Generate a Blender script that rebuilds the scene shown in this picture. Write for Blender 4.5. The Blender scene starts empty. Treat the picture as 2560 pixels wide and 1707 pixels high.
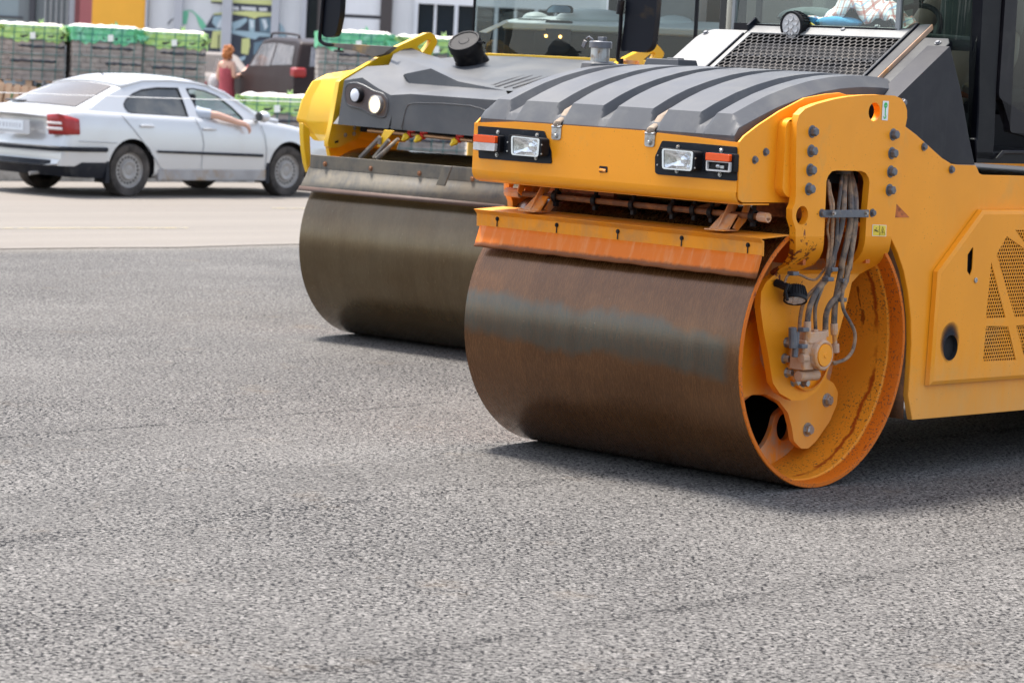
import bpy, bmesh, math, random
from math import sin, cos, pi, radians, atan2, hypot
from mathutils import Vector, Matrix
from mathutils.geometry import tessellate_polygon
random.seed(7)
SC = bpy.context.scene
COL = SC.collection

# ---------------------------------------------------------------- materials
def hexc(h):
    h = h.lstrip('#'); c = [int(h[i:i+2], 16)/255 for i in (0, 2, 4)]
    return tuple(x/12.92 if x <= .04045 else ((x+.055)/1.055)**2.4 for x in c)
def rgba(c):
    if isinstance(c, str): c = hexc(c)
    return (c[0], c[1], c[2], 1)
class NT:
    def __init__(s, name):
        s.m = bpy.data.materials.new(name); s.m.use_nodes = True
        s.t = s.m.node_tree; s.n = s.t.nodes; s.l = s.t.links
        s.b = s.n['Principled BSDF']; s.tc = s.n.new('ShaderNodeTexCoord')
    def set(s, **k):
        for a, v in k.items(): s.b.inputs[a.replace('_', ' ')].default_value = v
    def mapn(s, scale=(1, 1, 1), rot=(0, 0, 0), loc=(0, 0, 0)):
        n = s.n.new('ShaderNodeMapping'); s.l.new(s.tc.outputs['Object'], n.inputs[0])
        n.inputs['Scale'].default_value = scale; n.inputs['Rotation'].default_value = rot; n.inputs['Location'].default_value = loc
        return n.outputs[0]
    def noise(s, scale, vec=None, detail=4, rough=.55, dist=0):
        n = s.n.new('ShaderNodeTexNoise'); s.l.new(vec or s.tc.outputs['Object'], n.inputs['Vector'])
        n.inputs['Scale'].default_value = scale; n.inputs['Detail'].default_value = detail
        n.inputs['Roughness'].default_value = rough; n.inputs['Distortion'].default_value = dist
        return n.outputs['Fac']
    def vor(s, scale, vec=None, feat='F1', out='Distance', rnd=1):
        n = s.n.new('ShaderNodeTexVoronoi'); n.feature = feat; s.l.new(vec or s.tc.outputs['Object'], n.inputs['Vector'])
        n.inputs['Scale'].default_value = scale
        if 'Randomness' in n.inputs: n.inputs['Randomness'].default_value = rnd
        return n.outputs[out]
    def ramp(s, fac, *stops, interp='LINEAR'):
        n = s.n.new('ShaderNodeValToRGB'); s.l.new(fac, n.inputs[0]); e = n.color_ramp.elements; n.color_ramp.interpolation = interp
        while len(e) < len(stops): e.new(.5)
        for i, (p, c) in enumerate(stops):
            e[i].position = p
            e[i].color = (c, c, c, 1) if isinstance(c, (int, float)) else rgba(c)
        return n.outputs[0]
    def mix(s, fac, a, b, mode='MIX'):
        n = s.n.new('ShaderNodeMix'); n.data_type = 'RGBA'; n.blend_type = mode
        for i, v in ((0, fac), (6, a), (7, b)):
            if hasattr(v, 'links'): s.l.new(v, n.inputs[i])
            elif i == 0: n.inputs[0].default_value = v
            else: n.inputs[i].default_value = rgba(v)
        return n.outputs[2]
    def math(s, op, a, b=0, c=None):
        n = s.n.new('ShaderNodeMath'); n.operation = op
        for i, v in enumerate((a, b) if c is None else (a, b, c)):
            if hasattr(v, 'links'): s.l.new(v, n.inputs[i])
            else: n.inputs[i].default_value = v
        return n.outputs[0]
    def xyz(s, vec=None):
        n = s.n.new('ShaderNodeSeparateXYZ'); s.l.new(vec or s.tc.outputs['Object'], n.inputs[0]); return n.outputs
    def comb(s, x, y, z):
        n = s.n.new('ShaderNodeCombineXYZ')
        for i, v in enumerate((x, y, z)):
            if hasattr(v, 'links'): s.l.new(v, n.inputs[i])
            else: n.inputs[i].default_value = v
        return n.outputs[0]
    def bump(s, h, strength=.3, dist=.002):
        n = s.n.new('ShaderNodeBump'); s.l.new(h, n.inputs['Height']); n.inputs['Strength'].default_value = strength
        n.inputs['Distance'].default_value = dist; s.l.new(n.outputs[0], s.b.inputs['Normal']); return n
    def to(s, sock, name): s.l.new(sock, s.b.inputs[name])

def scale_c(c, k):
    if isinstance(c, str): c = hexc(c)
    return tuple(min(1, x*k) for x in c[:3])
def paint(name, col, rough=.45, var=.08, vs=3, dirt=None, dl=(.5, .75), ds=6, streak=None, sl=(.55, .8), metal=0, coat=0, bump=0, bs=60, spec=.5, chips=None, rdirt=None, chip_at=None, low=None, specks=None):
    """a painted or plain surface: tone variation, a dirt film with its own outline, streaks that run down, chips"""
    m = NT(name); m.set(Roughness=rough, Metallic=metal); m.b.inputs['Coat Weight'].default_value = coat
    m.b.inputs['Specular IOR Level'].default_value = spec
    c = m.mix(m.ramp(m.noise(vs), (.3, 0.), (.7, 1.)), scale_c(col, 1-var), scale_c(col, 1+var))
    if streak: c = m.mix(m.math('MULTIPLY', m.ramp(m.noise(1, m.mapn((38, 38, 2.2)), 6, .6), (sl[0], 0.), (sl[1], 1.)), .55), c, streak)
    if dirt:
        f = m.ramp(m.noise(ds, None, 8, .65, .3), (dl[0], 0.), (dl[1], 1.)); c = m.mix(f, c, dirt)
        if rdirt: m.to(m.ramp(f, (0, rough), (1, rdirt)), 'Roughness')
    if chips and chip_at:
        x, y, z = m.xyz(); (py, pz), rad = chip_at
        q = m.math('SQRT', m.math('ADD', m.math('POWER', m.math('SUBTRACT', y, py), 2), m.math('POWER', m.math('SUBTRACT', z, pz), 2)))
        c = m.mix(m.ramp(m.math('SUBTRACT', m.noise(26, None, 6, .7), m.math('MULTIPLY', q, .9)), (.47, 0.), (.49, 1.)), c, chips)
    elif chips: c = m.mix(m.ramp(m.noise(34, None, 5, .7), (.70, 0.), (.73, 1.)), c, chips)
    if low:
        x, y, z = m.xyz(); g = m.ramp(m.math('ADD', m.math('MULTIPLY', z, 1/low[0]), m.math('MULTIPLY', m.math('SUBTRACT', m.noise(1, m.mapn((14, 14, 3)), 7, .7), .5), 1.3)), (.25, 1.), (.95, 0.)); c = m.mix(m.math('MULTIPLY', g, .38), c, low[1])
    if specks: c = m.mix(m.math('MULTIPLY', m.math('MULTIPLY', m.ramp(m.noise(150, None, 2, .5), (.70, 0.), (.73, 1.)), m.ramp(m.noise(2.5, None, 3), (.45, 0.), (.6, 1.))), .8), c, specks)
    m.to(c, 'Base Color')
    if bump: m.bump(m.noise(bs, None, 3), bump, .003)
    return m.m
def plain(name, col, rough=.5, metal=0, emit=0, **k):
    m = NT(name); c = m.mix(m.noise(25), scale_c(col, .93), scale_c(col, 1.07)); m.to(c, 'Base Color'); m.set(Roughness=rough, Metallic=metal)
    if emit: m.b.inputs['Emission Color'].default_value = rgba(col); m.b.inputs['Emission Strength'].default_value = emit
    return m.m
def glass(name, tint=(.8, .9, .86), rough=.02, alpha=.25, dust=.0):
    """thin pane: part clear, part mirror, a film of dust"""
    m = NT(name); out = m.n['Material Output']
    tr = m.n.new('ShaderNodeBsdfTransparent'); tr.inputs[0].default_value = rgba(tint)
    gl = m.n.new('ShaderNodeBsdfGlossy'); gl.inputs['Roughness'].default_value = rough; gl.inputs[0].default_value = (.95, .97, 1, 1)
    lw = m.n.new('ShaderNodeLayerWeight'); lw.inputs[0].default_value = .5
    f = m.math('MINIMUM', m.math('ADD', m.math('MULTIPLY', m.math('POWER', lw.outputs['Facing'], 4), .9), .028+alpha*.3), 1)
    mx = m.n.new('ShaderNodeMixShader'); m.l.new(f, mx.inputs[0]); m.l.new(tr.outputs[0], mx.inputs[1]); m.l.new(gl.outputs[0], mx.inputs[2])
    df = m.n.new('ShaderNodeBsdfDiffuse'); df.inputs[0].default_value = rgba((.45, .47, .45))
    m2 = m.n.new('ShaderNodeMixShader'); m.l.new(m.math('MULTIPLY', m.ramp(m.noise(3, None, 8, .7), (.35, .15), (.7, 1.)), dust), m2.inputs[0])
    m.l.new(mx.outputs[0], m2.inputs[1]); m.l.new(df.outputs[0], m2.inputs[2]); m.l.new(m2.outputs[0], out.inputs[0])
    return m.m

# ---------------------------------------------------------------- mesh builder
def rnd(pts, r, n=5):
    """round the corners of a closed 2-D outline; r one radius or one per corner"""
    out = []; N = len(pts)
    for i in range(N):
        p = Vector(pts[i]); a = Vector(pts[i-1]); b = Vector(pts[(i+1) % N]); rr = r[i] if isinstance(r, (list, tuple)) else r
        if rr <= 0: out.append(tuple(p)); continue
        u = a-p; w = b-p; lu, lw = u.length, w.length
        if lu < 1e-6 or lw < 1e-6: continue
        u /= lu; w /= lw; t = min(rr, lu*.48, lw*.48)
        for k in range(n+1):
            s = k/n; q = (p+u*t)*(1-s)**2 + p*2*s*(1-s) + (p+w*t)*s*s; out.append(tuple(q))
    return out
def ell(cx, cy, rx, ry=None, n=28, a0=0):
    ry = rx if ry is None else ry
    return [(cx+rx*cos(a0+2*pi*k/n), cy+ry*sin(a0+2*pi*k/n)) for k in range(n)]
def lerp(a, b, t): return a+(b-a)*t
def sm(t): t = max(0, min(1, t)); return t*t*(3-2*t)
def interp(xs, ys, x):
    if x <= xs[0]: return ys[0]
    for i in range(1, len(xs)):
        if x <= xs[i]:
            t = (x-xs[i-1])/(xs[i]-xs[i-1]); return ys[i-1]+(ys[i]-ys[i-1])*t
    return ys[-1]
def cat(P, n=6):
    """catmull-rom through 3-D points"""
    P = [Vector(p) for p in P]; Q = [P[0]*2-P[1]]+P+[P[-1]*2-P[-2]]; out = []
    for i in range(1, len(Q)-2):
        for k in range(n):
            t = k/n; a, b, c, d = Q[i-1:i+3]
            out.append(.5*((2*b)+(c-a)*t+(2*a-5*b+4*c-d)*t*t+(3*b-a-3*c+d)*t**3))
    out.append(P[-1]); return out
class MB:
    def __init__(s): s.v = []; s.f = []; s.mi = []; s.cur = 0
    def add(s, vs, fs, mi=None):
        o = len(s.v); s.v += [tuple(v) for v in vs]
        for f in fs: s.f.append(tuple(i+o for i in f)); s.mi.append(s.cur if mi is None else mi)
        return s
    def box(s, c, d, rot=None, taper=1):
        x, y, z = (k/2 for k in d); vs = []
        for zz in (-z, z):
            k = 1 if zz < 0 else taper
            vs += [Vector((-x*k, -y*k, zz)), Vector((x*k, -y*k, zz)), Vector((x*k, y*k, zz)), Vector((-x*k, y*k, zz))]
        if rot is not None: vs = [rot @ v for v in vs]
        vs = [v+Vector(c) for v in vs]
        return s.add(vs, [(0, 3, 2, 1), (4, 5, 6, 7), (0, 1, 5, 4), (1, 2, 6, 5), (2, 3, 7, 6), (3, 0, 4, 7)])
    def b2(s, p, q): return s.box([(a+b)/2 for a, b in zip(p, q)], [abs(a-b) for a, b in zip(p, q)])
    def prism(s, outl, ax, a, b, holes=()):
        """closed 2-D outline (and holes) pushed from a to b along an axis"""
        def area(P): return sum(P[i-1][0]*P[i][1]-P[i][0]*P[i-1][1] for i in range(len(P)))
        loops = [list(outl)]+[list(h) for h in holes]
        if area(loops[0]) < 0: loops[0].reverse()
        for h in loops[1:]:
            if area(h) > 0: h.reverse()
        def P3(p, w):
            if ax == 'X': return (w, p[0], p[1])
            if ax == 'Y': return (p[0], w, p[1])
            return (p[0], p[1], w)
        tri = tessellate_polygon([[Vector((p[0], p[1], 0)) for p in L] for L in loops])
        flat = [p for L in loops for p in L]; n = len(flat)
        vs = [P3(p, a) for p in flat]+[P3(p, b) for p in flat]; fs = []
        flip = (b < a) != (ax == 'Y')
        for t in tri:
            i, j, k = t
            ar = (flat[j][0]-flat[i][0])*(flat[k][1]-flat[i][1])-(flat[k][0]-flat[i][0])*(flat[j][1]-flat[i][1])
            if ar < 0: j, k = k, j
            top = (i+n, j+n, k+n); bot = (i, k, j)
            if flip: top = top[::-1]; bot = bot[::-1]
            fs += [top, bot]
        o = 0
        for L in loops:
            m = len(L)
            for i in range(m):
                p, q = o+i, o+(i+1) % m
                f = (p, q, q+n, p+n); fs.append(f[::-1] if flip else f)
            o += m
        return s.add(vs, fs)
    def ring(s, P, cl=True):
        pass
    def tube(s, pts, r, seg=8, caps=True, flat=None):
        pts = [Vector(p) for p in pts]; n = len(pts); vs = []; fs = []
        t0 = (pts[1]-pts[0]).normalized(); up = Vector((0, 0, 1)) if abs(t0.z) < .9 else Vector((1, 0, 0))
        nrm = (up-t0*up.dot(t0)).normalized()
        for i, p in enumerate(pts):
            t = ((pts[min(i+1, n-1)]-pts[max(i-1, 0)])).normalized()
            nrm = (nrm-t*nrm.dot(t)).normalized(); bn = t.cross(nrm); rr = r[i] if isinstance(r, (list, tuple)) else r
            for k in range(seg):
                a = 2*pi*k/seg; vs.append(p+nrm*rr*cos(a)*(flat or 1)+bn*rr*sin(a))
        for i in range(n-1):
            for k in range(seg):
                a, b = i*seg+k, i*seg+(k+1) % seg; fs.append((a, b, b+seg, a+seg))
        if caps: fs += [tuple(range(seg))[::-1], tuple(range((n-1)*seg, n*seg))]
        return s.add(vs, fs)
    def cyl(s, a, b, r, seg=20, r2=None, caps=True):
        return s.tube([a, b], [r, r if r2 is None else r2], seg, caps)
    def lathe(s, prof, o, d, seg=28, a0=0, a1=2*pi):
        """profile [(distance along d, radius)] turned round d through o"""
        o = Vector(o); d = Vector(d).normalized(); u = Vector((0, 0, 1)) if abs(d.z) < .9 else Vector((0, 1, 0)); u = (u-d*u.dot(d)).normalized(); w = d.cross(u)
        full = abs(a1-a0-2*pi) < 1e-6; m = seg if full else seg+1; vs = []; fs = []
        for h, r in prof:
            for k in range(m):
                a = a0+(a1-a0)*k/seg; vs.append(o+d*h+u*r*cos(a)+w*r*sin(a))
        for i in range(len(prof)-1):
            for k in range(seg):
                p, q = i*m+k, i*m+(k+1) % m; fs.append((p, q, q+m, p+m))
        return s.add(vs, fs)
    def grid(s, G, closed=False, mi=None):
        """rows of 3-D points"""
        n = len(G[0]); vs = [p for R in G for p in R]; fs = []; 
        for i in range(len(G)-1):
            for k in range(n if closed else n-1):
                a, b = i*n+k, i*n+(k+1) % n; fs.append((a, b, b+n, a+n))
        return s.add(vs, fs, mi)
    def poly(s, pts): return s.add(pts, [tuple(range(len(pts)))])
    def sph(s, c, r, seg=16, rings=9):
        r = (r, r, r) if isinstance(r, (int, float)) else r; c = Vector(c)
        G = [[c+Vector((r[0]*sin(pi*i/rings)*cos(2*pi*k/seg), r[1]*sin(pi*i/rings)*sin(2*pi*k/seg), r[2]*cos(pi*i/rings))) for k in range(seg)] for i in range(rings+1)]
        return s.grid(G, True)
    def bolt(s, p, d, r=.015, h=.012, washer=True):
        p = Vector(p); d = Vector(d).normalized(); a0 = (p.x*37+p.z*91) % 1
        if washer: s.lathe([(0, r*1.35), (.003, r*1.35), (.003, r*.9)], p, d, 14)
        s.lathe([(.002, r), (h*.8, r), (h, r*.82), (h, 0)], p, d, 6, a0, a0+2*pi)
        return s
    def build(s, name, mats, parent=None, bevel=0, smooth=30, label=None, seg=2, sub=0, solid=0, offs=-1, loc=None, wn=False):
        me = bpy.data.meshes.new(name); me.from_pydata(s.v, [], s.f)
        if not isinstance(mats, (list, tuple)): mats = [mats]
        for m in mats: me.materials.append(m)
        me.polygons.foreach_set('material_index', s.mi)
        bm = bmesh.new(); bm.from_mesh(me); bmesh.ops.remove_doubles(bm, verts=bm.verts, dist=1e-5)
        if not solid and not sub: bmesh.ops.recalc_face_normals(bm, faces=bm.faces)
        bm.to_mesh(me); bm.free()
        if smooth:
            me.polygons.foreach_set('use_smooth', [True]*len(me.polygons)); me.set_sharp_from_angle(angle=radians(smooth))
        me.update(); o = bpy.data.objects.new(name, me); COL.objects.link(o)
        if parent: o.parent = parent
        if loc: o.location = loc
        if solid:
            k = o.modifiers.new('s', 'SOLIDIFY'); k.thickness = solid; k.offset = offs
        if sub:
            k = o.modifiers.new('u', 'SUBSURF'); k.levels = k.render_levels = sub
        if bevel:
            k = o.modifiers.new('b', 'BEVEL'); k.width = bevel; k.segments = seg; k.limit_method = 'ANGLE'; k.angle_limit = radians(40); k.harden_normals = False
        if label: o['label'] = label
        return o
def tag(o, label=None, cat=None, group=None, kind=None):
    if label: o['label'] = label
    if cat: o['category'] = cat
    if group: o['group'] = group
    if kind: o['kind'] = kind
    return o
def empty(name, loc, rz=0, **k):
    e = bpy.data.objects.new(name, None); COL.objects.link(e); e.location = loc; e.rotation_euler = (0, 0, rz); e.empty_display_size = .2
    return tag(e, **k)
def kids(o): return [c for c in bpy.data.objects if c.parent == o]
def copy_tree(o, parent=None):
    c = o.copy(); COL.objects.link(c); c.parent = parent
    for k in kids(o): copy_tree(k, c)
    return c
def hexmesh(mb, O, U, V, inside, pitch, hr, border=None):
    """a sheet of hexagonal cells, each with a round hole: O origin, U and V unit vectors in the sheet, inside(u, v)"""
    O, U, V = Vector(O), Vector(U), Vector(V); R = pitch/math.sqrt(3); us, vs_ = border
    j = 0; v = vs_[0]
    while v < vs_[1]:
        u = us[0]+(pitch/2 if j % 2 else 0)
        while u < us[1]:
            if inside(u, v):
                vs = []
                for k in range(6):
                    a = pi/6+k*pi/3; vs.append(O+U*(u+R*cos(a))+V*(v+R*sin(a)))
                for k in range(6):
                    a = pi/6+k*pi/3; vs.append(O+U*(u+hr*cos(a))+V*(v+hr*sin(a)))
                mb.add(vs, [(k, (k+1) % 6, 6+(k+1) % 6, 6+k) for k in range(6)])
            u += pitch
        v += 1.5*R; j += 1
def inpoly(P):
    def f(x, y):
        c = False
        for i in range(len(P)):
            a, b = P[i-1], P[i]
            if (a[1] > y) != (b[1] > y) and x < (b[0]-a[0])*(y-a[1])/(b[1]-a[1])+a[0]: c = not c
        return c
    return f
def body_from_edges(name, verts, edges, radii, mat, parent=None, sub=2, root=0):
    """one continuous skinned figure: joints, bones and a radius for every joint"""
    me = bpy.data.meshes.new(name); me.from_pydata(verts, edges, []); o = bpy.data.objects.new(name, me); COL.objects.link(o)
    k = o.modifiers.new('skin', 'SKIN'); k.use_smooth_shade = True
    sv = me.skin_vertices
    if not sv: 
        bm = bmesh.new(); bm.from_mesh(me); bm.verts.layers.skin.verify(); bm.to_mesh(me); bm.free(); sv = me.skin_vertices
    for i, r in enumerate(radii):
        sv[0].data[i].radius = r if isinstance(r, tuple) else (r, r); sv[0].data[i].use_root = (i == root)
    k = o.modifiers.new('sub', 'SUBSURF'); k.levels = k.render_levels = sub
    dg = bpy.context.evaluated_depsgraph_get(); dg.update()
    m2 = bpy.data.meshes.new_from_object(o.evaluated_get(dg)); bpy.data.objects.remove(o)
    m2.materials.clear(); m2.materials.append(mat); m2.polygons.foreach_set('use_smooth', [True]*len(m2.polygons))
    m2.polygons.foreach_set('material_index', [0]*len(m2.polygons))
    o = bpy.data.objects.new(name, m2); COL.objects.link(o); o.parent = parent
    return o

# ---------------------------------------------------------------- shared materials
M = {}
M['orange'] = paint('orange_paint', (.92, .335, .012), .38, .05, 2.5, dirt=(.70, .34, .07), dl=(.58, .85), ds=3.5, streak=(.86, .42, .07), sl=(.60, .9), coat=.08, spec=.3, bump=.03, bs=9, low=(.62, (.72, .46, .20)), specks=(.14, .05, .02))
M['orange_arm'] = paint('arm_paint', (.92, .335, .012), .38, .05, 2.5, dirt=(.70, .34, .07), dl=(.58, .85), ds=3.5, streak=(.86, .42, .07), sl=(.60, .9), coat=.08, spec=.3, bump=.03, bs=9, specks=(.14, .05, .02), chips=(.16, .03, .012), chip_at=((-.24, 1.0), .20))
M['beam_paint'] = paint('beam_paint', (.78, .27, .012), .5, .08, 4, dirt=(.50, .22, .06), dl=(.45, .72), ds=6, streak=(.62, .30, .10), sl=(.5, .8), specks=(.12, .04, .015), spec=.2, rdirt=.8)
M['orange_worn'] = paint('worn_orange_paint', (.80, .27, .012), .45, .08, 4, dirt=(.20, .06, .012), dl=(.55, .66), ds=9, streak=(.75, .50, .30), sl=(.5, .75), chips=(.10, .03, .01), rdirt=.8)
M['orange_dusty'] = paint('dusty_orange_paint', (.78, .27, .02), .55, .1, 5, dirt=(.52, .36, .24), dl=(.46, .64), ds=7, streak=(.62, .42, .28), sl=(.45, .7), rdirt=.85)
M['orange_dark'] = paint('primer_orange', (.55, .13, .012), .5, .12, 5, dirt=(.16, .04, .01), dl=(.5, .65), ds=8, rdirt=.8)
M['rust'] = paint('rusty_steel', (.17, .075, .035), .65, .25, 12, dirt=(.30, .12, .04), dl=(.45, .62), ds=14, bump=.3, bs=50)
M['black_plastic'] = paint('grey_black_plastic', (.072, .075, .082), .5, .06, 3, dirt=(.12, .12, .116), dl=(.45, .8), ds=4, rdirt=.6, bump=.06, bs=260, spec=.28)
M['black_panel'] = paint('black_panel', (.006, .009, .016), .4, .2, 6, dirt=(.05, .05, .05), dl=(.58, .8), ds=9, rdirt=.7, spec=.2)
M['black'] = paint('black_rubber', (.008, .008, .010), .6, .2, 10, dirt=(.05, .045, .04), dl=(.5, .8), ds=10, spec=.2)
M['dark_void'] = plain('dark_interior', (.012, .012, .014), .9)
M['steel'] = paint('zinc_steel', (.42, .43, .43), .38, .12, 14, dirt=(.28, .2, .12), dl=(.5, .7), ds=22, metal=.8, rdirt=.7)
M['bolt'] = paint('grey_bolt', (.13, .135, .15), .45, .12, 30, dirt=(.24, .2, .16), dl=(.55, .75), ds=40, metal=.3)
M['cover'] = paint('black_steel_cover', (.016, .016, .022), .45, .15, 3, dirt=(.042, .041, .043), dl=(.45, .8), ds=5, streak=(.034, .034, .038), rdirt=.6, spec=.2)
M['cover_top'] = paint('grey_cover_top', (.17, .17, .168), .5, .08, 4, dirt=(.24, .235, .225), dl=(.4, .7), ds=6, spec=.4)
M['cover_mid'] = paint('slope_panel_paint', (.06, .06, .063), .5, .1, 4, dirt=(.10, .10, .095), dl=(.4, .7), ds=4, spec=.12)
M['grille'] = paint('grille_paint', (.05, .05, .054), .6, .1, 6, dirt=(.10, .09, .08), dl=(.4, .7), ds=5, spec=.1)
M['radiator'] = paint('dusty_radiator', (.05, .036, .025), .95, .15, 8, dirt=(.02, .017, .015), dl=(.45, .6), ds=30, spec=0)
M['hose'] = paint('dusty_hose', (.085, .075, .07), .7, .2, 18, dirt=(.36, .24, .15), dl=(.42, .62), ds=14, rdirt=.9)
M['hose_tan'] = paint('tan_sleeve', (.40, .24, .13), .85, .2, 60, dirt=(.20, .14, .10), dl=(.45, .6), ds=50)
M['casting'] = paint('dusty_casting', (.55, .36, .24), .75, .12, 14, dirt=(.60, .26, .06), dl=(.5, .65), ds=14, bump=.2, bs=70)
M['amber'] = plain('amber_lens', (.85, .095, .012), .18)
M['clear'] = paint('clear_lens', (.62, .60, .58), .12, .12, 20, dirt=(.45, .40, .36), dl=(.5, .7), ds=20)
M['chrome'] = paint('reflector', (.85, .87, .9), .12, .2, 16, metal=1)
M['lens'] = glass('lamp_glass', (.9, .93, .95), .05, .5, .12)
M['cab_glass'] = glass('cab_glass', (.82, .92, .87), .01, .10, .07)
M['cab_glass_dark'] = glass('cab_glass_side', (.22, .30, .26), .01, .05, .05)
M['cab_black'] = paint('cab_frame', (.003, .0035, .007), .42, .15, 4, dirt=(.012, .012, .014), dl=(.5, .8), ds=5, spec=.14)
M['strap'] = paint('webbing_strap', (.28, .215, .16), .9, .1, 60, dirt=(.3, .25, .2), dl=(.5, .7), ds=30, bump=.4, bs=220)
M['white'] = plain('white_sticker', (.78, .8, .76), .4)
M['green_ink'] = plain('green_ink', (.03, .52, .10), .4)
M['yellow_ink'] = plain('yellow_sticker', (.80, .58, .03), .4)
M['black_ink'] = plain('black_ink', (.02, .02, .02), .4)
M['yellow'] = paint('yellow_paint', (.82, .49, .012), .36, .05, 2.5, dirt=(.76, .52, .12), dl=(.55, .8), ds=4, coat=.3, bump=.05, bs=40)
M['yellow_wire'] = plain('yellow_cable', (.75, .52, .02), .45)
M['grey_hood'] = paint('grey_hood', (.085, .088, .094), .45, .05, 3, dirt=(.13, .13, .126), dl=(.4, .8), ds=3, spec=.3, rdirt=.55, bump=.04, bs=200)
M['mud_steel'] = paint('muddy_steel', (.085, .080, .070), .6, .2, 6, dirt=(.18, .155, .115), dl=(.40, .62), ds=7, streak=(.17, .145, .105), sl=(.42, .62), rdirt=.9, bump=.2, bs=40)
M['skin'] = paint('skin', (.60, .36, .27), .5, .06, 12)

M['cab_frame2'] = paint('cab_door_frame', (.012, .0105, .014), .45, .12, 6, dirt=(.035, .032, .032), dl=(.5, .8), ds=7, spec=.18)
M['seal'] = paint('glazing_rubber', (.24, .25, .25), .6, .1, 20)
M['cloth_dark'] = paint('dark_cloth', (.07, .09, .09), .9, .2, 12, bump=.4, bs=40)
def drum_mat(name, base, patch, low, seed, gloss, wet):
    """worn steel shell: colour bands lie round the shell like the stains they are, fine streaks run round it"""
    m = NT(name); v = m.mapn(loc=(0, 0, -.6)); x, y, z = m.xyz(v)
    ang = m.math('ARCTAN2', z, m.math('MULTIPLY', y, -1))
    an = m.math('MULTIPLY', ang, .6)
    vec = m.comb(x, an, 0)
    fine = m.noise(1, m.comb(m.math('MULTIPLY', x, 260), m.math('MULTIPLY', an, 26), seed), 4, .7)
    mott = m.noise(2.2, m.comb(m.math('MULTIPLY', x, .8), an, seed), 6, .6)
    c = m.mix(m.ramp(mott, (.35, 0.), (.65, 1.)), base, low)
    # the grey wet patch: an angle window with a ragged outline that thickens towards one end
    edge = m.math('MULTIPLY', m.math('SUBTRACT', m.noise(3.2, m.comb(x, m.math('MULTIPLY', an, .6), seed+3), 8, .7), .5), .22)
    cen = m.math('ADD', m.math('MULTIPLY', x, -.045), patch[0])
    dd = m.math('ABSOLUTE', m.math('SUBTRACT', m.math('ADD', an, edge), cen))
    win = m.ramp(dd, (patch[1]-.02, 1.), (patch[1]+.022, 0.))
    ends = m.math('MULTIPLY', m.ramp(x if False else m.math('MULTIPLY', x, -1), (.05, 0.), (.10, 1.)), 1)
    win = m.math('MULTIPLY', win, ends)
    c = m.mix(m.math('MULTIPLY', win, 1), c, patch[2])
    c = m.mix(m.math('MULTIPLY', m.ramp(fine, (.35, 0.), (.72, 1.)), .42), c, scale_c(base, 1.9))
    rings = m.noise(1, m.comb(m.math('MULTIPLY', x, 11), m.math('MULTIPLY', an, .9), seed+9), 6, .65)
    c = m.mix(m.math('MULTIPLY', m.ramp(rings, (.40, 0.), (.62, 1.)), .22), c, scale_c(low, .62))
    # pale grit flecks
    fl = m.math('MULTIPLY', m.ramp(m.vor(48, m.comb(x, m.math('MULTIPLY', an, .5), seed), 'F1'), (.05, 1.), (.09, 0.)), m.ramp(m.noise(3, vec), (.5, 0.), (.62, 1.)))
    c = m.mix(m.math('MULTIPLY', fl, .55), c, (.45, .40, .33))
    rim = m.ramp(m.math('MULTIPLY', x, -1), (.004, 1.), (.03, 0.))
    m.to(c, 'Base Color'); m.set(Metallic=.45); m.b.inputs['Specular IOR Level'].default_value = .5; m.b.inputs['Coat Weight'].default_value = .18; m.b.inputs['Coat Roughness'].default_value = .13
    r = m.math('ADD', gloss, m.math('MULTIPLY', m.math('SUBTRACT', fine, .5), .12))
    r = m.math('ADD', r, m.math('MULTIPLY', win, wet)); m.to(r, 'Roughness')
    m.bump(m.math('ADD', m.math('MULTIPLY', fine, .7), m.noise(90, vec, 3)), .22, .0012)
    return m.m
M['drum'] = drum_mat('drum_steel_brown', (.130, .056, .018), (-.02, .09, (.055, .062, .052)), (.072, .026, .005), 1.3, .27, -.03)
M['drum2'] = drum_mat('drum_steel_grey', (.098, .070, .036), (.50, .10, (.066, .070, .058)), (.074, .042, .012), 7.7, .25, 0)
def rim_mat():
    m = NT('drum_inside_paint'); x, y, z = m.xyz()
    base = m.mix(m.noise(6), (.80, .27, .012), (.86, .35, .03))
    band = m.ramp(m.math('ADD', m.math('MULTIPLY', x, -1), m.math('MULTIPLY', m.noise(14, None, 5), .02)), (.075, 1.), (.085, 0.))
    c = m.mix(m.math('MULTIPLY', band, .85), base, (.62, .12, .003))
    sp = m.math('MULTIPLY', m.ramp(m.noise(95, None, 4, .65), (.58, 0.), (.60, 1.)), m.ramp(m.noise(3.5, None, 3), (.42, 0.), (.58, 1.)))
    c = m.mix(m.math('MULTIPLY', sp, .85), c, (.05, .04, .035))
    sm_ = m.math('ABSOLUTE', m.math('ADD', m.math('ADD', x, .135), m.math('MULTIPLY', m.math('SUBTRACT', m.noise(7, None, 6, .7), .5), .10)))
    c = m.mix(m.math('MULTIPLY', m.math('MULTIPLY', m.ramp(sm_, (.006, 1.), (.016, 0.)), m.ramp(m.noise(3.3, None, 4, .6), (.44, 0.), (.54, 1.))), .85), c, (.30, .030, .002))
    runs = m.ramp(m.noise(1, m.mapn((26, 5, 5)), 5, .6), (.66, 0.), (.69, 1.))
    c = m.mix(m.math('MULTIPLY', runs, .8), c, (.22, .035, .005))
    m.b.inputs['Specular IOR Level'].default_value = .25; m.to(c, 'Base Color'); m.set(Roughness=.5); return m.m
M['rim_in'] = rim_mat()

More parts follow.
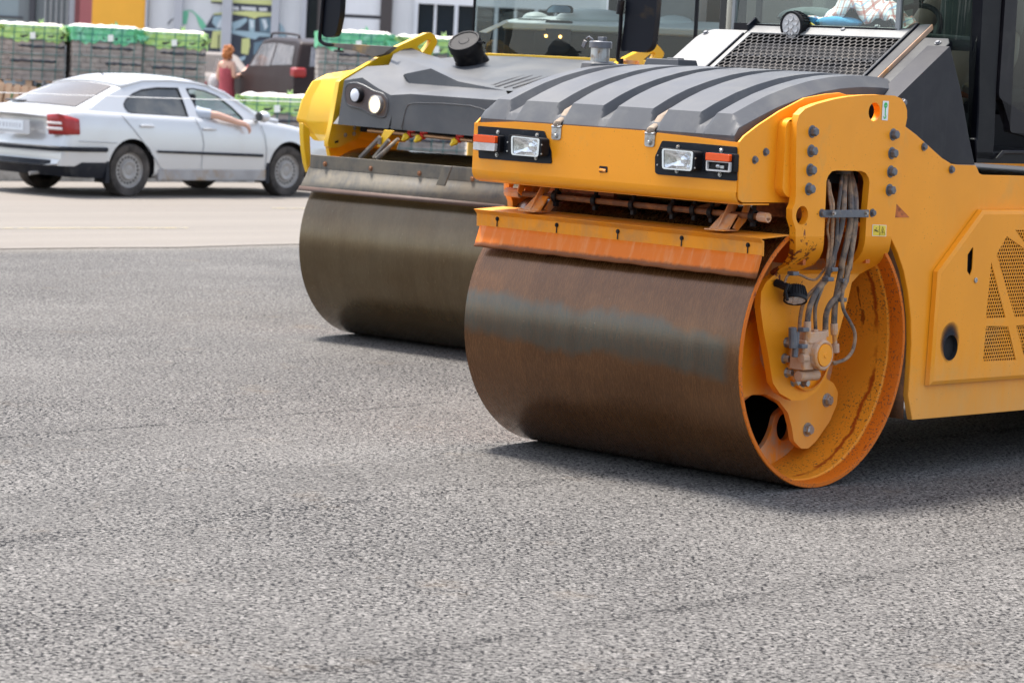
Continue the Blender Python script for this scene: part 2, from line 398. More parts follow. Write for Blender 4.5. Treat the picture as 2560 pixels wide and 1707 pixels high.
def scraper_mat():
    m = NT('scraper_rubber'); x, y, z = m.xyz()
    c = m.mix(m.noise(5), (.60, .12, .004), (.70, .18, .010))
    c = m.mix(m.math('MULTIPLY', m.ramp(m.noise(1, m.mapn((30, 8, 5)), 6, .65), (.48, 0.), (.70, 1.)), .5), c, (.66, .30, .12))
    e = m.ramp(m.math('ADD', m.math('SUBTRACT', z, .93), m.math('MULTIPLY', m.noise(22, None, 6, .7), .028)), (.036, 1.), (.048, 0.))
    c = m.mix(m.math('MULTIPLY', e, .9), c, (.13, .045, .015))
    m.to(c, 'Base Color'); m.set(Roughness=.5); m.b.inputs['Specular IOR Level'].default_value = .2; return m.m
M['scraper'] = scraper_mat()
NR = empty('road_roller', (1.36770, 11.93056, 0), -0.75021, label='orange road roller with a rust-brown front drum and a work light on its bonnet grille', cat='road roller', group='road rollers on the fresh asphalt')
W = 1.62
def make_drum(parent, mat, inner, ycen=0, detail=True):
    d = MB(); R = .6; c = (0, ycen, R); X = (-1, 0, 0)
    n = 128
    d.lathe([(.003, R-.022), (0, R-.018), (0, R-.004), (.004, R), (.4, R), (W-.4, R), (W-.004, R), (W, R-.004), (W, R-.02)], c, X, n)
    o = d.build('drum', mat, parent, smooth=35)
    i = MB(); i.lathe([(.003, R-.0221), (.07, R-.024), (.078, R-.030), (.36, R-.030), (.37, R-.05), (.40, .05)], c, X, 96)
    i.lathe([(W, R-.02), (W-.3, R-.03), (W-.35, R-.06), (W-.35, .05)], c, X, 64)
    return o, i
DR, inn = make_drum(NR, M['drum'], M['rim_in'])
# shell inside (to the web) and the web with its openings
si = MB(); si.lathe([(.0035, .5995), (-.0015, .5965), (-.0015, .580), (.003, .5779), (.07, .576), (.078, .570), (.37, .570)], (0, 0, .6), (-1, 0, 0), 96)
si.lathe([(W, .58), (W-.3, .57), (W-.35, .55), (W-.35, .02)], (0, 0, .6), (-1, 0, 0), 64)
si.build('shell_inside', M['rim_in'], DR, smooth=35)
h1 = rnd([(-0.1154,0.3314),(-0.035,0.3703),(0.0665,0.3601),(0.2054,0.3039),(0.1422,0.2733),(0.121,0.2016),(0.0828,0.1456),(0.0362,0.1128),(-0.0304,0.1627),(-0.0881,0.2531)], .02, 3)
h2 = ell(*[(a+b)/2 for a, b in zip(*[(0.1437,0.2587),(0.2799,0.1622)])], .052, .062, 20)
def rot2(P, a): return [( (p[0])*cos(a)-(p[1]-.6)*sin(a), .6+(p[0])*sin(a)+(p[1]-.6)*cos(a)) for p in P]
wb = MB(); wb.prism(ell(0, .6, .571, n=72), 'X', -.36, -.385, [h1, rot2(h1, 2.1), rot2(h1, -2.0), h2])
wb.build('drum_web', M['orange_dusty'], DR, bevel=.004)
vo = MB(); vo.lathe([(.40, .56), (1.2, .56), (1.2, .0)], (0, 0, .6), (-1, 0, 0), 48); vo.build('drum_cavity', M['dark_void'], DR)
# three-lobed carrier plate in front of the web
lob = [(-0.3511,0.6125),(-0.3357,0.4808),(-0.3007,0.3946),(-0.2646,0.3767),(-0.1956,0.3947),(-0.0965,0.3914),(-0.0006,0.3547),(0.0719,0.2978),(0.107,0.2282),(0.1273,0.167),(0.183,0.1303),(0.2374,0.1266),(0.2949,0.158),(0.3863,0.2404),(0.4335,0.3163),(0.4357,0.3732),(0.3971,0.4164),(0.3379,0.4408),(0.3381,0.5169),(0.3582,0.633),(0.2836,0.7326),(0.1208,0.776),(-0.0794,0.7629),(-0.2261,0.711)]
cp = MB(); cp.prism(rnd(lob, .012, 3), 'X', -.235, -.262)
cpo = cp.build('carrier_plate', M['orange'], DR, bevel=.004)
hub = MB(); hub.lathe([(-.12, .16), (.0, .17), (.36-.24, .19)], (-.24, 0, .62), (-1, 0, 0), 32); hub.build('drum_hub', M['orange_dusty'], DR)
bb = MB()
for p in [(0.3524,0.3407),(0.2212,0.2147)]:
    bb.bolt((-.235, p[0], p[1]), (1, 0, 0), .024, .026)
bb.build('hub_bolts', M['steel'], cpo, smooth=25)

# ------------------------------------------------------------ support arm: flat bolted plate above, bent inwards below
top = [(-0.3522,1.2323),(-0.3498,1.2838),(-0.3259,1.3474),(-0.3487,1.5919),(-0.3352,1.6267),(-0.2952,1.6535),(-0.2163,1.6756),(-0.0929,1.699),(0.0038,1.7121),(0.122,1.7223),(0.2323,1.7264),(0.3448,1.7253),(0.3976,1.7147),(0.4292,1.6915),(0.4468,1.6648),(0.4519,1.6287),(0.4445,1.5924),(0.4436,1.4898),(0.4104,1.3687),(0.4084,1.2477),(0.4052,1.2302)]
topr = [top[0]]+top[1:-1]+[top[-1]]
ring_c = [(-0.2721,1.2003)][0]
hz = top[0][1]
def amat(n, mirror=False): return n
def arm_mesh(xs=1):
    """the plate; xs=-1 mirrors it to the far side of the drum"""
    g = MB()
    A = [(-0.3398,1.2348),(-0.3243,1.2933),(-0.3387,1.4361)]
    up = [(-0.3384,1.4338),(-0.3487,1.5919),(-0.3352,1.6267),(-0.2952,1.6535),(-0.2163,1.6756),(-0.0929,1.699),(0.0038,1.7121),(0.122,1.7223),(0.2323,1.7264),(0.3448,1.7253),(0.3976,1.7147),(0.4292,1.6915),(0.4468,1.6648),(0.4519,1.6287),(0.4428,1.5894),(0.4415,1.4898),(0.4283,1.4413)]
    low = [(0.4096,1.3144),(0.4135,1.2532),(0.408,1.1715),(0.3934,1.1034)]
    hr = [(0.1953,1.1055),(0.1926,1.193),(0.1947,1.2266),(0.2005,1.3408),(0.1911,1.3643),(0.1662,1.3842),(0.1315,1.3924),(-0.0472,1.3934),(-0.0798,1.3893),(-0.1051,1.3693),(-0.1148,1.3462),(-0.1109,1.2408),(-0.1089,1.1946),(-0.1065,1.1086)]
    lf = [(-0.3081,1.1107),(-0.3112,1.1418),(-0.3381,1.186),(-0.3423,1.2283),(-0.3281,1.251),(-0.3244,1.2836),(-0.3263,1.3128)]
    rc = [(-0.2762,1.2405),(-0.2681,1.1601),(-0.3139,1.2005),(-0.2301,1.2001)]
    eyec = ((rc[2][0]+rc[3][0])/2, (rc[0][1]+rc[1][1])/2); ry = (rc[3][0]-rc[2][0])/2; rz = (rc[0][1]-rc[1][1])/2
    rc2 = [(0.1987,1.6917),(0.2076,1.61),(0.1599,1.6499),(0.2456,1.6518)]
    e2 = ((rc2[2][0]+rc2[3][0])/2, (rc2[0][1]+rc2[1][1])/2); r2 = ((rc2[3][0]-rc2[2][0])/2, (rc2[0][1]-rc2[1][1])/2)
    g.prism(up+low+hr+lf, 'X', .035, .002, [ell(*eyec, ry, rz), ell(*e2, *r2)])
    # bend: left strip, right strip, then one web
    R = [(0.035,-0.3081,1.1107),(0.035,-0.1065,1.1086),(0.035,0.1953,1.1055),(0.035,0.3934,1.1034),(0.03,-0.2977,1.0775),(0.03,-0.0991,1.075),(0.03,0.199,1.0713),(0.03,0.395,1.0689),(0.012,-0.2726,1.0462),(0.012,-0.08,1.0435),(0.012,0.2124,1.0393),(0.012,0.4122,1.0364),(-0.02,-0.2404,1.0134),(-0.02,-0.0549,1.0104),(-0.02,0.2286,1.0058),(-0.02,0.431,1.0026),(-0.065,-0.215,0.9794),(-0.065,-0.0357,0.9761),(-0.065,0.2397,0.9712),(-0.065,0.4362,0.9677),(-0.095,-0.2396,0.9573),(-0.095,-0.0925,0.9512),(-0.095,0.2434,0.9446),(-0.095,0.4049,0.9415),(-0.108,-0.253,0.9366),(-0.11,-0.1476,0.9342),(-0.11,0.2429,0.9262),(-0.108,0.3696,0.9238)]
    rows = [R[i*4:i*4+4] for i in range(7)]
    T = .033
    def strip(a, b):
        for i in range(6):
            p = [rows[i][a], rows[i][b], rows[i+1][b], rows[i+1][a]]
            q = [(x-T, y, z) for x, y, z in p]
            fs = [(0, 1, 2, 3), (7, 6, 5, 4), (0, 3, 7, 4), (1, 5, 6, 2)]
            g.add(p+q, fs)
    strip(0, 1); strip(2, 3)
    # fill between the strips from the sixth row down
    p = [rows[5][1], rows[5][2], rows[6][2], rows[6][1]]; q = [(x-T, y, z) for x, y, z in p]
    g.add(p+q, [(0, 1, 2, 3), (7, 6, 5, 4), (0, 4, 5, 1)])
    lw = [(-0.2395,0.939),(-0.3063,0.9025),(-0.3366,0.8616),(-0.3344,0.7921),(-0.302,0.6891),(-0.2628,0.5944),(-0.215,0.4613),(-0.1633,0.4136),(-0.0725,0.3767),(0.016,0.3738),(0.1032,0.4073),(0.1608,0.46),(0.2025,0.5463),(0.2514,0.6885),(0.2982,0.8216),(0.3154,0.8865),(0.3757,0.9266)]
    g.prism(lw, 'X', -.11, -.143)
    if xs < 0: g.v = [(-W-x, y, z) for x, y, z in g.v]; g.f = [f[::-1] for f in g.f]
    return g
ARM = arm_mesh().build('support_arm', M['orange_arm'], NR, smooth=30)
arm_mesh(-1).build('support_arm', M['orange_worn'], NR, smooth=30)
for p in [(-0.2377,1.5576),(-0.237,1.4754),(-0.2354,1.3942),(-0.2366,1.3129),(0.3535,1.5547),(0.3524,1.4724),(0.3531,1.3912),(0.3519,1.3099)]:
    b = MB(); b.bolt((.035, p[0], p[1]), (1, 0, 0), .0205, .027); b.build('bolt', M['bolt'], ARM, smooth=25, bevel=.002)
for p in [(-0.135,1.2095),(0.2336,1.209)]:
    b = MB(); b.bolt((.035, p[0], p[1]), (1, 0, 0), .014, .016); b.build('bolt', M['bolt'], ARM, smooth=25)
# raised box between arm and side panel (welded spacer)
sp = MB(); a = [(-0.7799,1.4275)]
so = [(-0.3801,1.5895),(-0.3446,1.6115),(-0.2879,1.6127),(-0.2537,1.2744),(-0.3392,1.2744),(-0.38,1.3044)]
sp.prism(rnd(so, .02, 4), 'X', -.04, .004); sp.build('arm_spacer', M['orange'], NR, bevel=.012, seg=3)
# dark recess behind the hose window
rc = MB(); rc.b2((-.30, -.16, .98), (-.03, -.14, 1.62)); rc.b2((-.30, .30, .98), (-.03, .33, 1.62)); rc.b2((-.22, -.14, 1.38), (-.18, .3, 1.44)); rc.b2((-.16, -.14, 1.15), (-.13, .3, 1.19))
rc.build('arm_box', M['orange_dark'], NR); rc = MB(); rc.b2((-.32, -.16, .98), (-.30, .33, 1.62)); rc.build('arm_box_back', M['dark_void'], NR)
# decals on the arm
st = [(0.2578,1.701),(0.3027,1.7009),(0.303,1.6149),(0.258,1.6164)]
k = MB(); k.poly([(.037, y, z) for y, z in st]); sk = k.build('hook_sticker', M['white'], ARM, smooth=0)
k = MB(); cx = sum(p[0] for p in st)/4; 
zt = st[0][1]; zb = st[2][1]; wd = st[1][0]-st[0][0]; hh = zt-zb
k.lathe([(0, .012), (.0012, .012), (.0012, .0075), (0, .0075)], (.0375, cx, zt-hh*.22), (1, 0, 0), 24)
k.prism([(cx-.006, zt-hh*.20), (cx+.006, zt-hh*.20), (cx, zt-hh*.12)], 'X', .0375, .0387)
k.prism([(cx-.0022, zt-hh*.30), (cx+.0022, zt-hh*.30), (cx+.0022, zt-hh*.19), (cx-.0022, zt-hh*.19)], 'X', .0375, .0385)
k.prism([(cx-.0024, zt-hh*.72), (cx+.0024, zt-hh*.72), (cx+.0024, zt-hh*.34), (cx-.0024, zt-hh*.34)], 'X', .0375, .0387)
k.lathe([(0, .0095), (.0012, .0095), (.0012, .0052), (0, .0052)], (.0375, cx-.001, zt-hh*.80), (1, 0, 0), 20, pi*.45, pi*1.9)
k.build('hook_symbol', M['green_ink'], sk, smooth=0)
ws = [(0.2402,1.1574),(0.3453,1.1542),(0.348,1.1039),(0.2422,1.1077)]
k = MB(); k.poly([(.0365, y, z) for y, z in ws]); sk = k.build('warning_sticker', M['white'], ARM, smooth=0)
def shr(P, f):
    cy = sum(p[0] for p in P)/4; cz = sum(p[1] for p in P)/4
    return [(cy+(p[0]-cy)*f, cz+(p[1]-cz)*f) for p in P]
w2 = shr(ws, .92); k = MB(); k.poly([(.0372, y, z) for y, z in w2]); k.build('warning_sticker_face', M['yellow_ink'], sk, smooth=0)
k = MB()
def on(u, v): 
    a, b, c, d = w2; return tuple(((a[i]*(1-u)+b[i]*u)*(1-v)+(d[i]*(1-u)+c[i]*u)*v) for i in range(2))
def ink(P, r=.0009):
    pts = [(.0378, *on(u, v)) for u, v in P]; k.tube(pts, r, 4)
ink([(.5, 0), (.5, 1)]); ink([(.74, .12), (.95, .88), (.55, .88), (.74, .12)]); ink([(.74, .35), (.74, .8)]); ink([(.66, .75), (.74, .5), (.84, .75)])
ink([(.1, .62), (.2, .40), (.3, .55), (.42, .45)], .0014); ink([(.1, .4), (.2, .55), (.42, .62)], .0014); ink([(.22, .28), (.30, .28)], .0016)
k.build('warning_symbol', M['black_ink'], sk, smooth=0)

# ------------------------------------------------------------ drum motor, fittings and hoses on the arm
mo = MB(); mc = [(-0.0539,0.5916)][0]; fc = [(0.013,0.5565)][0]
mo.lathe([(0, .14), (.02, .14), (.022, .13)], (-.11, fc[0]+.005, fc[1]+.0), (1, 0, 0), 40)
mot = mo.build('drum_motor', M['orange_worn'], NR, bevel=.002)
k = MB(); k.lathe([(0, .062), (.06, .066), (.125, .066), (.130, .062), (.130, .052), (.126, .050)], (-.09, mc[0], mc[1]), (1, 0, 0), 32)
k.box((-.03, mc[0]-.02, mc[1]+.075), (.09, .12, .05)); k.box((-.03, mc[0]-.07, mc[1]), (.08, .07, .13)); k.cyl((-.03, mc[0]-.09, mc[1]-.095), (-.03, mc[0]+.045, mc[1]-.095), .024, 14)
k.box((-.03, mc[0]+.062, mc[1]-.05), (.05, .03, .05)); k.build('motor_housing', M['casting'], mot, bevel=.006, seg=3)
k = MB(); k.lathe([(0, .05), (.008, .048), (.0085, .012), (.012, .010), (.012, 0)], (.035, mc[0], mc[1]), (1, 0, 0), 28); k.build('motor_cap', M['orange'], mot)
bl = MB()
for p in [(-0.137,0.6359),(-0.146,0.5656),(-0.1194,0.503),(-0.0684,0.461),(0.0002,0.4522)]: bl.bolt((-.11, *p), (1, 0, 0), .017, .03)
bl.build('motor_bolts', M['steel'], mot, smooth=25)
bl = MB()
for p in [(-0.1127,0.5399),(-0.0725,0.5323),(-0.0213,0.521),(-0.0554,0.509),(-0.0475,0.4884),(0.016,0.4809)]: bl.cyl((-.09, *p), (-.082, *p), .011, 12)
bl.build('port_plugs', M['orange_dusty'], mot)
HO = {
 'a': (.0075, 'hose', [(-0.06,0.1215,1.3812),(-0.02,0.0644,1.3033),(0.02,0.0011,1.2062),(0.02,0.0025,1.1396),(0.02,0.0019,1.0396),(0.01,0.0037,0.9653),(0.005,-0.0257,0.9405),(0,-0.0563,0.8739),(-0.005,-0.0832,0.8074),(-0.01,-0.0747,0.7532),(-0.02,-0.052,0.6979)]),
 'b': (.0115, 'hose', [(-0.07,0.1576,1.3808),(-0.02,0.0931,1.2966),(0.02,0.0428,1.206),(0.02,0.0248,1.1127),(0.02,-0.0103,1.0231),(0.01,-0.0234,0.9591),(0,-0.024,0.9177),(0,-0.0821,0.8746),(0,-0.1206,0.8223),(0,-0.1375,0.774),(0,-0.1403,0.7297)]),
 'c': (.0125, 'hose', [(-0.08,0.1938,1.3804),(-0.03,0.1545,1.296),(0.02,0.0988,1.2058),(0.02,0.087,1.1054),(0.02,0.0689,1.0386),(0.01,0.0644,0.9708),(0.005,0.0784,0.9742),(-0,0.0648,0.8844),(0,0.0508,0.8041),(0,0.0528,0.7142)]),
 'd': (.0115, 'hose', [(-0.08,0.2108,1.3805),(-0.02,0.1712,1.3034),(0.025,0.1257,1.206),(0.025,0.1234,1.1222),(0.025,0.1105,1.0317),(0.02,0.1105,0.9641),(0.02,0.1033,0.9705),(0.02,0.0897,0.9081),(0.015,0.0551,0.8547),(0.01,0.0032,0.8109),(0,-0.0093,0.7611),(-0.01,0.0053,0.6924)]),
 'e': (.005, 'hose_tan', [(-0.03,-0.0159,1.349),(-0.01,-0.0307,1.2872),(0.02,-0.0508,1.2263),(0.02,-0.0605,1.1866),(0.01,-0.0532,1.1393),(0.01,-0.0331,1.0792),(0.01,-0.0383,1.0227),(0,-0.0279,0.9717),(-0.02,-0.0165,0.9603),(-0.03,-0.054,0.9179),(-0.04,-0.0957,0.9179),(-0.05,-0.1425,0.9344),(-0.06,-0.1881,0.9415),(-0.06,-0.2266,0.9299),(-0.06,-0.2417,0.9016)]),
 'f': (.0075, 'hose_tan', [(-0.04,0.0045,1.3351),(-0.02,-0.01,1.2965),(0.01,-0.0263,1.2521),(0.025,-0.0417,1.2067),(0.02,-0.0308,1.1399),(0.02,-0.0293,1.0734),(0.01,-0.0248,0.9992),(0,-0.0255,0.9482),(0,-0.0139,0.9621),(-0.02,-0.0193,0.9158),(-0.03,-0.0538,0.88),(-0.04,-0.0887,0.8487),(-0.05,-0.1147,0.804),(-0.06,-0.1143,0.7495),(-0.06,-0.1162,0.696)]),
 'g': (.007, 'hose', [(0.03,0.1125,1.1863),(0.03,0.105,1.0725),(0.03,0.0988,0.9719),(0.03,0.0733,0.9138),(0.03,0.0584,0.8426),(0.03,0.0759,0.7838),(0.03,0.1263,0.7328),(0.03,0.1652,0.6864),(0.03,0.1723,0.6409),(0.03,0.1559,0.5964),(0.03,0.1138,0.5674),(0.02,0.0688,0.5539),(0.01,0.0492,0.5491)])}
for nm, (r, mt, P) in HO.items():
    k = MB(); k.tube(cat(P, 6), r*1.12, 10); k.build('hydraulic_hose', M[mt], NR)
k = MB(); q = [(-0.06,0.1264,1.4148),(-0.06,0.1304,1.3762)]; k.cyl(q[0], q[1], .036, 16); k.build('hose_sleeve', M['hose'], NR)
fit = MB()
for a, b, r in zip(*[iter([(0,-0.1412,0.7386),(0,-0.1338,0.6451),(0,0.0519,0.7233),(0,0.0593,0.6736),(0,0.071,0.6326),(0,0.0766,0.5941),(0,-0.155,0.6237),(0,-0.1515,0.6036),(0,-0.0084,0.6962),(0,-0.0054,0.667),(0,-0.0789,0.7009),(0,-0.0742,0.6695),(0,0.0873,0.5486),(0,0.0517,0.547),(0,-0.1723,0.58),(-0,-0.1321,0.5783)])]*2, (.016, .016, .017, .013, .014, .011, .010, .020)):
    fit.cyl(a, b, r, 10)
q = [(0,0.0593,0.6736),(0,0.0688,0.6327),(0,-0.139,0.6453),(0,-0.1477,0.6234),(0,-0.213,0.6968),(0,-0.2163,0.5863),(0,-0.2437,0.7156),(0,-0.2348,0.6269)]
fit.cyl(q[0], q[1], .011, 6); fit.cyl(q[2], q[3], .012, 6)
fit.build('hose_fitting', M['casting'], mot, bevel=.002)
k = MB(); k.cyl(q[4], q[5], .014, 10); k.cyl(q[6], q[7], .018, 10); k.build('valve_block', M['bolt'], mot, bevel=.002)
k = MB()
for p in [(0.015,-0.0061,0.9632),(0.015,-0.0312,0.921),(0.015,0.0788,0.9132),(0.015,0.0728,0.8282),(0.015,-0.1867,0.7063),(0.015,-0.1903,0.6347),(-0.05,-0.1977,0.9435)]:
    k.box(p, (.035, .042, .018))
k.build('hose_clips', M['bolt'], NR, bevel=.003)
# clamp bar across the hoses
k = MB(); q = [(0.05,-0.1323,1.2271),(0.05,-0.129,1.1958),(0.05,-0.0718,1.2259),(0.05,0.177,1.2244),(0.05,0.1806,1.1915),(0.05,-0.0684,1.1928)]
y0, y1, y2 = q[0][1], q[2][1], q[3][1]; zt, zb = q[3][2], q[4][2]
k.prism([(.037, y0), (.037, y0+.012), (.066, y1+.004), (.066, y2-.01), (.05, y2+.01), (.037, y2+.012), (.037, y2), (.058, y2-.02), (.058, y1+.008)], 'Z', zb, zt)
k.build('hose_clamp_bar', M['bolt'], ARM, bevel=.002)
k = MB()
for p in [(-0.0908,1.2116),(0.1452,1.2096)]: k.bolt((.064, *p), (1, 0, 0), .008, .012)
k.build('clamp_bar_screws', M['steel'], ARM, smooth=25)
def work_light(c, d, r, L, parent, upv=(0, 0, 1)):
    c = Vector(c); d = Vector(d).normalized(); k = MB()
    k.lathe([(-L, r*.55), (-L*.95, r*.72), (-L*.6, r*.9), (-L*.12, r), (0, r), (0, r*.86), (-.004, r*.84)], c, d, 32)
    u = Vector(upv); u = (u-d*u.dot(d)).normalized(); w = d.cross(u)
    for i in range(26):
        a = 2*pi*i/26; n = u*cos(a)+w*sin(a)
        if i % 26 > 20 or i < 7: k.tube([c-d*L*.95+n*r*.78, c-d*L*.5+n*r*.97, c-d*L*.25+n*r*1.0], r*.045, 5)
    o = k.build('work_light', M['black'], parent, smooth=40)
    k = MB(); k.lathe([(-.004, r*.85), (-.002, 0)], c, d, 24); k.build('lens', M['clear'], o)
    k = MB()
    for i in range(7):
        rr = 0 if i == 0 else r*.5; a = i*pi/3; p = c+u*rr*cos(a)+w*rr*sin(a)-d*.001
        k.lathe([(0, r*.22), (.003, r*.2), (.001, r*.1), (.0015, 0)], p, d, 12)
    k.build('led_cells', M['clear'], o)
    return o
q = [(-0.03,-0.1976,0.826),(-0.03,-0.2354,0.88)]
wl = work_light(q[0], (.30, -.35, -.88), .052, .068, NR)
k = MB(); k.cyl(q[1], (-.105, q[1][1]-.01, q[1][2]+.02), .018, 10); k.tube([Vector(q[1])+Vector(v) for v in ((0, -.02, .02), (0, -.035, -.01), (.01, -.03, -.05))], .007, 6); k.build('lamp_bracket', M['black'], wl)

# ------------------------------------------------------------ scraper beam in front of the drum
XL, XR = -.81-.837, -.81+.837
k = MB(); T = .008
k.prism([(-.545, 1.106), (-.345, 1.118), (-.345, 1.112), (-.53, 1.100), (-.512, 1.092), (-.508, 1.028), (-.520, 1.028), (-.522, 1.085)], 'X', XL, XR)
sb = k.build('scraper_beam', M['beam_paint'], NR, bevel=.002)
k = MB(); G = []
for i in range(41):
    x = lerp(XL+.022, XR-.005, i/40); w = .0015*sin(i*1.7)+.001*sin(i*.6)
    G.append([(x, -.515, 1.05), (x, -.530, 1.0), (x, -.548, .95+w), (x, -.556, .938+w)])
k.grid(G); k.build('scraper_blade', M['scraper'], NR, solid=.008)
k = MB()
for x in [p[0] for p in [(-1.5134,1.0666),(-1.1442,1.0729),(-0.7803,1.0736),(-0.4143,1.0737),(-0.0506,1.0755)]]:
    k.bolt((x, -.522, 1.070), (0, -1, 0), .0075, .008); k.prism([(x-.0025, 1.035), (x+.0025, 1.035), (x+.0025, 1.06), (x-.0025, 1.06)], 'Y', -.5225, -.5245)
k.build('scraper_bolts', M['black'], sb, smooth=25)
# two lever brackets, hung from the frame
def bracket(px):
    k = MB(); x = px
    k.prism([(-.52, 1.115), (-.40, 1.30), (-.355, 1.33), (-.33, 1.30), (-.37, 1.24), (-.45, 1.12)], 'X', x-.004, x+.004)
    k.add([(x-.045, -.52, 1.118), (x+.055, -.52, 1.118), (x+.045, -.44, 1.19), (x-.03, -.44, 1.19)], [(0, 1, 2, 3)])
    k.box((x+.005, -.49, 1.121), (.11, .10, .006)); k.box((x+.02, -.475, 1.155), (.07, .008, .09), Matrix.Rotation(-.7, 3, 'X'))
    k.prism([(-.47, 1.13), (-.41, 1.20), (-.36, 1.33), (-.33, 1.33), (-.33, 1.29), (-.38, 1.16), (-.43, 1.12)], 'X', x+.045, x+.052)
    k.bolt((x+.053, -.35, 1.315), (1, 0, 0), .016, .01)
    return k.build('scraper_bracket', M['orange_dusty'], NR, bevel=.003)
for px in [(-1.3246,1.1372),(-0.231,1.1341)]: bracket(px[0])
k = MB()
k.prism([(-.46, 1.20), (-.40, 1.36), (-.36, 1.36), (-.36, 1.32), (-.43, 1.18)], 'X', -1.46, -1.452); k.build('scraper_link', M['orange_worn'], NR, bevel=.003)
# spray bar with nozzle clamps
SB = [(-1.5591,-0.42,1.19),(-1.4719,-0.42,1.1909),(-1.2488,-0.42,1.1913),(-1.0102,-0.42,1.1895),(-0.7857,-0.42,1.1871),(-0.5588,-0.42,1.1854),(-0.4344,-0.42,1.1897),(-0.3378,-0.42,1.186),(-0.1111,-0.42,1.1869),(-0.0293,-0.42,1.1854)]
k = MB(); k.tube([SB[0], SB[-1]], .0135, 12); sbar = k.build('spray_bar', M['rust'], NR)
k = MB(); k.tube([SB[0], SB[1]], .022, 8); k.tube([SB[-2]+Vector((.05, 0, 0)) if False else Vector(SB[-2])+Vector((.03, 0, 0)), SB[-1]], .021, 8); k.build('end_fitting', M['casting'], sbar)
for p in SB[2:-1]:
    k = MB(); p = Vector(p); k.lathe([(-.012, .020), (-.012, .028), (.012, .028), (.012, .020)], p, (1, 0, 0), 14); k.box(p+Vector((0, 0, -.034)), (.018, .022, .022)); k.cyl(p+Vector((0, 0, .02)), p+Vector((0, 0, .045)), .010, 8); k.build('nozzle_clamp', M['black'], sbar, bevel=.002)
k = MB(); k.tube([Vector(SB[-3])+Vector((-.10, .01, .01)), (-.36, -.36, 1.22), (-.26, -.30, 1.33)], .012, 8); k.build('feed_pipe', M['rust'], sbar)
# undertray and cross frame beneath the bonnet
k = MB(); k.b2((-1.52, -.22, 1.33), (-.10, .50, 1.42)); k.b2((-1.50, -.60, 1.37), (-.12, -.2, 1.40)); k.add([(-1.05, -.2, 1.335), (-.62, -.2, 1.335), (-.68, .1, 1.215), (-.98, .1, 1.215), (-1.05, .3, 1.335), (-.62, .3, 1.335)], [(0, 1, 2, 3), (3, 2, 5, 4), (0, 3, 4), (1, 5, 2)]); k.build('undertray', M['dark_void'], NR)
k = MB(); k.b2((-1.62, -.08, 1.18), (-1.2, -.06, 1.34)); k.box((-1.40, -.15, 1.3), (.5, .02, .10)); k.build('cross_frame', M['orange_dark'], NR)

# ------------------------------------------------------------ bumper face with light clusters
FX0, FX1 = -1.585, -.045; FY = -.632
tb = [(-1.563,1.5171),(-1.3307,1.5215),(-1.1056,1.5221),(-1.0852,1.4914),(-1.0582,1.4837),(-1.0396,1.5243),(-0.8346,1.5259),(-0.5766,1.5229),(-0.5551,1.5169),(-0.539,1.4882),(-0.5135,1.4808),(-0.4945,1.5173),(-0.2875,1.511),(-0.0481,1.5)]
k = MB(); face = [(x, min(z, 1.522)) for x, z in tb]
bot = [(-0.0359,1.3379),(-0.427,1.3355),(-0.7636,1.3431),(-0.7742,1.3569),(-0.8079,1.3572),(-0.8104,1.3257),(-1.0659,1.3368),(-1.5523,1.3629)]
zb = 1.292
outl = [(FX0, 1.505)]+face[1:-1]+[(FX1, face[-1][1])]+[(FX1, zb), (FX0, zb)]
k.prism(outl, 'Y', FY, FY+.010)
for i in range(6):
    a, b = [FY+.05-(.05)*cos(t*pi/12) for t in (i, i+1)], [zb-.05*sin(t*pi/12) for t in (i, i+1)]
    for (u, v) in ((FX0, FX1),):
        k.add([(u, a[0], b[0]), (v, a[0], b[0]), (v, a[1], b[1]), (u, a[1], b[1])], [(0, 1, 2, 3)])
k.box(((FX0+FX1)/2, FY+.14, zb-.05), (FX1-FX0, .18, .006))
bf = k.build('bumper_face', M['orange'], NR, smooth=30)
lq = [(-0.8126,1.3557),(-0.7644,1.3551),(-0.7625,1.3288),(-0.8104,1.3257)]
k = MB(); k.prism(rnd(lq, .006, 4), 'Y', FY-.0004, FY-.0012); lo_ = k.build('latch_slot', M['dark_void'], bf)
k = MB(); k.cyl((lq[0][0]+.006, FY-.002, (lq[0][1]+lq[2][1])/2-.004), (lq[1][0]-.008, FY-.002, (lq[0][1]+lq[2][1])/2-.006), .007, 8); k.build('latch_pin', M['orange_worn'], lo_)
# side panels
sp = [(-0.6333,1.5031),(-0.6011,1.5291),(-0.5136,1.5751),(-0.3707,1.6383),(-0.2057,1.6973),(-0.0529,1.7189),(0.0447,1.7269),(0.1002,1.7183),(0.2253,1.7217),(0.2585,1.414),(-0.0699,1.4113),(-0.0534,1.252),(-0.2562,1.2494),(-0.5882,1.2499),(-0.6167,1.2613),(-0.6229,1.2784)]
def sidepanel(x, s):
    k = MB(); k.prism([sp[0]]+sp[1:], 'X', x, x-s*.012); return k
sidepanel(-.04, 1).build('side_panel', M['orange'], NR, bevel=.003)
sidepanel(-1.58, -1).build('side_panel', M['orange'], NR, bevel=.003)
k = MB()
for p in [(-0.4546,1.4637),(-0.5254,1.4297)]: k.bolt((-.04, *p), (1, 0, 0), .013, .014)
k.build('panel_bolts', M['bolt'], bf, smooth=25)
def cluster(zk, flip):
    pass
def xz(P): return [(x, z) for x, z in P]
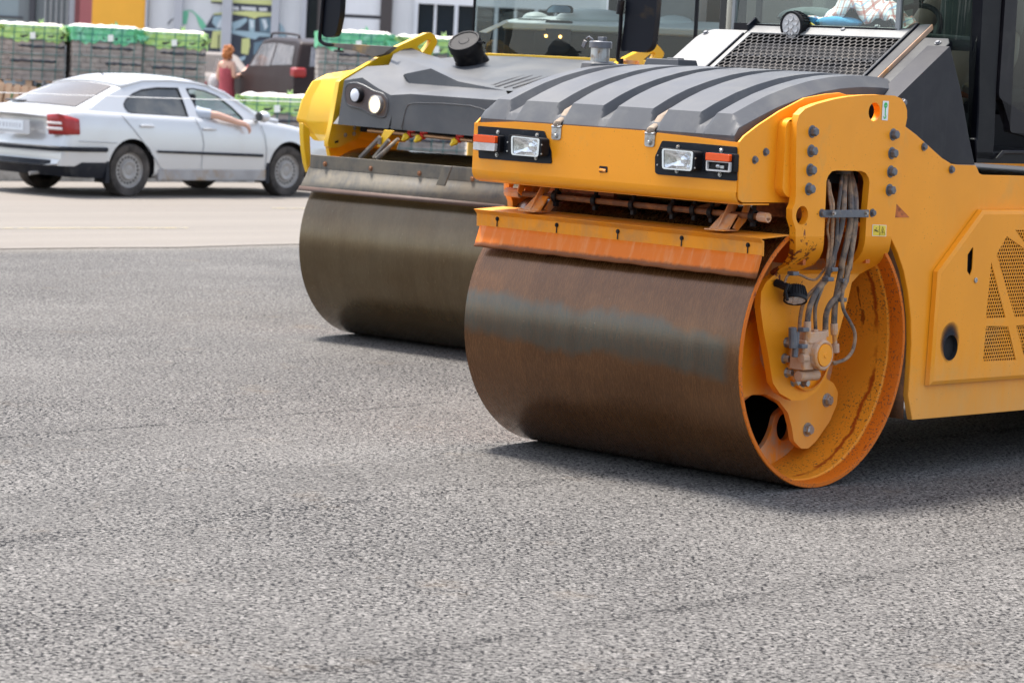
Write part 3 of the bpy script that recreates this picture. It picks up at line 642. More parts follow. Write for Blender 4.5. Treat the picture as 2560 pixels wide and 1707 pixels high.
def light_cluster(pan, hl, hlens, holes, am, alens, broken):
    k = MB(); k.prism(rnd(pan, .008, 3), 'Y', FY-.0005, FY-.006); o = k.build('light_cluster', M['black_panel'], NR, bevel=.0015)
    # headlight housing
    x0, z0, x1, z1 = hl[0][0], hl[0][1], hl[1][0], hl[1][1]
    k = MB(); ou = rnd([(x0, z0), (x1, z0-.006), (x1, z1+.004), (x0+.004, z1)], .016, 4)
    
    a0, b0, a1, b1 = hlens[0][0], hlens[0][1], hlens[1][0], hlens[1][1]
    inr = rnd([(a0, b0), (a1, b0-.004), (a1-.003, b1), (a0+.006, b1)], .012, 4)
    k.prism(ou, 'Y', FY-.006, FY-.058, [inr]); hs = k.build('headlight', M['black'], o, bevel=.006, seg=3)
    a0, b0, a1, b1 = hlens[0][0], hlens[0][1], hlens[1][0], hlens[1][1]
    inr = rnd([(a0, b0), (a1, b0-.004), (a1-.003, b1), (a0+.006, b1)], .012, 4)
    k = MB(); cx, cz = (a0+a1)/2, (b0+b1)/2
    big = [(cx+(x-cx)*1.12, cz+(z-cz)*1.13) for x, z in inr]
    k.prism(big, 'Y', FY-.058, FY-.0605, [inr]); k.build('lens_rim', M['white'], hs)
    k = MB(); n = 12; G = []
    for j in range(n+1):
        s = j/n; G.append([(cx+(x-cx)*s, FY-.030-.024*s*s, cz+(z-cz)*s) for x, z in inr])
    k.grid(G, True); k.build('reflector', M['chrome'], hs)
    k = MB(); k.lathe([(0, .016), (.012, .016), (.014, .010), (.018, 0)], (cx+.022, FY-.032, cz), (0, -1, 0), 18); k.build('bulb', M['chrome'], hs)
    k = MB(); k.poly([(x, FY-.0572, z) for x, z in inr]); k.build('headlight_glass', M['lens'], hs, smooth=0)
    # honeycomb vent
    k = MB(); k.prism([(holes[0][0], holes[1][1]), (holes[1][0], holes[1][1]), (holes[1][0], holes[0][1]), (holes[0][0], holes[0][1])], 'Y', FY-.0062, FY-.0068); k.build('vent_back', M['dark_void'], o)
    k = MB(); (u0, v1), (u1, v0) = holes
    hexmesh(k, (0, FY-.0085, 0), (1, 0, 0), (0, 0, 1), lambda u, v: True, .0125, .0052, ((u0, u1), (v0, v1))); k.build('vent_grid', M['black_panel'], o, smooth=0)
    # indicator
    x0, z0, x1, z1 = am[0][0], am[0][1], am[1][0], am[1][1]
    k = MB(); k.prism(rnd([(x0, z0), (x1+.012, z0), (x1+.012, z1), (x0, z1)], .008, 3), 'Y', FY-.006, FY-.036)
    ah = k.build('indicator', M['black'], o, bevel=.004)
    zm = alens[1][1]
    k = MB(); k.prism(rnd([(x0+.003, z0-.002), (x1-.002, z0-.004), (x1-.002, zm), (x0+.003, zm)], .005, 3), 'Y', FY-.036, FY-.054); k.build('amber_lens', M['amber'], ah, bevel=.004)
    if not broken:
        k = MB(); k.prism(rnd([(x0+.003, zm-.001), (x1-.002, zm-.001), (x1-.004, z1+.003), (x0+.004, z1+.003)], .005, 3), 'Y', FY-.036, FY-.053); k.build('white_lens', M['clear'], ah, bevel=.004)
    else:
        k = MB(); k.prism(rnd([(x0+.002, zm-.002), (x1-.001, zm-.002), (x1-.001, z1+.001), (x0+.004, z1+.001)], .005, 3), 'Y', FY-.036, FY-.048, [[(x0+.009, zm-.006), (x1-.008, zm-.006), (x1-.010, z1+.008), (x0+.011, z1+.008)]]); k.build('broken_lens_edge', M['clear'], ah)
        k = MB(); k.sph(((x0+x1)/2, FY-.043, (zm+z1)/2), (.013, .009, .009), 10, 6); k.box(((x0+x1)/2+.022, FY-.041, (zm+z1)/2-.002), (.02, .01, .012)); k.build('bare_bulb', M['steel'], ah)
    k = MB(); xs = (min(p[0] for p in pan), max(p[0] for p in pan)); zs = (min(p[1] for p in pan), max(p[1] for p in pan))
    for fx in (.28, .8):
        for zz in (zs[1]-.022, zs[0]+.022): k.bolt((lerp(xs[0], xs[1], fx), FY-.006, zz), (0, -1, 0), .0075, .008)
    for dx in (-.006, (hl[1][0]-hl[0][0])-.004):
        for dz in (-.035, -.075): k.cyl((hl[0][0]+dx+.008, FY-.058, hl[0][1]+dz), (hl[0][0]+dx+.008, FY-.062, hl[0][1]+dz), .0035, 8)
    k.build('cluster_screws', M['steel'], o, smooth=25)
    return o
light_cluster([(-1.5566,1.491),(-1.1471,1.4892),(-1.0994,1.4038),(-1.0921,1.348),(-1.1469,1.3459),(-1.5412,1.3453)], [(-1.3155,1.4646),(-1.1092,1.3746)], [(-1.2851,1.455),(-1.1303,1.3794)], [(-1.4077,1.4603),(-1.3371,1.3799)], [(-1.5377,1.4552),(-1.396,1.3811)], [(-1.5183,1.4546),(-1.3865,1.4204)], False)
light_cluster([(-0.4587,1.485),(-0.2831,1.4849),(-0.0502,1.4815),(-0.0396,1.3405),(-0.4711,1.3397),(-0.4887,1.3463),(-0.4938,1.4157)], [(-0.4341,1.4581),(-0.2282,1.3673)], [(-0.402,1.4499),(-0.2482,1.373)], [(-0.2525,1.4534),(-0.1954,1.3738)], [(-0.1791,1.4527),(-0.0465,1.3744)], [(-0.1626,1.4506),(-0.0353,1.4197)], True)

# ------------------------------------------------------------ ribbed plastic bonnet
bx = [p[0] for p in [(-1.582,1.5663),(-1.5325,1.6062),(-1.4226,1.6032),(-1.3923,1.5754),(-1.3408,1.5717),(-1.3217,1.6024),(-1.1263,1.5956),(-1.1013,1.5711),(-1.0556,1.5673),(-1.0411,1.5948),(-0.8595,1.5975),(-0.8399,1.572),(-0.7994,1.568),(-0.7733,1.5945),(-0.5747,1.59),(-0.5544,1.5684),(-0.509,1.5648),(-0.4897,1.5859),(-0.3068,1.5881),(-0.2854,1.5646),(-0.2512,1.5606),(-0.218,1.5891),(-0.0856,1.5889)]]
edges = [-1.555, -1.50]+bx[2:6]+bx[6:10]+bx[10:14]+bx[14:18]+bx[18:22]+[-.135, -.075]
# heights: 0 low (channel or side), 1 rib
hts = [0, 1]+[1, 0, 0, 1]*5+[1, 0]
side = [(-0.6125,1.5108),(-0.4891,1.5843),(-0.3459,1.6489),(-0.1804,1.7075),(-0.0479,1.7399),(0.0789,1.7524)]
prof_y = [-.625, -.612, -.560, -.46, -.34, -.20, -.05, .10, .25, .40, .52]
prof_z = [1.520, 1.556, 1.575, 1.612, 1.654, 1.692, 1.724, 1.745, 1.756, 1.757, 1.75]
def ribz(y, hgt):
    b = interp(prof_y, prof_z, y)
    return b+hgt*.046
xsamp = []
for i in range(len(edges)-1):
    for t in ((0, .5) if hts[i] == hts[i+1] else (0, .2, .4, .6, .8)): xsamp.append((lerp(edges[i], edges[i+1], t), lerp(hts[i], hts[i+1], t)))
xsamp.append((edges[-1], 0))
G = []
ys = [-.628, -.627, -.618, -.600, -.585, -.572, -.56, -.54]+[lerp(-.52, .52, i/24) for i in range(25)]
for j, y in enumerate(ys):
    row = []
    for x, h in xsamp:
        if j == 0: row.append((x, -.622, 1.498)); continue
        if j == 1: row.append((x, -.626, 1.527)); continue
        crown = .012*(1-((x+.81)/.75)**2)
        # ribs start behind a slanted front face, channels start nearer
        yy = y
        y1 = lerp(-.600, -.572, h)
        z = lerp(1.527, ribz(y1, h), (y+.627)/(y1+.627)) if y < y1 else ribz(y, h)
        ex = min(abs(x-edges[0]), abs(x-edges[-1]))
        row.append((x, yy, z+crown*sm((y+.63)/.2)))
    G.append(row)
G.append([(x, .55, 1.70) for x, h in xsamp])
k = MB(); k.grid(G)
# side skirts
for e in (0, -1):
    k.grid([[(R[e][0], R[e][1], R[e][2]) for R in G], [(R[e][0], R[e][1]+.004, R[e][2]-.045) for R in G]])
bon = k.build('bonnet', M['black_plastic'], NR, smooth=24, bevel=.004)
# filler pedestal, cap with padlock; raised box at the back of the bonnet
p0 = [(-1.5777,0.15,1.7879)][0]
q = [(-1.6301,0.1,1.7842),(-1.4381,0.1,1.7707),(-1.6045,0.1,1.8008),(-1.4503,0.1,1.7961),(-1.5259,0.1,1.8297),(-1.5292,0.1,1.8764)]
cx = (q[0][0]+q[1][0])/2; zz = q[4][2]
k = MB(); k.lathe([(0, .105), (.03, .098), (.075, .090), (.085, .080), (.085, .0)], (cx-.0, .15, zz-.105), (0, 0, 1), 6, .3, .3+2*pi); ped = k.build('filler_pedestal', M['black_plastic'], NR, bevel=.012, seg=3)
k = MB(); k.cyl((cx, .15, zz-.03), (cx, .15, zz+.045), .045, 24); k.build('filler_neck', M['steel'], ped)
k = MB(); k.lathe([(0, .055), (.028, .055), (.032, .05), (.032, 0)], (cx, .15, zz+.045), (0, 0, 1), 24); k.box((cx+.01, .15, zz+.085), (.035, .03, .025)); k.tube([(cx-.03, .13, zz+.08), (cx-.05, .12, zz+.095), (cx-.065, .12, zz+.085)], .006, 6); k.box((cx-.072, .115, zz+.06), (.022, .010, .035), Matrix.Rotation(.4, 3, 'Y')); k.build('filler_cap', M['bolt'], ped, bevel=.004)
bq = [(-1.4557,0.42,1.7852),(-1.4647,0.42,1.7498),(-1.306,0.42,1.7794),(-1.326,0.42,1.7408)]
k = MB(); k.box(((bq[0][0]+bq[2][0])/2+.02, .47, 1.80), (.24, .17, .08), None, .82); k.box((bq[2][0]-.03, .47, 1.843), (.07, .05, .008)); k.build('latch_box', M['black_plastic'], NR, bevel=.012, seg=3)
# hold-down straps
for c0 in [(-1.0741,1.4981),(-0.5301,1.4946)]:
    x = c0[0]
    k = MB(); P = [(-.640, 1.505), (-.632, 1.53), (-.60, 1.548), (-.57, 1.572), (-.50, 1.606), (-.40, 1.645), (-.30, 1.675), (-.2, 1.70)]
    G = []
    for i, (y, z) in enumerate(P):
        c = .012*(1-((x+.81)/.75)**2)*sm((y+.63)/.2)
        if i > 2: z = ribz(y, 0)+.010
        G.append([(x-.022+i*.001, y, z+c+.004), (x-.008, y-.003, z+c+.008), (x+.008, y-.003, z+c+.008), (x+.022+i*.001, y, z+c+.004)])
    k.grid(G); st = k.build('hold_down_strap', M['strap'], NR, solid=.004)
    k = MB(); k.prism(rnd([(x-.028, 1.520), (x+.028, 1.520), (x+.028, 1.455), (x-.028, 1.455)], [.004, .004, .014, .014], 4), 'Y', FY-.001, FY-.005); k.bolt((x, FY-.005, 1.473), (0, -1, 0), .009, .008); k.tube([(x-.026, FY-.006, 1.512), (x+.026, FY-.006, 1.512)], .005, 8); k.build('strap_bracket', M['steel'], st, bevel=.0015)
# ------------------------------------------------------------ radiator slope: panels, grille, channel, side cover
n = Vector((0, -.54, .842)).normalized(); V = Vector((0, .842, .54)).normalized(); O = Vector((0, .883, 1.968))
def S(x, v, h=0): return O+Vector((x, 0, 0))+V*v+n*h
def toslope(P): return [(p[0], (Vector(p)-O).dot(V)-0) for p in P]
def slab(P, h0, h1, name, mat, parent=NR, bevel=.003, holes=()):
    k = MB(); k.prism(P, 'Z', h0, h1, holes)
    k.v = [tuple(S(p[0], p[1], p[2])) for p in k.v]; return k.build(name, mat, parent, bevel=bevel)
gb = toslope([(-1.2335,0.8692,1.9589),(-0.5729,0.8661,1.9569),(-1.2409,0.8716,1.9604),(-1.1986,0.5322,1.7427),(-1.2269,0.93,1.9979)])
gr = toslope([(-1.2481,0.929,1.9972),(-0.3188,0.9267,1.9957),(-0.2804,0.5039,1.7246),(-0.3956,0.4855,1.7128),(-1.2756,0.8616,1.954),(-0.3466,0.8572,1.9512),(-1.2035,0.5319,1.7425),(-0.2195,0.5083,1.7274)])
xL, xT0, xT1 = gr[0][0], gr[0][1], gr[1][1]
GX0 = gr[0][0]-.015; GX1 = gr[1][0]
base = slab([(GX0-.01, -.78), (GX1+.005, -.78), (GX1+.005, .115), (GX0-.01, .115)], -.10, -.095, 'radiator_core', M['radiator'], bevel=0)
slab([(GX0, .035), (GX1, .035), (GX1, .125), (GX0, .125)], -.004, .004, 'grille_top_strip', M['cover_top'])
k = MB(); k.prism([(GX0, -.78), (GX0+.028, -.78), (GX0+.028, .035), (GX0, .035)], 'Z', -.003, .003); k.prism([(GX1-.035, -.78), (GX1, -.78), (GX1, .035), (GX1-.035, .035)], 'Z', -.003, .003)
k.v = [tuple(S(*p)) for p in k.v]; k.build('grille_border', M['cover_top'], NR, bevel=.001)
k = MB(); hexmesh(k, S(0, 0, 0), (1, 0, 0), V, lambda u, v: True, .0345, .0163, ((GX0+.030, GX1-.035), (-.70, .032))); k.build('grille', M['grille'], NR, smooth=0, solid=.002)
for v in (-.16, -.38, -.60):
    k = MB(); k.prism([(GX0, v), (GX1, v), (GX1, v+.018), (GX0, v+.018)], 'Z', -.02, -.006); k.v = [tuple(S(*p)) for p in k.v]; k.build('grille_bar', M['black_panel'], NR)
k = MB()
for (x, w) in ((GX0+.26, .03), (GX1-.22, .03)):
    k.prism([(x, -.6), (x+w, -.6), (x+w, -.2), (x, -.2)], 'Z', -.06, -.045)
k.v = [tuple(S(*p)) for p in k.v]; k.build('radiator_brackets', M['casting'], NR)
# channel rail on the right and small lip on the left
k = MB(); k.prism([(GX1, -.72), (GX1+.012, -.72), (GX1+.012, .13), (GX1, .13)], 'Z', -.03, .028); k.prism([(GX0-.012, .06), (GX0, .06), (GX0, .16), (GX0-.012, .16)], 'Z', -.01, .03); k.prism([(GX0-.012, -.72), (GX0-.004, -.72), (GX0-.004, .02), (GX0-.012, .02)], 'Z', -.01, .012); k.v = [tuple(S(*p)) for p in k.v]; k.build('slope_rail', M['black_panel'], NR, bevel=.001)
slab([(GX1+.014, -.75), (GX1+.075, -.75), (GX1+.075, .145), (GX1+.014, .145)], .012, .018, 'rail_cap', M['cover_mid'])
slab([(GX1+.075, -.75), (GX1+.081, -.75), (GX1+.081, .145), (GX1+.075, .145)], -.008, .018, 'rail_flange', M['casting'])
slab([(GX1+.082, -.75), (-.075, -.75), (-.075, .02), (-.10, .055), (GX1+.082, .055)], -.008, -.002, 'slope_panel_right', M['cover_mid'])
lp = toslope([(-1.5845,0.8956,1.9758),(-1.5621,0.9103,1.9852),(-1.2738,0.9035,1.9808),(-1.5381,0.608,1.7914),(-1.4057,0.6115,1.7936)])
slab(rnd([(-1.545, -.75), (-1.545, .0), (-1.50, .062), (GX0-.014, .062), (GX0-.014, -.75)], [0, .03, .03, 0, 0]), -.006, .0, 'slope_panel_left', M['cover_top'])
k = MB()
for x, v in ((-1.51, .02), (-1.51, -.26), (GX1-.40, .09), (-.13, .01), (-.13, -.24), (-.55, .13)): k.bolt(S(x, v, .0), n, .012, .010)
k.build('slope_bolts', M['bolt'], base, smooth=25)
# curved side cover, black, between arm and cab
sc = [(0.7665,1.9682),(0.7822,1.959),(0.8874,1.7744),(0.9833,1.5531),(1.0468,1.4256),(0.9091,1.4261),(0.8494,1.4311),(0.7683,1.4554),(0.4707,1.5912),(0.4162,1.7013),(0.4517,1.7184)]
k = MB(); k.prism([(sc[0][0]+.01, sc[0][1]-.012)]+sc[1:8]+[(sc[8][0]-.03, sc[8][1]), (.33, 1.60), (.33, 1.675)], 'X', .012, -.11)
# rolled upper edge
sco = k.build('side_cover', M['cover'], NR, smooth=35, bevel=.028, seg=5)
k = MB(); k.prism([(.40, 1.45), (1.0, 1.45), (.90, 1.94), (.38, 1.60)], 'X', -1.54, -.08); k.build('engine_block', M['dark_void'], NR)
# yellow cable, small parts behind the bonnet
k = MB(); k.tube(cat([(-1.2878,0.42,1.7902),(-1.2618,0.43,1.7858),(-1.2394,0.45,1.7699),(-1.2122,0.46,1.7496),(-1.2066,0.5,1.738)], 5), .0055, 8); k.build('yellow_cable', M['yellow_wire'], NR)
q = [(-1.0106,0.935,2.0011),(-0.9096,0.8913,1.973)]
wl = work_light(Vector(S(gr[0][0]+.42, .11, .075)), (-.08, -.98, -.06), .070, .09, NR)
lc = [(-1.0067,0.93,2.001)][0]
wl.location = Vector(lc)-Vector(S(gr[0][0]+.42, .11, .075))+Vector((.01, -.02, .028)); 
k = MB(); b0 = Vector(S(gr[0][0]+.42, .11, .075)); k.cyl(b0+Vector((.05, .03, -.01)), b0+Vector((.09, .03, -.06)), .012, 8); k.box(b0+Vector((.085, .03, -.065)), (.06, .05, .02)); k.build('lamp_bracket', M['black'], wl)
k = MB(); k.tube([b0+Vector(v) for v in ((.05, .08, .02), (.09, .08, .0), (.10, .07, -.05))], .006, 6); k.build('lamp_lead', M['yellow_wire'], wl)

# ------------------------------------------------------------ main body plate
bp = [(0.4707,1.5912),(0.5548,1.5572),(0.7683,1.4554),(0.8497,1.4284),(0.9093,1.4244),(1.044,1.4233),(1.0607,1.4104),(1.0785,1.388),(1.1099,1.3796),(1.4529,1.377)]
arch = [(0.4127,1.0945),(0.4689,1.0315),(0.5282,0.9438),(0.5725,0.846),(0.6075,0.7284),(0.6242,0.6109),(0.6269,0.5131),(0.6256,0.3761),(0.6331,0.2648)]
k = MB(); outl = [(.30, 1.60)]+bp[:-1]+[(1.45, bp[-1][1]), (3.9, 1.36), (3.9, .27), (3.55, .24)]+[(.67, .262)]+[a for a in arch[::-1][1:]]+[(.30, 1.10)]
exh = [(0.8949,0.588)][0]
k.prism(outl, 'X', .018, -.012); body = k.build('body_plate', M['orange'], NR, bevel=.003)
k = MB(); k.prism(outl, 'X', -W-.012, -W+.018); k.build('body_plate', M['orange'], NR)
k = MB(); ar = [(.30, 1.10)]+arch
G = [[(x, y, z) for x in (-.012, -.14)] for y, z in ar]; k.grid(G); k.build('arch_liner', M['rust'], NR, solid=.01)
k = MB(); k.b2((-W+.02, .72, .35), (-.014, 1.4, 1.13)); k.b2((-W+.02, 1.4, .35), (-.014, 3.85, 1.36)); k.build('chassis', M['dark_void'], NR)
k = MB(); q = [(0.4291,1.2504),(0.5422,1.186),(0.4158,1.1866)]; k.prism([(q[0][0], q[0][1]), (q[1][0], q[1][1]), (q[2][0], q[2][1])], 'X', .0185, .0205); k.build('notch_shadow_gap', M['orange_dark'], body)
k = MB(); 
for p in [(0.6181,1.5033),(0.8468,1.4032),(0.4372,1.6975)]: k.bolt((.02, *p), (1, 0, 0), .014, .014)
k.build('body_bolts', M['bolt'], body, smooth=25)
# engine hatch: bevelled plate with slot, exhaust hole and perforated fields
ho = [(1.086,1.2209),(0.7554,0.9407),(0.7481,0.4169)]
ho = [ho[0], ho[1], ho[2], (2.35, ho[2][1]-.012), (2.35, ho[0][1])]
def inset(P, d):
    out = []; N = len(P)
    ar = sum(P[i-1][0]*P[i][1]-P[i][0]*P[i-1][1] for i in range(N)); sg = 1 if ar > 0 else -1
    for i in range(N):
        a, b, c = Vector(P[i-1]), Vector(P[i]), Vector(P[(i+1) % N]); u = (b-a).normalized(); w = (c-b).normalized()
        n1 = Vector((-u.y, u.x))*sg; n2 = Vector((-w.y, w.x))*sg; bis = (n1+n2).normalized(); out.append(tuple(b+bis*d/max(.3, bis.dot(n1))))
    return out
hi = inset(ho, .022)
slot = [(1.0144,1.0477),(1.0236,1.0459),(1.0256,0.9467),(1.011,0.9175),(0.9844,0.939),(0.9802,1.0154)]
er = [(0.8335,0.5905),(0.9517,0.5858),(0.8879,0.6471),(0.9019,0.5283)]
ec = ((er[0][0]+er[1][0])/2, (er[2][1]+er[3][1])/2); erad = ((er[1][0]-er[0][0])/2, (er[2][1]-er[3][1])/2)
fields = [[(1.2958,1.0957),(1.4535,1.0053),(1.4909,0.7104),(1.4115,0.7129),(1.2186,1.0118)], [(1.1798,0.9781),(1.3332,0.7125),(1.1679,0.7161)], [(1.1727,0.6775),(1.3593,0.671),(1.4479,0.5074),(1.1671,0.5138)], [(1.4272,0.6716),(1.4958,0.6722),(1.5171,0.5044)], [(1.3649,1.125),(1.4384,1.1243),(1.4457,1.0663)]]
f0 = fields[0]; fields[0] = [f0[0], (1.55, 1.0), (1.55, f0[3][1]), f0[3], f0[4]]
f3 = fields[3]; fields[3] = [f3[0], (1.52, f3[0][1]), (1.52, f3[2][1]), (f3[2][0]+.01, f3[2][1])]
k = MB(); PX = .05
k.prism(hi, 'X', PX, PX-.004, [slot, ell(*ec, *erad)]+fields)
k.grid([[(.02, *p) for p in ho], [(PX-.008, *inset([ho[i] for i in range(5)], .004)[j]) for j in range(5)], [(PX, *p) for p in hi]], True)
hatch = k.build('engine_hatch', M['orange'], NR, smooth=20)
k = MB()
for F in fields:
    ys_ = [p[0] for p in F]; zs_ = [p[1] for p in F]; c = (sum(ys_)/len(F), sum(zs_)/len(F))
    big = F
    hexmesh(k, (PX-.0015, 0, 0), (0, 1, 0), (0, 0, 1), inpoly([(c[0]+(p[0]-c[0])*1.02, c[1]+(p[1]-c[1])*1.02) for p in big]), .0190, .0079, ((min(ys_)-.01, max(ys_)+.01), (min(zs_)-.01, max(zs_)+.01)))
k.build('hatch_mesh', M['orange'], hatch, smooth=0, solid=.003)
k = MB(); k.prism(inset(ho, .03), 'X', .0215, .024); k.build('hatch_back', M['dark_void'], hatch)
k = MB(); k.lathe([(0, erad[0]*1.0), (-.025, erad[0]*1.0), (-.025, 0)], (PX-.002, *ec), (1, 0, 0), 28); k.build('exhaust_pipe', M['dark_void'], hatch)
k = MB(); p = [(1.057,0.895)][0]; k.lathe([(0, .012), (.005, .012), (.006, .009), (.004, .008), (.004, 0)], (PX, *p), (1, 0, 0), 20); k.build('hatch_lock', M['steel'], hatch)
m = NT('soot'); tr = m.n.new('ShaderNodeBsdfTransparent'); mx = m.n.new('ShaderNodeMixShader'); v = m.mapn(loc=(0, -ec[0]+.012, -ec[1]-.03)); x, y, z = m.xyz(v)
rr = m.math('SQRT', m.math('ADD', m.math('POWER', m.math('MULTIPLY', y, 1.25), 2), m.math('POWER', z, 2)))
fa = m.math('MULTIPLY', m.ramp(m.math('ADD', rr, m.math('MULTIPLY', m.noise(20), .02)), (.05, 1.), (.108, 0.)), .85); m.l.new(fa, mx.inputs[0]); m.l.new(tr.outputs[0], mx.inputs[1]); m.set(Roughness=.9); m.to(m.mix(0, (.02, .022, .03), (0, 0, 0)), 'Base Color'); m.l.new(m.b.outputs[0], mx.inputs[2]); m.l.new(mx.outputs[0], m.n['Material Output'].inputs[0])
k = MB(); k.prism(ell(ec[0], ec[1]+.01, .1, .11, 36), 'X', PX+.0006, PX+.0007, [ell(*ec, *erad)]); k.build('soot_stain', m.m, hatch, smooth=0)
# rear drum and its yoke
D2, _ = make_drum(NR, M['drum'], M['rim_in'], 3.95)
k = MB(); k.lathe([(.003, .5779), (.07, .576), (.37, .570), (.37, .0)], (0, 3.95, .6), (-1, 0, 0), 64); k.lathe([(W-.003, .5779), (W-.37, .570), (W-.37, .0)], (0, 3.95, .6), (-1, 0, 0), 64); k.build('shell_inside', M['rim_in'], D2)
k = MB(); k.prism(rnd([(3.55, 1.36), (3.6, .95), (3.75, .6), (3.85, .45), (4.05, .45), (4.15, .6), (4.3, .95), (4.4, 1.36)], .05), 'X', .02, -.02); k.prism(rnd([(3.55, 1.36), (3.6, .95), (3.75, .6), (3.85, .45), (4.05, .45), (4.15, .6), (4.3, .95), (4.4, 1.36)], .05), 'X', -W+.02, -W-.02); k.b2((-W, 3.4, 1.2), (0, 4.6, 1.42)); k.build('rear_frame', M['orange'], NR, bevel=.01)

# ------------------------------------------------------------ cab: base, posts, panes, inside
cab = MB(); cy0, cy1 = 1.0, 2.75; cxl, cxr = -1.50, -.03
cb = [(1.1041,1.5466),(1.1191,1.4475)]
zb0 = 1.432; zt0 = 2.95
# floor pan, rear and roof
cab.b2((cxl, 1.12, zb0), (cxr, cy1, zb0+.05)); cab.b2((cxl-.05, 1.42, zt0), (cxr+.05, cy1+.1, zt0+.12)); cab.b2((cxl, cy1-.05, zb0), (cxr, cy1, zb0+.6))
cab.b2((cxl+.10, .96, zb0), (-.14, 1.02, 1.985))
cabo = cab.build('cab_shell', M['cab_black'], NR, bevel=.015)
# right front post and door frame (traced on the cab side)
def post(P, X0, X1, name, mat='cab_black', bev=.008):
    k = MB(); k.prism(P, 'X', X0, X1); return k.build(name, M[mat], NR, bevel=bev)
pf = [(1.0574,2.1812),(1.2337,2.1904),(1.2469,1.794),(1.2596,1.5662),(1.2593,1.4432),(1.1191,1.4475),(1.1014,1.5437),(1.1145,1.5439),(1.1085,1.6769),(1.0913,1.9021)]
pf[0] = (pf[0][0]-.0, 2.9); pf[1] = (pf[1][0], 2.9)
post(pf, -.03, -.09, 'cab_post')
df = [(1.2674,2.1923),(1.3702,2.1976),(1.3821,1.8556),(1.3702,1.5771),(1.3666,1.5224),(1.499,1.5289),(1.5021,1.504),(1.3182,1.4942),(1.2598,1.4494),(1.2512,1.4522),(1.2647,1.5095),(1.2571,1.7377),(1.2546,1.965)]
dfo = [(df[0][0]-.02, 2.85), (2.3, 2.85), (2.3, df[-4][1]-.01), df[-5], df[-4]] 
x0 = df[0][0]; fr_o = [(df[11][0]-.0, df[11][1]), (df[0][0]-.012, 2.84), (2.15, 2.84), (2.15, df[10][1]-.035)]
fr_i = [(df[3][0], df[3][1]), (df[1][0]-.02, 2.74), (2.07, 2.74), (2.07, df[3][1]-.004)]
k = MB(); k.prism(rnd(fr_o, .03, 4), 'X', -.022, -.06, [rnd(fr_i, .03, 4)])
dr = k.build('cab_door', M['cab_frame2'], NR, bevel=.01, seg=3)
k = MB(); kp = [(1.2554,1.4525),(1.3121,1.4943),(1.4961,1.5024),(1.4981,1.4868),(1.3246,1.4773),(1.2762,1.4509)]; kp = kp[:2]+[(2.1, kp[2][1]), (2.1, kp[3][1])]+kp[4:]
k.prism(kp, 'X', -.012, -.022); k.build('door_ridge', M['cab_frame2'], dr, bevel=.004)
k = MB(); k.poly([(-.045, *p) for p in fr_i]); k.build('door_glass', M['cab_glass_dark'], dr, smooth=0)
post([(2.15, zb0), (2.3, zb0), (2.3, 2.9), (2.15, 2.9)], -.03, -.09, 'cab_post'); post([(2.62, zb0), (2.75, zb0), (2.75, 2.9), (2.62, 2.9)], -.03, -.09, 'cab_post')
for yy in ((1.03, 1.13), (2.62, 2.75)): post([(yy[0], zb0), (yy[1], zb0), (yy[1], 2.9), (yy[0], 2.9)], cxl, cxl+.06, 'cab_post')
# windscreen, corner panes
wsx0, wsx1, cxr2 = -1.395, -.415, -.045
k = MB(); k.grid([[(wsx0, .975, 1.99), (wsx1, .975, 1.99)], [(wsx0, .99, 2.45), (wsx1, .99, 2.45)], [(wsx0, 1.42, 2.97), (wsx1, 1.42, 2.97)]]); k.build('windscreen', M['cab_glass'], NR, smooth=0)
k = MB(); k.b2((wsx0, .965, 1.985), (wsx1, .98, 2.035)); k.b2((wsx0+.12, .985, 2.04), (wsx0+.15, 1.0, 2.9)); k.build('windscreen_frame', M['cab_frame2'], NR)
k = MB(); k.prism([(wsx1-.012, .965), (wsx1+.012, .965), (wsx1+.014, .99), (wsx1-.01, .99)], 'Z', 1.97, 2.9); k.prism([(wsx0-.012, .965), (wsx0+.006, .965), (wsx0+.006, .99), (wsx0-.01, .99)], 'Z', 1.97, 2.9); k.build('glazing_seal', M['seal'], NR)
gy = pf[0][0]
k = MB(); k.grid([[(wsx1, .975, z), (-.30, .985, z), (-.16, 1.02, z), (-.075, 1.09, z), (-.05, gy+.03, z)] for z in (1.46, 2.9)]); k.build('corner_glass', M['cab_glass_dark'], NR, smooth=60)
k = MB(); k.grid([[(wsx0, .975, z), (-1.46, .99, z), (-1.50, 1.06, z)] for z in (1.9, 2.9)]); k.build('corner_glass', M['cab_glass'], NR, smooth=60)
# left post seen past the windscreen
k = MB(); k.prism([(-1.60, 1.10), (-1.50, 1.06), (-1.50, 1.2), (-1.60, 1.22)], 'Z', 1.7, 2.9); k.build('cab_post', M['cab_black'], NR, bevel=.02)
# inside: dash, seat, wheel
k = MB(); k.b2((-1.25, 1.06, 1.95), (-.30, 1.45, 2.02)); k.b2((-1.0, 1.3, 1.45), (-.6, 1.45, 1.98)); k.build('dashboard', M['black_plastic'], NR, bevel=.02)
k = MB(); k.box((-.80, 2.1, 1.72), (.5, .5, .14)); k.box((-.80, 2.36, 2.05), (.48, .12, .62)); k.box((-.80, 2.36, 2.45), (.28, .1, .2)); k.build('operator_seat', M['black'], NR, bevel=.04, seg=3)
k = MB(); P = [Vector((-.80+.19*cos(a), 1.58+.11*sin(a), 2.02+.15*sin(a))) for a in [2*pi*i/24 for i in range(25)]]; k.tube(P, .014, 8); k.cyl((-.8, 1.58, 2.02), (-.8, 1.48, 1.85), .02, 8); k.cyl((-.99, 1.58, 2.02), (-.61, 1.58, 2.02), .012, 8); k.build('steering_wheel', M['black'], NR)
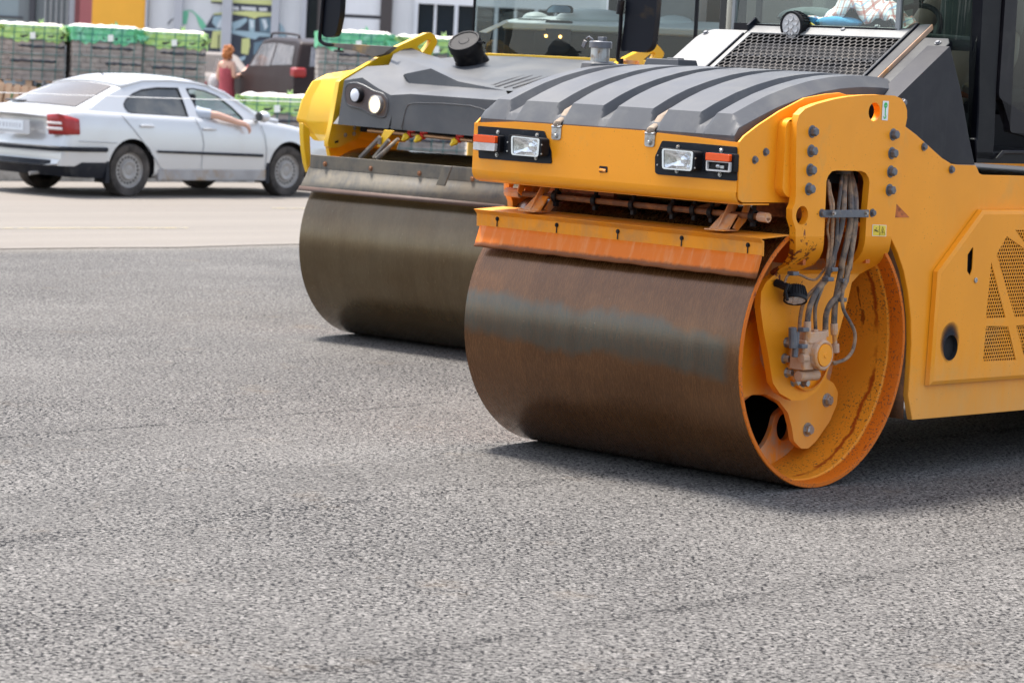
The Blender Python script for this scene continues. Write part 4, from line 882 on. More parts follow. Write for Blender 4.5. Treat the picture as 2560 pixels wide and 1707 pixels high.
k = MB(); k.tube(cat([(-1.1, 1.9, 1.9), (-1.1, 1.85, 2.3), (-.95, 1.85, 2.55), (-.5, 1.85, 2.55), (-.4, 1.9, 2.2)]), .018, 8); k.build('grab_rail', M['seal'], NR)
k = MB(); k.sph((-1.06, 1.16, 2.075), (.20, .10, .055), 20, 10); k.sph((-.78, 1.2, 2.07), (.17, .09, .05), 16, 8); g_ = k.build('work_gloves', M['cloth_dark'], None); tag(g_, 'dark grey rolled cloth lying behind the cab windscreen', 'cloth')
g_.location = NR.location; g_.rotation_euler = NR.rotation_euler

M['lip'] = paint('rubber_lip', (.075, .042, .03), .7, .2, 9)
M['pod'] = paint('pod_brown', (.10, .075, .07), .6, .15, 20)
M['frosted'] = plain('frosted_lens', (.72, .74, .78), .35)
M['lamp_on'] = plain('lit_lamp', (1, .80, .52), .3, emit=.75)
M['amber_on'] = plain('lit_amber', (1, .5, .12), .3, emit=4)
M['standin_pale'] = paint('pale_standin', (.50, .53, .51), .5, .05, 4)
M['standin_base'] = paint('dark_standin', (.012, .010, .010), .6, .3, 3, spec=.2)
M['blue_mirror'] = plain('mirror_face', (.25, .38, .52), .1, .6)
M['seat_grey'] = paint('seat_cover', (.30, .29, .28), .8, .15, 3, bump=.3, bs=8)
M['mirror_back'] = paint('mirror_shell', (.007, .009, .015), .45, .15, 3, dirt=(.06, .04, .015), dl=(.58, .8), ds=4, spec=.15)
M['mirror_brk'] = paint('mirror_bracket', (.11, .10, .09), .5, .2, 6, dirt=(.4, .25, .05), dl=(.55, .75), ds=5)
M['copper'] = paint('copper_pipe', (.42, .24, .13), .4, .15, 10, metal=.6)
M['red'] = plain('red_plastic', (.62, .03, .02), .4)
M['lever_grey'] = paint('dusty_lever', (.16, .14, .12), .6, .2, 14, dirt=(.42, .34, .24), dl=(.45, .65), ds=12)
M['cab_glass2'] = glass('cab_glass_clear', (.66, .72, .71), .01, .03, .02)

# ================================================================ second roller, yellow, further back
FR_ = empty('road_roller', (0.26652, 16.64592, 0), -0.68298, label='yellow road roller with a lit headlight and a dark grey drum, behind the orange one', cat='road roller', group='road rollers on the fresh asphalt')
D3, _ = make_drum(FR_, M['drum2'], M['rim_in'])
k = MB(); k.lathe([(.003, .5779), (.07, .576), (.37, .570), (.37, .0)], (0, 0, .6), (-1, 0, 0), 64); k.lathe([(W-.003, .5779), (W-.35, .570), (W-.35, .0)], (0, 0, .6), (-1, 0, 0), 64); k.build('shell_inside', M['rim_in'], D3)
# scraper: muddy upper and lower blades with a hanging tab
k = MB(); G = []
x0, x1 = -1.632, .01
k.prism([(-.515, 1.150), (-.505, 1.150), (-.505, 1.068), (-.515, 1.068)], 'X', x0, x1); sc2 = k.build('scraper_beam', M['mud_steel'], FR_, bevel=.002)
k = MB(); k.grid([[(x0-.01, -.512, 1.072), (x0-.02, -.54, 1.0), (x0-.035, -.565, .945)], [(x1, -.512, 1.072), (x1, -.54, 1.0), (x1, -.565, .945)]]); k.build('scraper_blade', M['mud_steel'], sc2, solid=.01)
k = MB(); k.grid([[(x0-.036, -.566, .952), (x0-.04, -.578, .925)], [(x1, -.566, .952), (x1, -.578, .925)]]); k.build('scraper_lip', M['lip'], sc2, solid=.006)
for p in [(-1.5022,1.0985),(-1.1158,1.0943),(-0.7154,1.0899),(-0.2919,1.0852)]:
    k = MB(); k.bolt((p[0], -.516, p[1]), (0, -1, 0), .012, .01); k.build('bolt', M['rust'], sc2, smooth=25)
k = MB(); q = [(-0.4413,1.1533),(-0.3785,1.1545),(-0.4288,1.0331),(-0.4982,1.0348)]; k.prism(q, 'Y', -.60, -.612); k.build('scraper_tab', M['mud_steel'], sc2, bevel=.003)
# yoke leg, cheek and side plates
lg = [(-0.525,1.3441),(-0.4599,1.3066),(-0.4456,1.1909),(-0.4299,1.075),(-0.4495,1.0313),(-0.4783,1.0893),(-0.5036,1.1808),(-0.5213,1.2865)]
k = MB(); k.prism(lg, 'X', -1.70, -1.735); k.prism([(-.3, 1.25), (.4, 1.25), (.25, .9), (.15, .5), (-.05, .5), (-.2, .95)], 'X', -1.70, -1.73); k.build('drum_yoke', M['yellow'], FR_, bevel=.004)
k = MB(); k.prism([(-.25, 1.25), (.4, 1.25), (.3, .9), (.15, .5), (-.05, .5), (-.2, .95)], 'X', .05, .08); k.build('drum_yoke', M['yellow'], FR_, bevel=.004)
R0 = [(-1.94,-0.0892,1.6511),(-1.98,-0.1762,1.5997),(-2,-0.2438,1.4783),(-2,-0.2864,1.3535),(-1.99,-0.2038,1.2783),(-1.93,-0.1874,1.2276)]
R1 = [(-1.88,-0.0644,1.6657),(-1.92,-0.1339,1.62),(-1.94,-0.2004,1.4978),(-1.94,-0.2476,1.3442),(-1.92,-0.1878,1.2675),(-1.88,-0.1763,1.2236)]
R2 = [(-1.7,-0.0545,1.6934),(-1.7,-0.1661,1.638),(-1.7,-0.1958,1.5092),(-1.7,-0.2008,1.3532),(-1.7,-0.2307,1.2662),(-1.72,-0.2579,1.2335)]
Rb = [(p[0]+.03, p[1]+.75, p[2]) for p in R0]; Rb[0] = (-1.95, .6, 1.62)
k = MB(); k.grid([Rb, R0, R1, R2, [(-1.69, p[1]+.7, p[2]) for p in R2]]); k.build('cheek', M['yellow'], FR_, smooth=25, bevel=.012, seg=3)
hk = [(-0.2448,1.6129),(-0.2032,1.6357),(0.2672,1.8453),(0.5744,1.9537),(0.6191,1.9556),(0.6571,1.9402),(0.6842,1.9073),(0.6817,1.8849),(0.6259,1.8069),(0.5474,1.6705),(-0.2414,1.3282),(-0.1394,1.3254),(0.0051,1.3189),(-0.0422,1.2527),(-0.2263,1.1943),(-0.2892,1.1877),(-0.3214,1.1994),(-0.3268,1.2235),(-0.2936,1.3533)]
hole = [(0.4865,1.8597),(0.591,1.9126),(0.6256,1.905),(0.5472,1.8237)]
outl = hk[:10]+[(.2, 1.4), (hk[11][0], hk[11][1])]+hk[12:]
sq = [(-0.2631,1.2329),(-0.2295,1.2419),(-0.2284,1.2263),(-0.2622,1.2199)]
k = MB(); k.prism(hk[:9]+[(hk[8][0]-.02, 1.65), (.35, 1.45), hk[12]]+hk[13:], 'X', -1.665, -1.70, [rnd(hole, .01, 3)]); k.build('side_plate', M['yellow'], FR_, bevel=.004)
k = MB(); q = [p for p in sq]; k.prism(q, 'X', -1.6645, -1.6640); 
k.build('plate_slot', M['dark_void'], FR_, smooth=0)
k = MB(); 
for p in [(-0.1672,1.2735),(-0.086,1.2833),(-0.0831,1.3181)]: k.bolt((-1.665, *p), (1, 0, 0), .011, .01)
k.build('plate_bolts', M['steel'], FR_, smooth=25)
# right hand plate with its hook, seen past the orange bonnet
hk2 = [(0.2956,1.7786),(0.4807,1.8576),(0.7197,1.9405),(0.7932,1.9433),(0.8236,1.9284),(0.8687,1.8958),(0.8641,1.8765),(0.8062,1.806),(0.7982,1.7886),(0.6869,1.7453)]
ho2 = [(0.6552,1.8466),(0.7556,1.8993),(0.7749,1.8848),(0.7677,1.8732),(0.7125,1.8125),(0.6566,1.8315)]
k = MB(); k.prism(hk2[:9]+[(hk2[8][0]-.02, 1.45), (-.3, 1.45), (-.35, 1.6)], 'X', .06, .025, [rnd(ho2, .01, 3)]); k.build('side_plate', M['yellow'], FR_, bevel=.004)
# ---- grey bonnet, faceted
def P(*a): return a
FP = [(-1.5544,-0.36,1.3455),(-1.1271,-0.36,1.3404),(-1.1017,-0.36,1.4243),(-1.1209,-0.36,1.5495),(-1.2456,-0.36,1.5944),(-1.3911,-0.33,1.6465),(-1.5443,-0.33,1.6229),(-0.4564,-0.36,1.334),(-0.1994,-0.36,1.3321),(-1.1006,-0.36,1.5505),(-0.9551,-0.36,1.5639),(-0.1509,-0.36,1.5581),(-1.4519,-0.02,1.7321),(-1.2552,-0.1,1.6725),(-1.1654,-0.14,1.6275),(-0.7696,-0.14,1.6214),(-0.3786,-0.14,1.6157),(-1.5654,-0.1,1.7164)]
bl_, bm_, c1_, c2_, c3_, c4_, c5_, br_, br2_, f0_, f1_, f2_, t0_, t1_, t2_, t3_, t4_, t5_ = FP
HP = [(-1.6309,0.22,1.8029),(-1.6823,0.42,1.8568),(-1.5941,0.48,1.8179),(-0.9948,-0.135,1.7254),(-1.2088,-0.14,1.6826),(-0.7672,-0.135,1.6551),(-1.4709,0.5,1.7923),(-1.2853,0.45,1.7495),(-1.2582,0.72,1.8238)]
h0, h1_, h2_, h3, h4, h5, h6, h7, h8 = HP
EP = [(-1.2692,0.74,1.8241),(-0.9599,0.74,1.8304),(-0.5681,0.74,1.8279),(-0.349,0.74,1.826),(-1.2588,0.42,1.7365),(0.346,-0.14,1.5747)]
X0 = bl_[0]
k = MB()
def tri(*p): k.add(list(p), [tuple(range(len(p)))])
tri(bl_, bm_, c1_, c2_, c3_, c4_, c5_)
tri(c5_, c4_, t5_); tri(c4_, c3_, t0_, t5_); tri(c3_, c2_, t1_, t0_)
bi_ = (bm_[0]+.012, bm_[1]+.008, bm_[2])
fr2 = (br2_[0]+.8, -.36, br2_[2]-.01)
tri(bi_, br2_, f2_, f1_, f0_, c1_)
tri(c2_, c1_, f0_); tri(c2_, f0_, t2_, t1_); tri(f0_, f1_, t3_, t2_); tri(f1_, f2_, t4_, t3_)
tri(t2_, t3_, h5, h3, h4); tri(t1_, t2_, h4); tri(t0_, t1_, h4, h3, h0); tri(h0, h3, h2_, h1_); tri(h3, h5, h6, h2_)
E0 = (h5[0]+.02, h5[1], h5[2]); 
Rr = -.02
tri(h5, t3_, t4_); tri(h5, t4_, (.0, t4_[1], t4_[2]), (.0, .74, EP[3][2]), EP[2], EP[1], h8, h7); tri(h5, h7, h6); tri(h6, h7, h8, (h6[0]+.1, .74, h8[2]))
hood = k.build('bonnet', M['grey_hood'], FR_, smooth=32)
k = MB(); k.prism([(-.355, bl_[2]+.002), (.72, 1.45), (.72, 1.75), (-.02, 1.52), (-.3, 1.40)], 'X', -1.60, .0); k.build('bonnet_core', M['grey_hood'], hood)
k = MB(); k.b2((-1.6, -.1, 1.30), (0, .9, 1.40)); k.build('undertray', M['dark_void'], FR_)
# panel line and ribs pressed into the bonnet
fp = [(-1.0197,1.3487),(-0.9881,1.472),(-0.9674,1.4998),(-0.9066,1.5111),(-0.6857,1.5184),(-0.4678,1.5158),(-0.3807,1.5021),(-0.2939,1.4819)]
k = MB(); k.tube([(x, -.3615, z) for x, z in rnd(fp+[(fp[-1][0], fp[0][1])], .01)[:-8]], .0035, 6); k.build('pressed_line', M['grey_hood'], hood)
k = MB(); sl = lambda px, t: tuple(Vector(px).lerp(Vector((px[0]+.02, .74, EP[0][2])), t))
rb0 = [(-0.5843,-0.13,1.6174),(-0.517,-0.13,1.6205),(-0.4432,-0.13,1.6196),(-0.3743,-0.13,1.6211)]
for p in rb0:
    k = MB(); k.tube([sl(p, .06), sl(p, .30), sl(p, .46)], [.006, .008, .003], 6); k.build('pressed_rib', M['grey_hood'], hood)
# headlight pod with two lamps
pod = [(-1.5043,1.5316),(-1.4981,1.5831),(-1.475,1.6045),(-1.4058,1.611),(-1.3414,1.5968),(-1.2592,1.5667),(-1.1784,1.5535),(-1.1385,1.515),(-1.1365,1.4646),(-1.1525,1.4115),(-1.1979,1.4092),(-1.285,1.4276),(-1.3557,1.4537),(-1.4372,1.4624),(-1.4846,1.4772)]
k = MB(); k.prism(rnd(pod, .02, 4), 'Y', -.362, -.366); pd = k.build('headlight_pod', M['pod'], FR_, bevel=.002)
k = MB(); R_ = [(x, -.362, z) for x, z in rnd(pod, .02, 4)]; R_.append(R_[0]); k.tube(R_, .007, 6); k.build('pod_rim', M['grey_hood'], pd)
q = [(-1.3858,1.537),(-1.216,1.4858)]
k = MB(); k.lathe([(0, .050), (.035, .047), (.036, .042), (.03, .04)], (q[0][0]+.004, -.366, q[0][1]), (-.1, -1, 0), 28); l1 = k.build('side_lamp', M['black'], pd)
k = MB(); k.lathe([(.034, .041), (.040, .03), (.042, 0)], (q[0][0]+.004, -.366, q[0][1]), (-.1, -1, 0), 28); k.build('lens', M['frosted'], l1)
k = MB(); k.lathe([(0, .056), (.03, .058), (.032, .052), (.02, .050)], (q[1][0], -.366, q[1][1]), (-.1, -1, 0), 28); l2 = k.build('headlight', M['steel'], pd)
k = MB(); k.lathe([(.024, .051), (.032, .035), (.035, 0)], (q[1][0], -.366, q[1][1]), (-.1, -1, 0), 28); k.build('lens', M['lamp_on'], l2)
# filler cap
C0 = Vector([(-1.2124,0.42,1.9153)][0]); ax = Vector((.10, -.60, .78)).normalized()
k = MB(); k.lathe([(-.20, .085), (-.12, .100), (-.06, .101), (-.058, .109), (-.012, .109), (0, .103), (0, .092), (-.006, .090), (-.006, .035), (-.003, .033), (-.003, 0)], C0, ax, 36); k.box(C0-ax*.05+Vector((.125, .0, .03)), (.05, .03, .014)); cap = k.build('filler_cap', M['black'], FR_, smooth=40, bevel=.002)
k = MB(); k.lathe([(-.22, .12), (-.17, .11), (-.14, .09)], C0, ax, 30); k.build('filler_collar', M['black'], cap)
# cab
ys = [(-1.7366,1.7782),(-1.3154,1.8415),(-0.5007,1.8344),(-0.3042,1.8325)]
k = MB(); k.prism([(-1.66, ys[0][1]-.0), (ys[1][0], ys[1][1]), (.10, ys[2][1]+.012), (.10, ys[2][1]-.015), (ys[1][0], ys[1][1]-.028), (-1.66, ys[0][1]-.025)], 'Y', .78, .95); k.build('cab_sill', M['yellow'], FR_, bevel=.003)
k = MB(); cl, cr_ = -1.50, .10; z0 = ys[1][1]-.01
k.b2((cl, 2.4, z0), (cr_, 2.45, 3.0)); k.b2((cl-.05, .8, 2.98), (cr_+.05, 2.5, 3.1)); k.b2((cl, .9, z0-.4), (cr_, 2.45, z0-.05)); k.b2((cl, 2.3, z0-.3), (cr_, 2.45, 2.35))
cb2 = k.build('cab_shell', M['cab_black'], FR_)
gx = [(-1.5849,1.9859),(0.2246,2.0434)]
k = MB(); k.poly([(gx[0][0], .95, z0+.0), (gx[1][0], .95, z0+.03), (gx[1][0], .98, 3.0), (gx[0][0], .98, 3.0)]); k.build('windscreen', M['cab_glass2'], FR_, smooth=0)
k = MB(); k.b2((gx[0][0]-.008, .945, z0), (gx[0][0]+.004, .96, 3.0)); k.b2((gx[1][0]-.006, .945, z0), (gx[1][0]+.014, .96, 3.0)); k.build('glazing_seal', M['cab_black'], FR_)
k = MB(); k.poly([(gx[0][0]-.01, .96, z0), (gx[0][0]-.01, 2.4, z0), (gx[0][0]-.01, 2.4, 3.0), (gx[0][0]-.01, .96, 3.0)]); k.poly([(gx[1][0]+.01, .96, z0), (gx[1][0]+.01, 2.4, z0), (gx[1][0]+.01, 2.4, 3.0), (gx[1][0]+.01, .96, 3.0)]); k.build('side_glass', M['cab_glass2'], FR_, smooth=0)
# dash shapes standing in for a vehicle reflected in the windscreen, amber lamps included
dq = [(-1.5412,2.059),(-1.3819,2.1167),(-0.6121,2.1368),(-0.6087,2.0868),(-1.5958,2.007),(-0.6045,2.026),(-1.7205,1.9793),(-0.6029,1.8719),(-1.7513,1.8515)]
k = MB(); zt = dq[0][1]
k.prism([(1.20, zt), (1.24, zt+.01), (1.55, zt+.055), (1.6, zt+.03), (1.6, zt-.1), (1.22, zt-.045)], 'X', dq[0][0]-.02, gx[1][0]-.02); dsh = k.build('dash_standin', M['standin_pale'], FR_, bevel=.01)
k = MB(); c = [(-1.006,2.1374)][0]; k.sph((c[0], 1.5, zt+.04), (.30, .16, .075), 24, 10); c = [(-1.4986,2.1236),(-0.7383,2.1449)]; k.sph((c[0][0], 1.5, zt+.03), (.09, .10, .05), 16, 8); k.sph((c[1][0]+.4, 1.5, zt+.03), (.14, .12, .06), 16, 8); k.build('standin_hump', M['standin_pale'], dsh)
k = MB(); c = [(-1.3836,2.1065)][0]
for i in range(6): k.box((c[0]-.1+.04*i, 1.33+.0, zt+.026), (.028, .10, .006))
k.build('standin_vent', M['seal'], dsh)
k = MB(); k.b2((gx[0][0]+.02, 1.25, z0-.02), (gx[1][0]-.02, 1.5, zt-.04)); k.b2((gx[0][0]+.3, 1.22, z0), (gx[0][0]+.8, 1.25, zt-.06)); k.build('standin_base', M['standin_base'], FR_, bevel=.01)
pl_ = [(-1.1714,1.9749),(-1.0505,1.9738)]
for p in pl_:
    k = MB(); k.sph((p[0], 1.21, p[1]), .010, 10, 6); k.build('standin_lamp', M['amber_on'], FR_)
k = MB(); q = [(-1.1889,2.0814),(-0.9693,2.0806),(-0.9659,1.8925),(-1.0061,1.8693),(-1.1368,1.8659),(-1.1748,1.8996)]; k.prism(rnd(q, .02), 'Y', 1.215, 1.235); k.build('instrument_panel', M['black_panel'], FR_)
w_ = [(-1.5737,1,1.9796),(-1.3356,1,2.0686),(-1.3202,1,2.0509),(-1.5108,1,1.9757)]
k = MB(); k.poly(w_); k.build('reflection_wedge', M['frosted'], FR_, solid=.01, smooth=0)  # pale wedge added for a pillar's reflection in the windscreen
q = [(-1.2084,2.1825),(-1.063,2.1833),(-1.0365,2.1636),(-1.0381,2.133),(-1.2616,2.1297),(-1.2445,2.1581)]
k = MB(); k.prism(rnd(q, .015), 'Y', 1.3, 1.32); rv = k.build('rear_view_mirror', M['black'], FR_); k = MB(); k.prism(rnd([(lerp(x, (q[0][0]+q[3][0])/2, .1), lerp(z, (q[0][1]+q[3][1])/2, .12)) for x, z in q], .012), 'Y', 1.298, 1.299); k.build('mirror_glass', M['blue_mirror'], rv)
k = MB(); k.box((-.72, 2.0, 2.0), (.5, .14, .7)); k.build('operator_seat', M['seat_grey'], FR_, bevel=.04)
# wing mirrors on their arms
def mirror(P, arm, brk, X, Y, th=.05):
    k = MB(); k.prism(rnd(P, .03, 5), 'Y', Y, Y+th); mo_ = k.build('wing_mirror', M['mirror_back'], FR_, bevel=.018, seg=4)
    k = MB(); k.tube(cat(arm, 5), .0125, 10); k.build('mirror_arm', M['cab_black'], mo_)
    return mo_
mp = [(-2.1217,2.133),(-1.9777,2.1366),(-1.9802,2.0399),(-2.0046,1.9248),(-2.0225,1.8995),(-2.0862,1.8886),(-2.1271,1.8987),(-2.1436,1.9292),(-2.1275,2.0269)]
mp[0] = (mp[0][0]-.01, mp[0][1]+.25); mp[1] = (mp[1][0], mp[1][1]+.25)
m1 = mirror(mp, [(-2.1228,0.06,2.1854),(-2.1296,0.06,2.097),(-2.1354,0.06,1.9909),(-2.1405,0.06,1.8935),(-2.1301,0.06,1.8628),(-2.0802,0.06,1.8442),(-2.0012,0.06,1.8435)], None, -2.07, .07)
k = MB(); q = [(-2.0269,1.8518),(-1.9931,1.8547),(-1.7769,1.8534),(-1.4819,1.8508),(-1.5607,1.8002),(-1.6535,1.7776),(-1.8221,1.8124),(-1.9793,1.827),(-2.0223,1.836)]; k.prism(q, 'Y', .05, .10); k.build('mirror_bracket', M['mirror_brk'], m1, bevel=.008)
k = MB(); c = [(-1.9654,1.8065)][0]; k.cyl((c[0], .06, c[1]+.03), (c[0], .06, c[1]-.004), .008, 8); k.lathe([(0, .035), (.006, .034), (.012, .01)], (c[0], .06, c[1]-.008), (0, 0, 1), 16); k.build('wing_nut', M['black'], m1)
mp = [(0.3467,2.1939),(0.5662,2.1993),(0.5647,2.0914),(0.5511,1.9323),(0.5263,1.899),(0.4865,1.8859),(0.3242,1.8898),(0.3182,1.9096),(0.3361,2.0484)]
mp[0] = (mp[0][0], mp[0][1]+.25); mp[1] = (mp[1][0]+.0, mp[1][1]+.25)
m2 = mirror(mp, [(0.3215,0.05,2.2466),(0.3232,0.05,2.1561),(0.3241,0.05,2.0109),(0.3178,0.05,1.9016),(0.3173,0.05,1.8433),(0.3368,0.05,1.8259)], None, .45, .07)
k = MB(); q = [(0.3265,0.04,2.1847),(0.3206,0.04,2.1047)]; k.cyl(q[0], q[1], .022, 14); q = [(0.3425,0.05,1.8443),(0.3456,0.05,1.7989)]; k.cyl(q[0], q[1], .014, 10); k.lathe([(0, .04), (.006, .038), (.012, .012)], q[1], (0, 0, 1), 16); k.build('mirror_joint', M['black'], m2)
k = MB(); q = [(0.324,1.8395),(0.4227,1.836),(0.4233,1.7615),(0.4072,1.7626),(0.3531,1.8169),(0.3254,1.8195)]; k.prism(q, 'Y', .09, .13); k.build('mirror_bracket', M['orange_dusty'], m2, bevel=.006)
# spray pipe, nozzles, levers under the bonnet
SP = [(-1.3464,-0.3,1.3192),(-1.117,-0.3,1.3165),(-0.8356,-0.3,1.3119),(-0.4836,-0.3,1.3035)]
k = MB(); k.tube(SP, .013, 10); spp = k.build('spray_pipe', M['copper'], FR_)
for p in [(-0.9946,-0.3,1.3131),(-0.8913,-0.3,1.3105),(-0.598,-0.3,1.3061)]:
    k = MB(); p = Vector(p); k.cyl(p-Vector((.014, 0, 0)), p+Vector((.014, 0, 0)), .022, 10); k.box(p+Vector((.015, -.01, .022)), (.05, .02, .014)); n1 = k.build('red_clip', M['red'], spp, bevel=.003)
    if p.x > -1.15:
        k = MB(); k.lathe([(0, .020), (.02, .024), (.035, .014), (.05, .008)], p+Vector((-.006, -.015, -.005)), (-.5, -.5, -.7), 6); k.build('spray_nozzle', M['yellow_wire'], n1)
k = MB(); q = [(-1.0988,1.3352),(-1.0163,1.3338),(-1.1282,1.2242),(-1.1558,1.2285)]; k.prism(q, 'Y', -.42, -.428); lb = k.build('lever_bracket', M['yellow'], FR_, bevel=.002)
q = [(-1.1197,-0.44,1.2876),(-1.2769,-0.44,1.1519),(-1.0454,-0.44,1.275),(-1.1629,-0.44,1.1588),(-0.9674,-0.44,1.2878),(-1.1343,-0.44,1.1563),(-1.1197,-0.44,1.2876),(-1.1228,-0.44,1.2454)]
k = MB(); k.tube(q[0:2], .016, 6); k.tube(q[2:4], .014, 6); k.tube([q[4], q[5]], [.010, .018], 8); k.cyl(q[6], q[7], .012, 8); k.build('scraper_lever', M['lever_grey'], lb)
# frame behind and rear drum
k = MB(); k.b2((-1.6, .95, .4), (-.0, 4.0, 1.45)); k.build('chassis', M['yellow'], FR_, bevel=.02)
D4, _ = make_drum(FR_, M['drum2'], M['rim_in'], 4.3)
k = MB(); k.lathe([(.35, .57), (.35, .0)], (0, 4.3, .6), (-1, 0, 0), 48); k.lathe([(W-.35, .57), (W-.35, .0)], (0, 4.3, .6), (-1, 0, 0), 48); k.build('drum_web', M['rim_in'], D4)
k = MB(); k.b2((-1.7, 3.4, 1.25), (.05, 5.0, 1.6)); k.box((.03, 4.3, .95), (.03, .3, .7)); k.box((-1.65, 4.3, .95), (.03, .3, .7)); k.build('rear_frame', M['yellow'], FR_, bevel=.03)

# ================================================================ the setting
SUN = (radians(70), radians(-45)); EXPO = 1.45
M['plate_shade'] = plain('plate_recess', (.42, .43, .45), .4)
M['plate'] = plain('number_plate', (.62, .66, .70), .4)
M['plate_ink'] = plain('plate_smudge', (.42, .44, .48), .5)
M['seam'] = plain('panel_gap', (.30, .31, .33), .6)
M['sill'] = paint('dusty_sill', (.30, .29, .29), .5, .15, 4, dirt=(.28, .20, .13), dl=(.5, .65), ds=3)
M['shirt_grey'] = plain('grey_shirt', (.40, .44, .50), .8)
M['suv_paint'] = paint('brown_car_paint', (.022, .011, .010), .4, .1, 2, dirt=(.03, .023, .021), dl=(.4, .8), ds=3, coat=0, spec=.2)
M['pane_suv'] = paint('car_pane', (.15, .15, .16), .1, .4, 1.2, dirt=(.28, .27, .28), dl=(.45, .65), ds=3, spec=.9)  # grey patches coloured into the panes stand for reflections
M['silver_old'] = paint('beige_silver_paint', (.20, .175, .16), .55, .05, 2, spec=.2)
M['skin_pale'] = paint('pale_skin', (.62, .36, .26), .5, .05, 12)
M['red_dress'] = paint('red_cloth', (.34, .06, .075), .85, .15, 9)
M['ginger'] = paint('ginger_hair', (.42, .15, .045), .7, .2, 20)
M['bag'] = paint('grey_bag', (.40, .37, .37), .6, .1, 8)
M['pallet_wood'] = paint('pallet_wood', (.50, .33, .21), .8, .12, 4, streak=(.36, .23, .15), sl=(.45, .7))
M['brick'] = paint('grey_brick', (.31, .275, .255), .85, .15, 5, dirt=(.42, .375, .34), dl=(.45, .7), ds=6)
M['black_film'] = paint('black_film', (.03, .032, .045), .4, .2, 9)
M['film_green'] = paint('lime_film', (.38, .60, .17), .4, .13, 7, dirt=(.56, .72, .42), dl=(.5, .7), ds=9)
M['film_teal'] = paint('teal_film', (.12, .48, .24), .35, .2, 5, dirt=(.35, .72, .55), dl=(.48, .68), ds=6)
M['film_top'] = paint('pale_film', (.66, .60, .53), .5, .06, 6, dirt=(.62, .70, .68), dl=(.5, .7), ds=4)
M['teal'] = plain('teal_strap', (.02, .16, .16), .5)
M['rope'] = plain('white_rope', (.75, .75, .74), .7)
for n_, c_ in dict(bl_grey=(.40, .41, .42), bl_glass=(.26, .31, .33), bl_dark=(.05, .05, .06), bl_mull=(.17, .19, .20), bl_blind=(.36, .37, .37), bl_col=(.42, .43, .47), bl_red=(.34, .10, .105), bl_red2=(.19, .05, .055), bl_yel=(.82, .40, .035), bl_white=(.62, .63, .65), bl_white2=(.72, .73, .76), bl_olive=(.10, .115, .10), bl_navy=(.008, .014, .026), bl_tile=(.055, .045, .045), bl_frame=(.62, .64, .68), mu_green=(.16, .50, .32), mu_black=(.040, .048, .070), mu_blue=(.34, .47, .54), mu_blue2=(.14, .22, .28), mu_white=(.62, .68, .72), mu_yel=(.60, .62, .26)).items():
    M[n_] = paint(n_.replace('bl_', 'facade_').replace('mu_', 'mural_'), c_, .15 if n_ in ('bl_glass', 'bl_navy') else .6, .04, 1.5, streak=scale_c(c_, .9), sl=(.5, .8))
M['leaf'] = paint('tree_leaves', (.035, .06, .02), .8, .3, .5)
m = NT('plaid_cloth'); x, y, z = m.xyz(m.mapn(rot=(0, 0, .5)))
def stripes(c, sc, w, ph=0): return m.ramp(m.math('FRACT', m.math('ADD', m.math('MULTIPLY', c, sc), ph)), (0, 1.), (w, 1.), (w+.03, 0.), (1, 0.))
c = m.mix(m.math('MULTIPLY', stripes(x, 22, .22), .75), (.75, .74, .76), (.48, .13, .10)); c = m.mix(m.math('MULTIPLY', stripes(y, 22, .22), .7), c, (.45, .12, .10)); c = m.mix(m.math('MULTIPLY', stripes(x, 22, .08, .45), .7), c, (.16, .35, .62)); c = m.mix(m.math('MULTIPLY', stripes(z, 30, .12, .3), .5), c, (.45, .14, .12))
m.to(c, 'Base Color'); m.set(Roughness=.9); M['plaid'] = m.m
M['blue_cloth'] = paint('blue_cloth', (.05, .28, .50), .8, .2, 14)
M['orange_cloth'] = plain('orange_cloth', (.85, .16, .01), .6)
M['hi_vis'] = paint('green_work_jacket', (.03, .06, .045), .7, .1, 9)
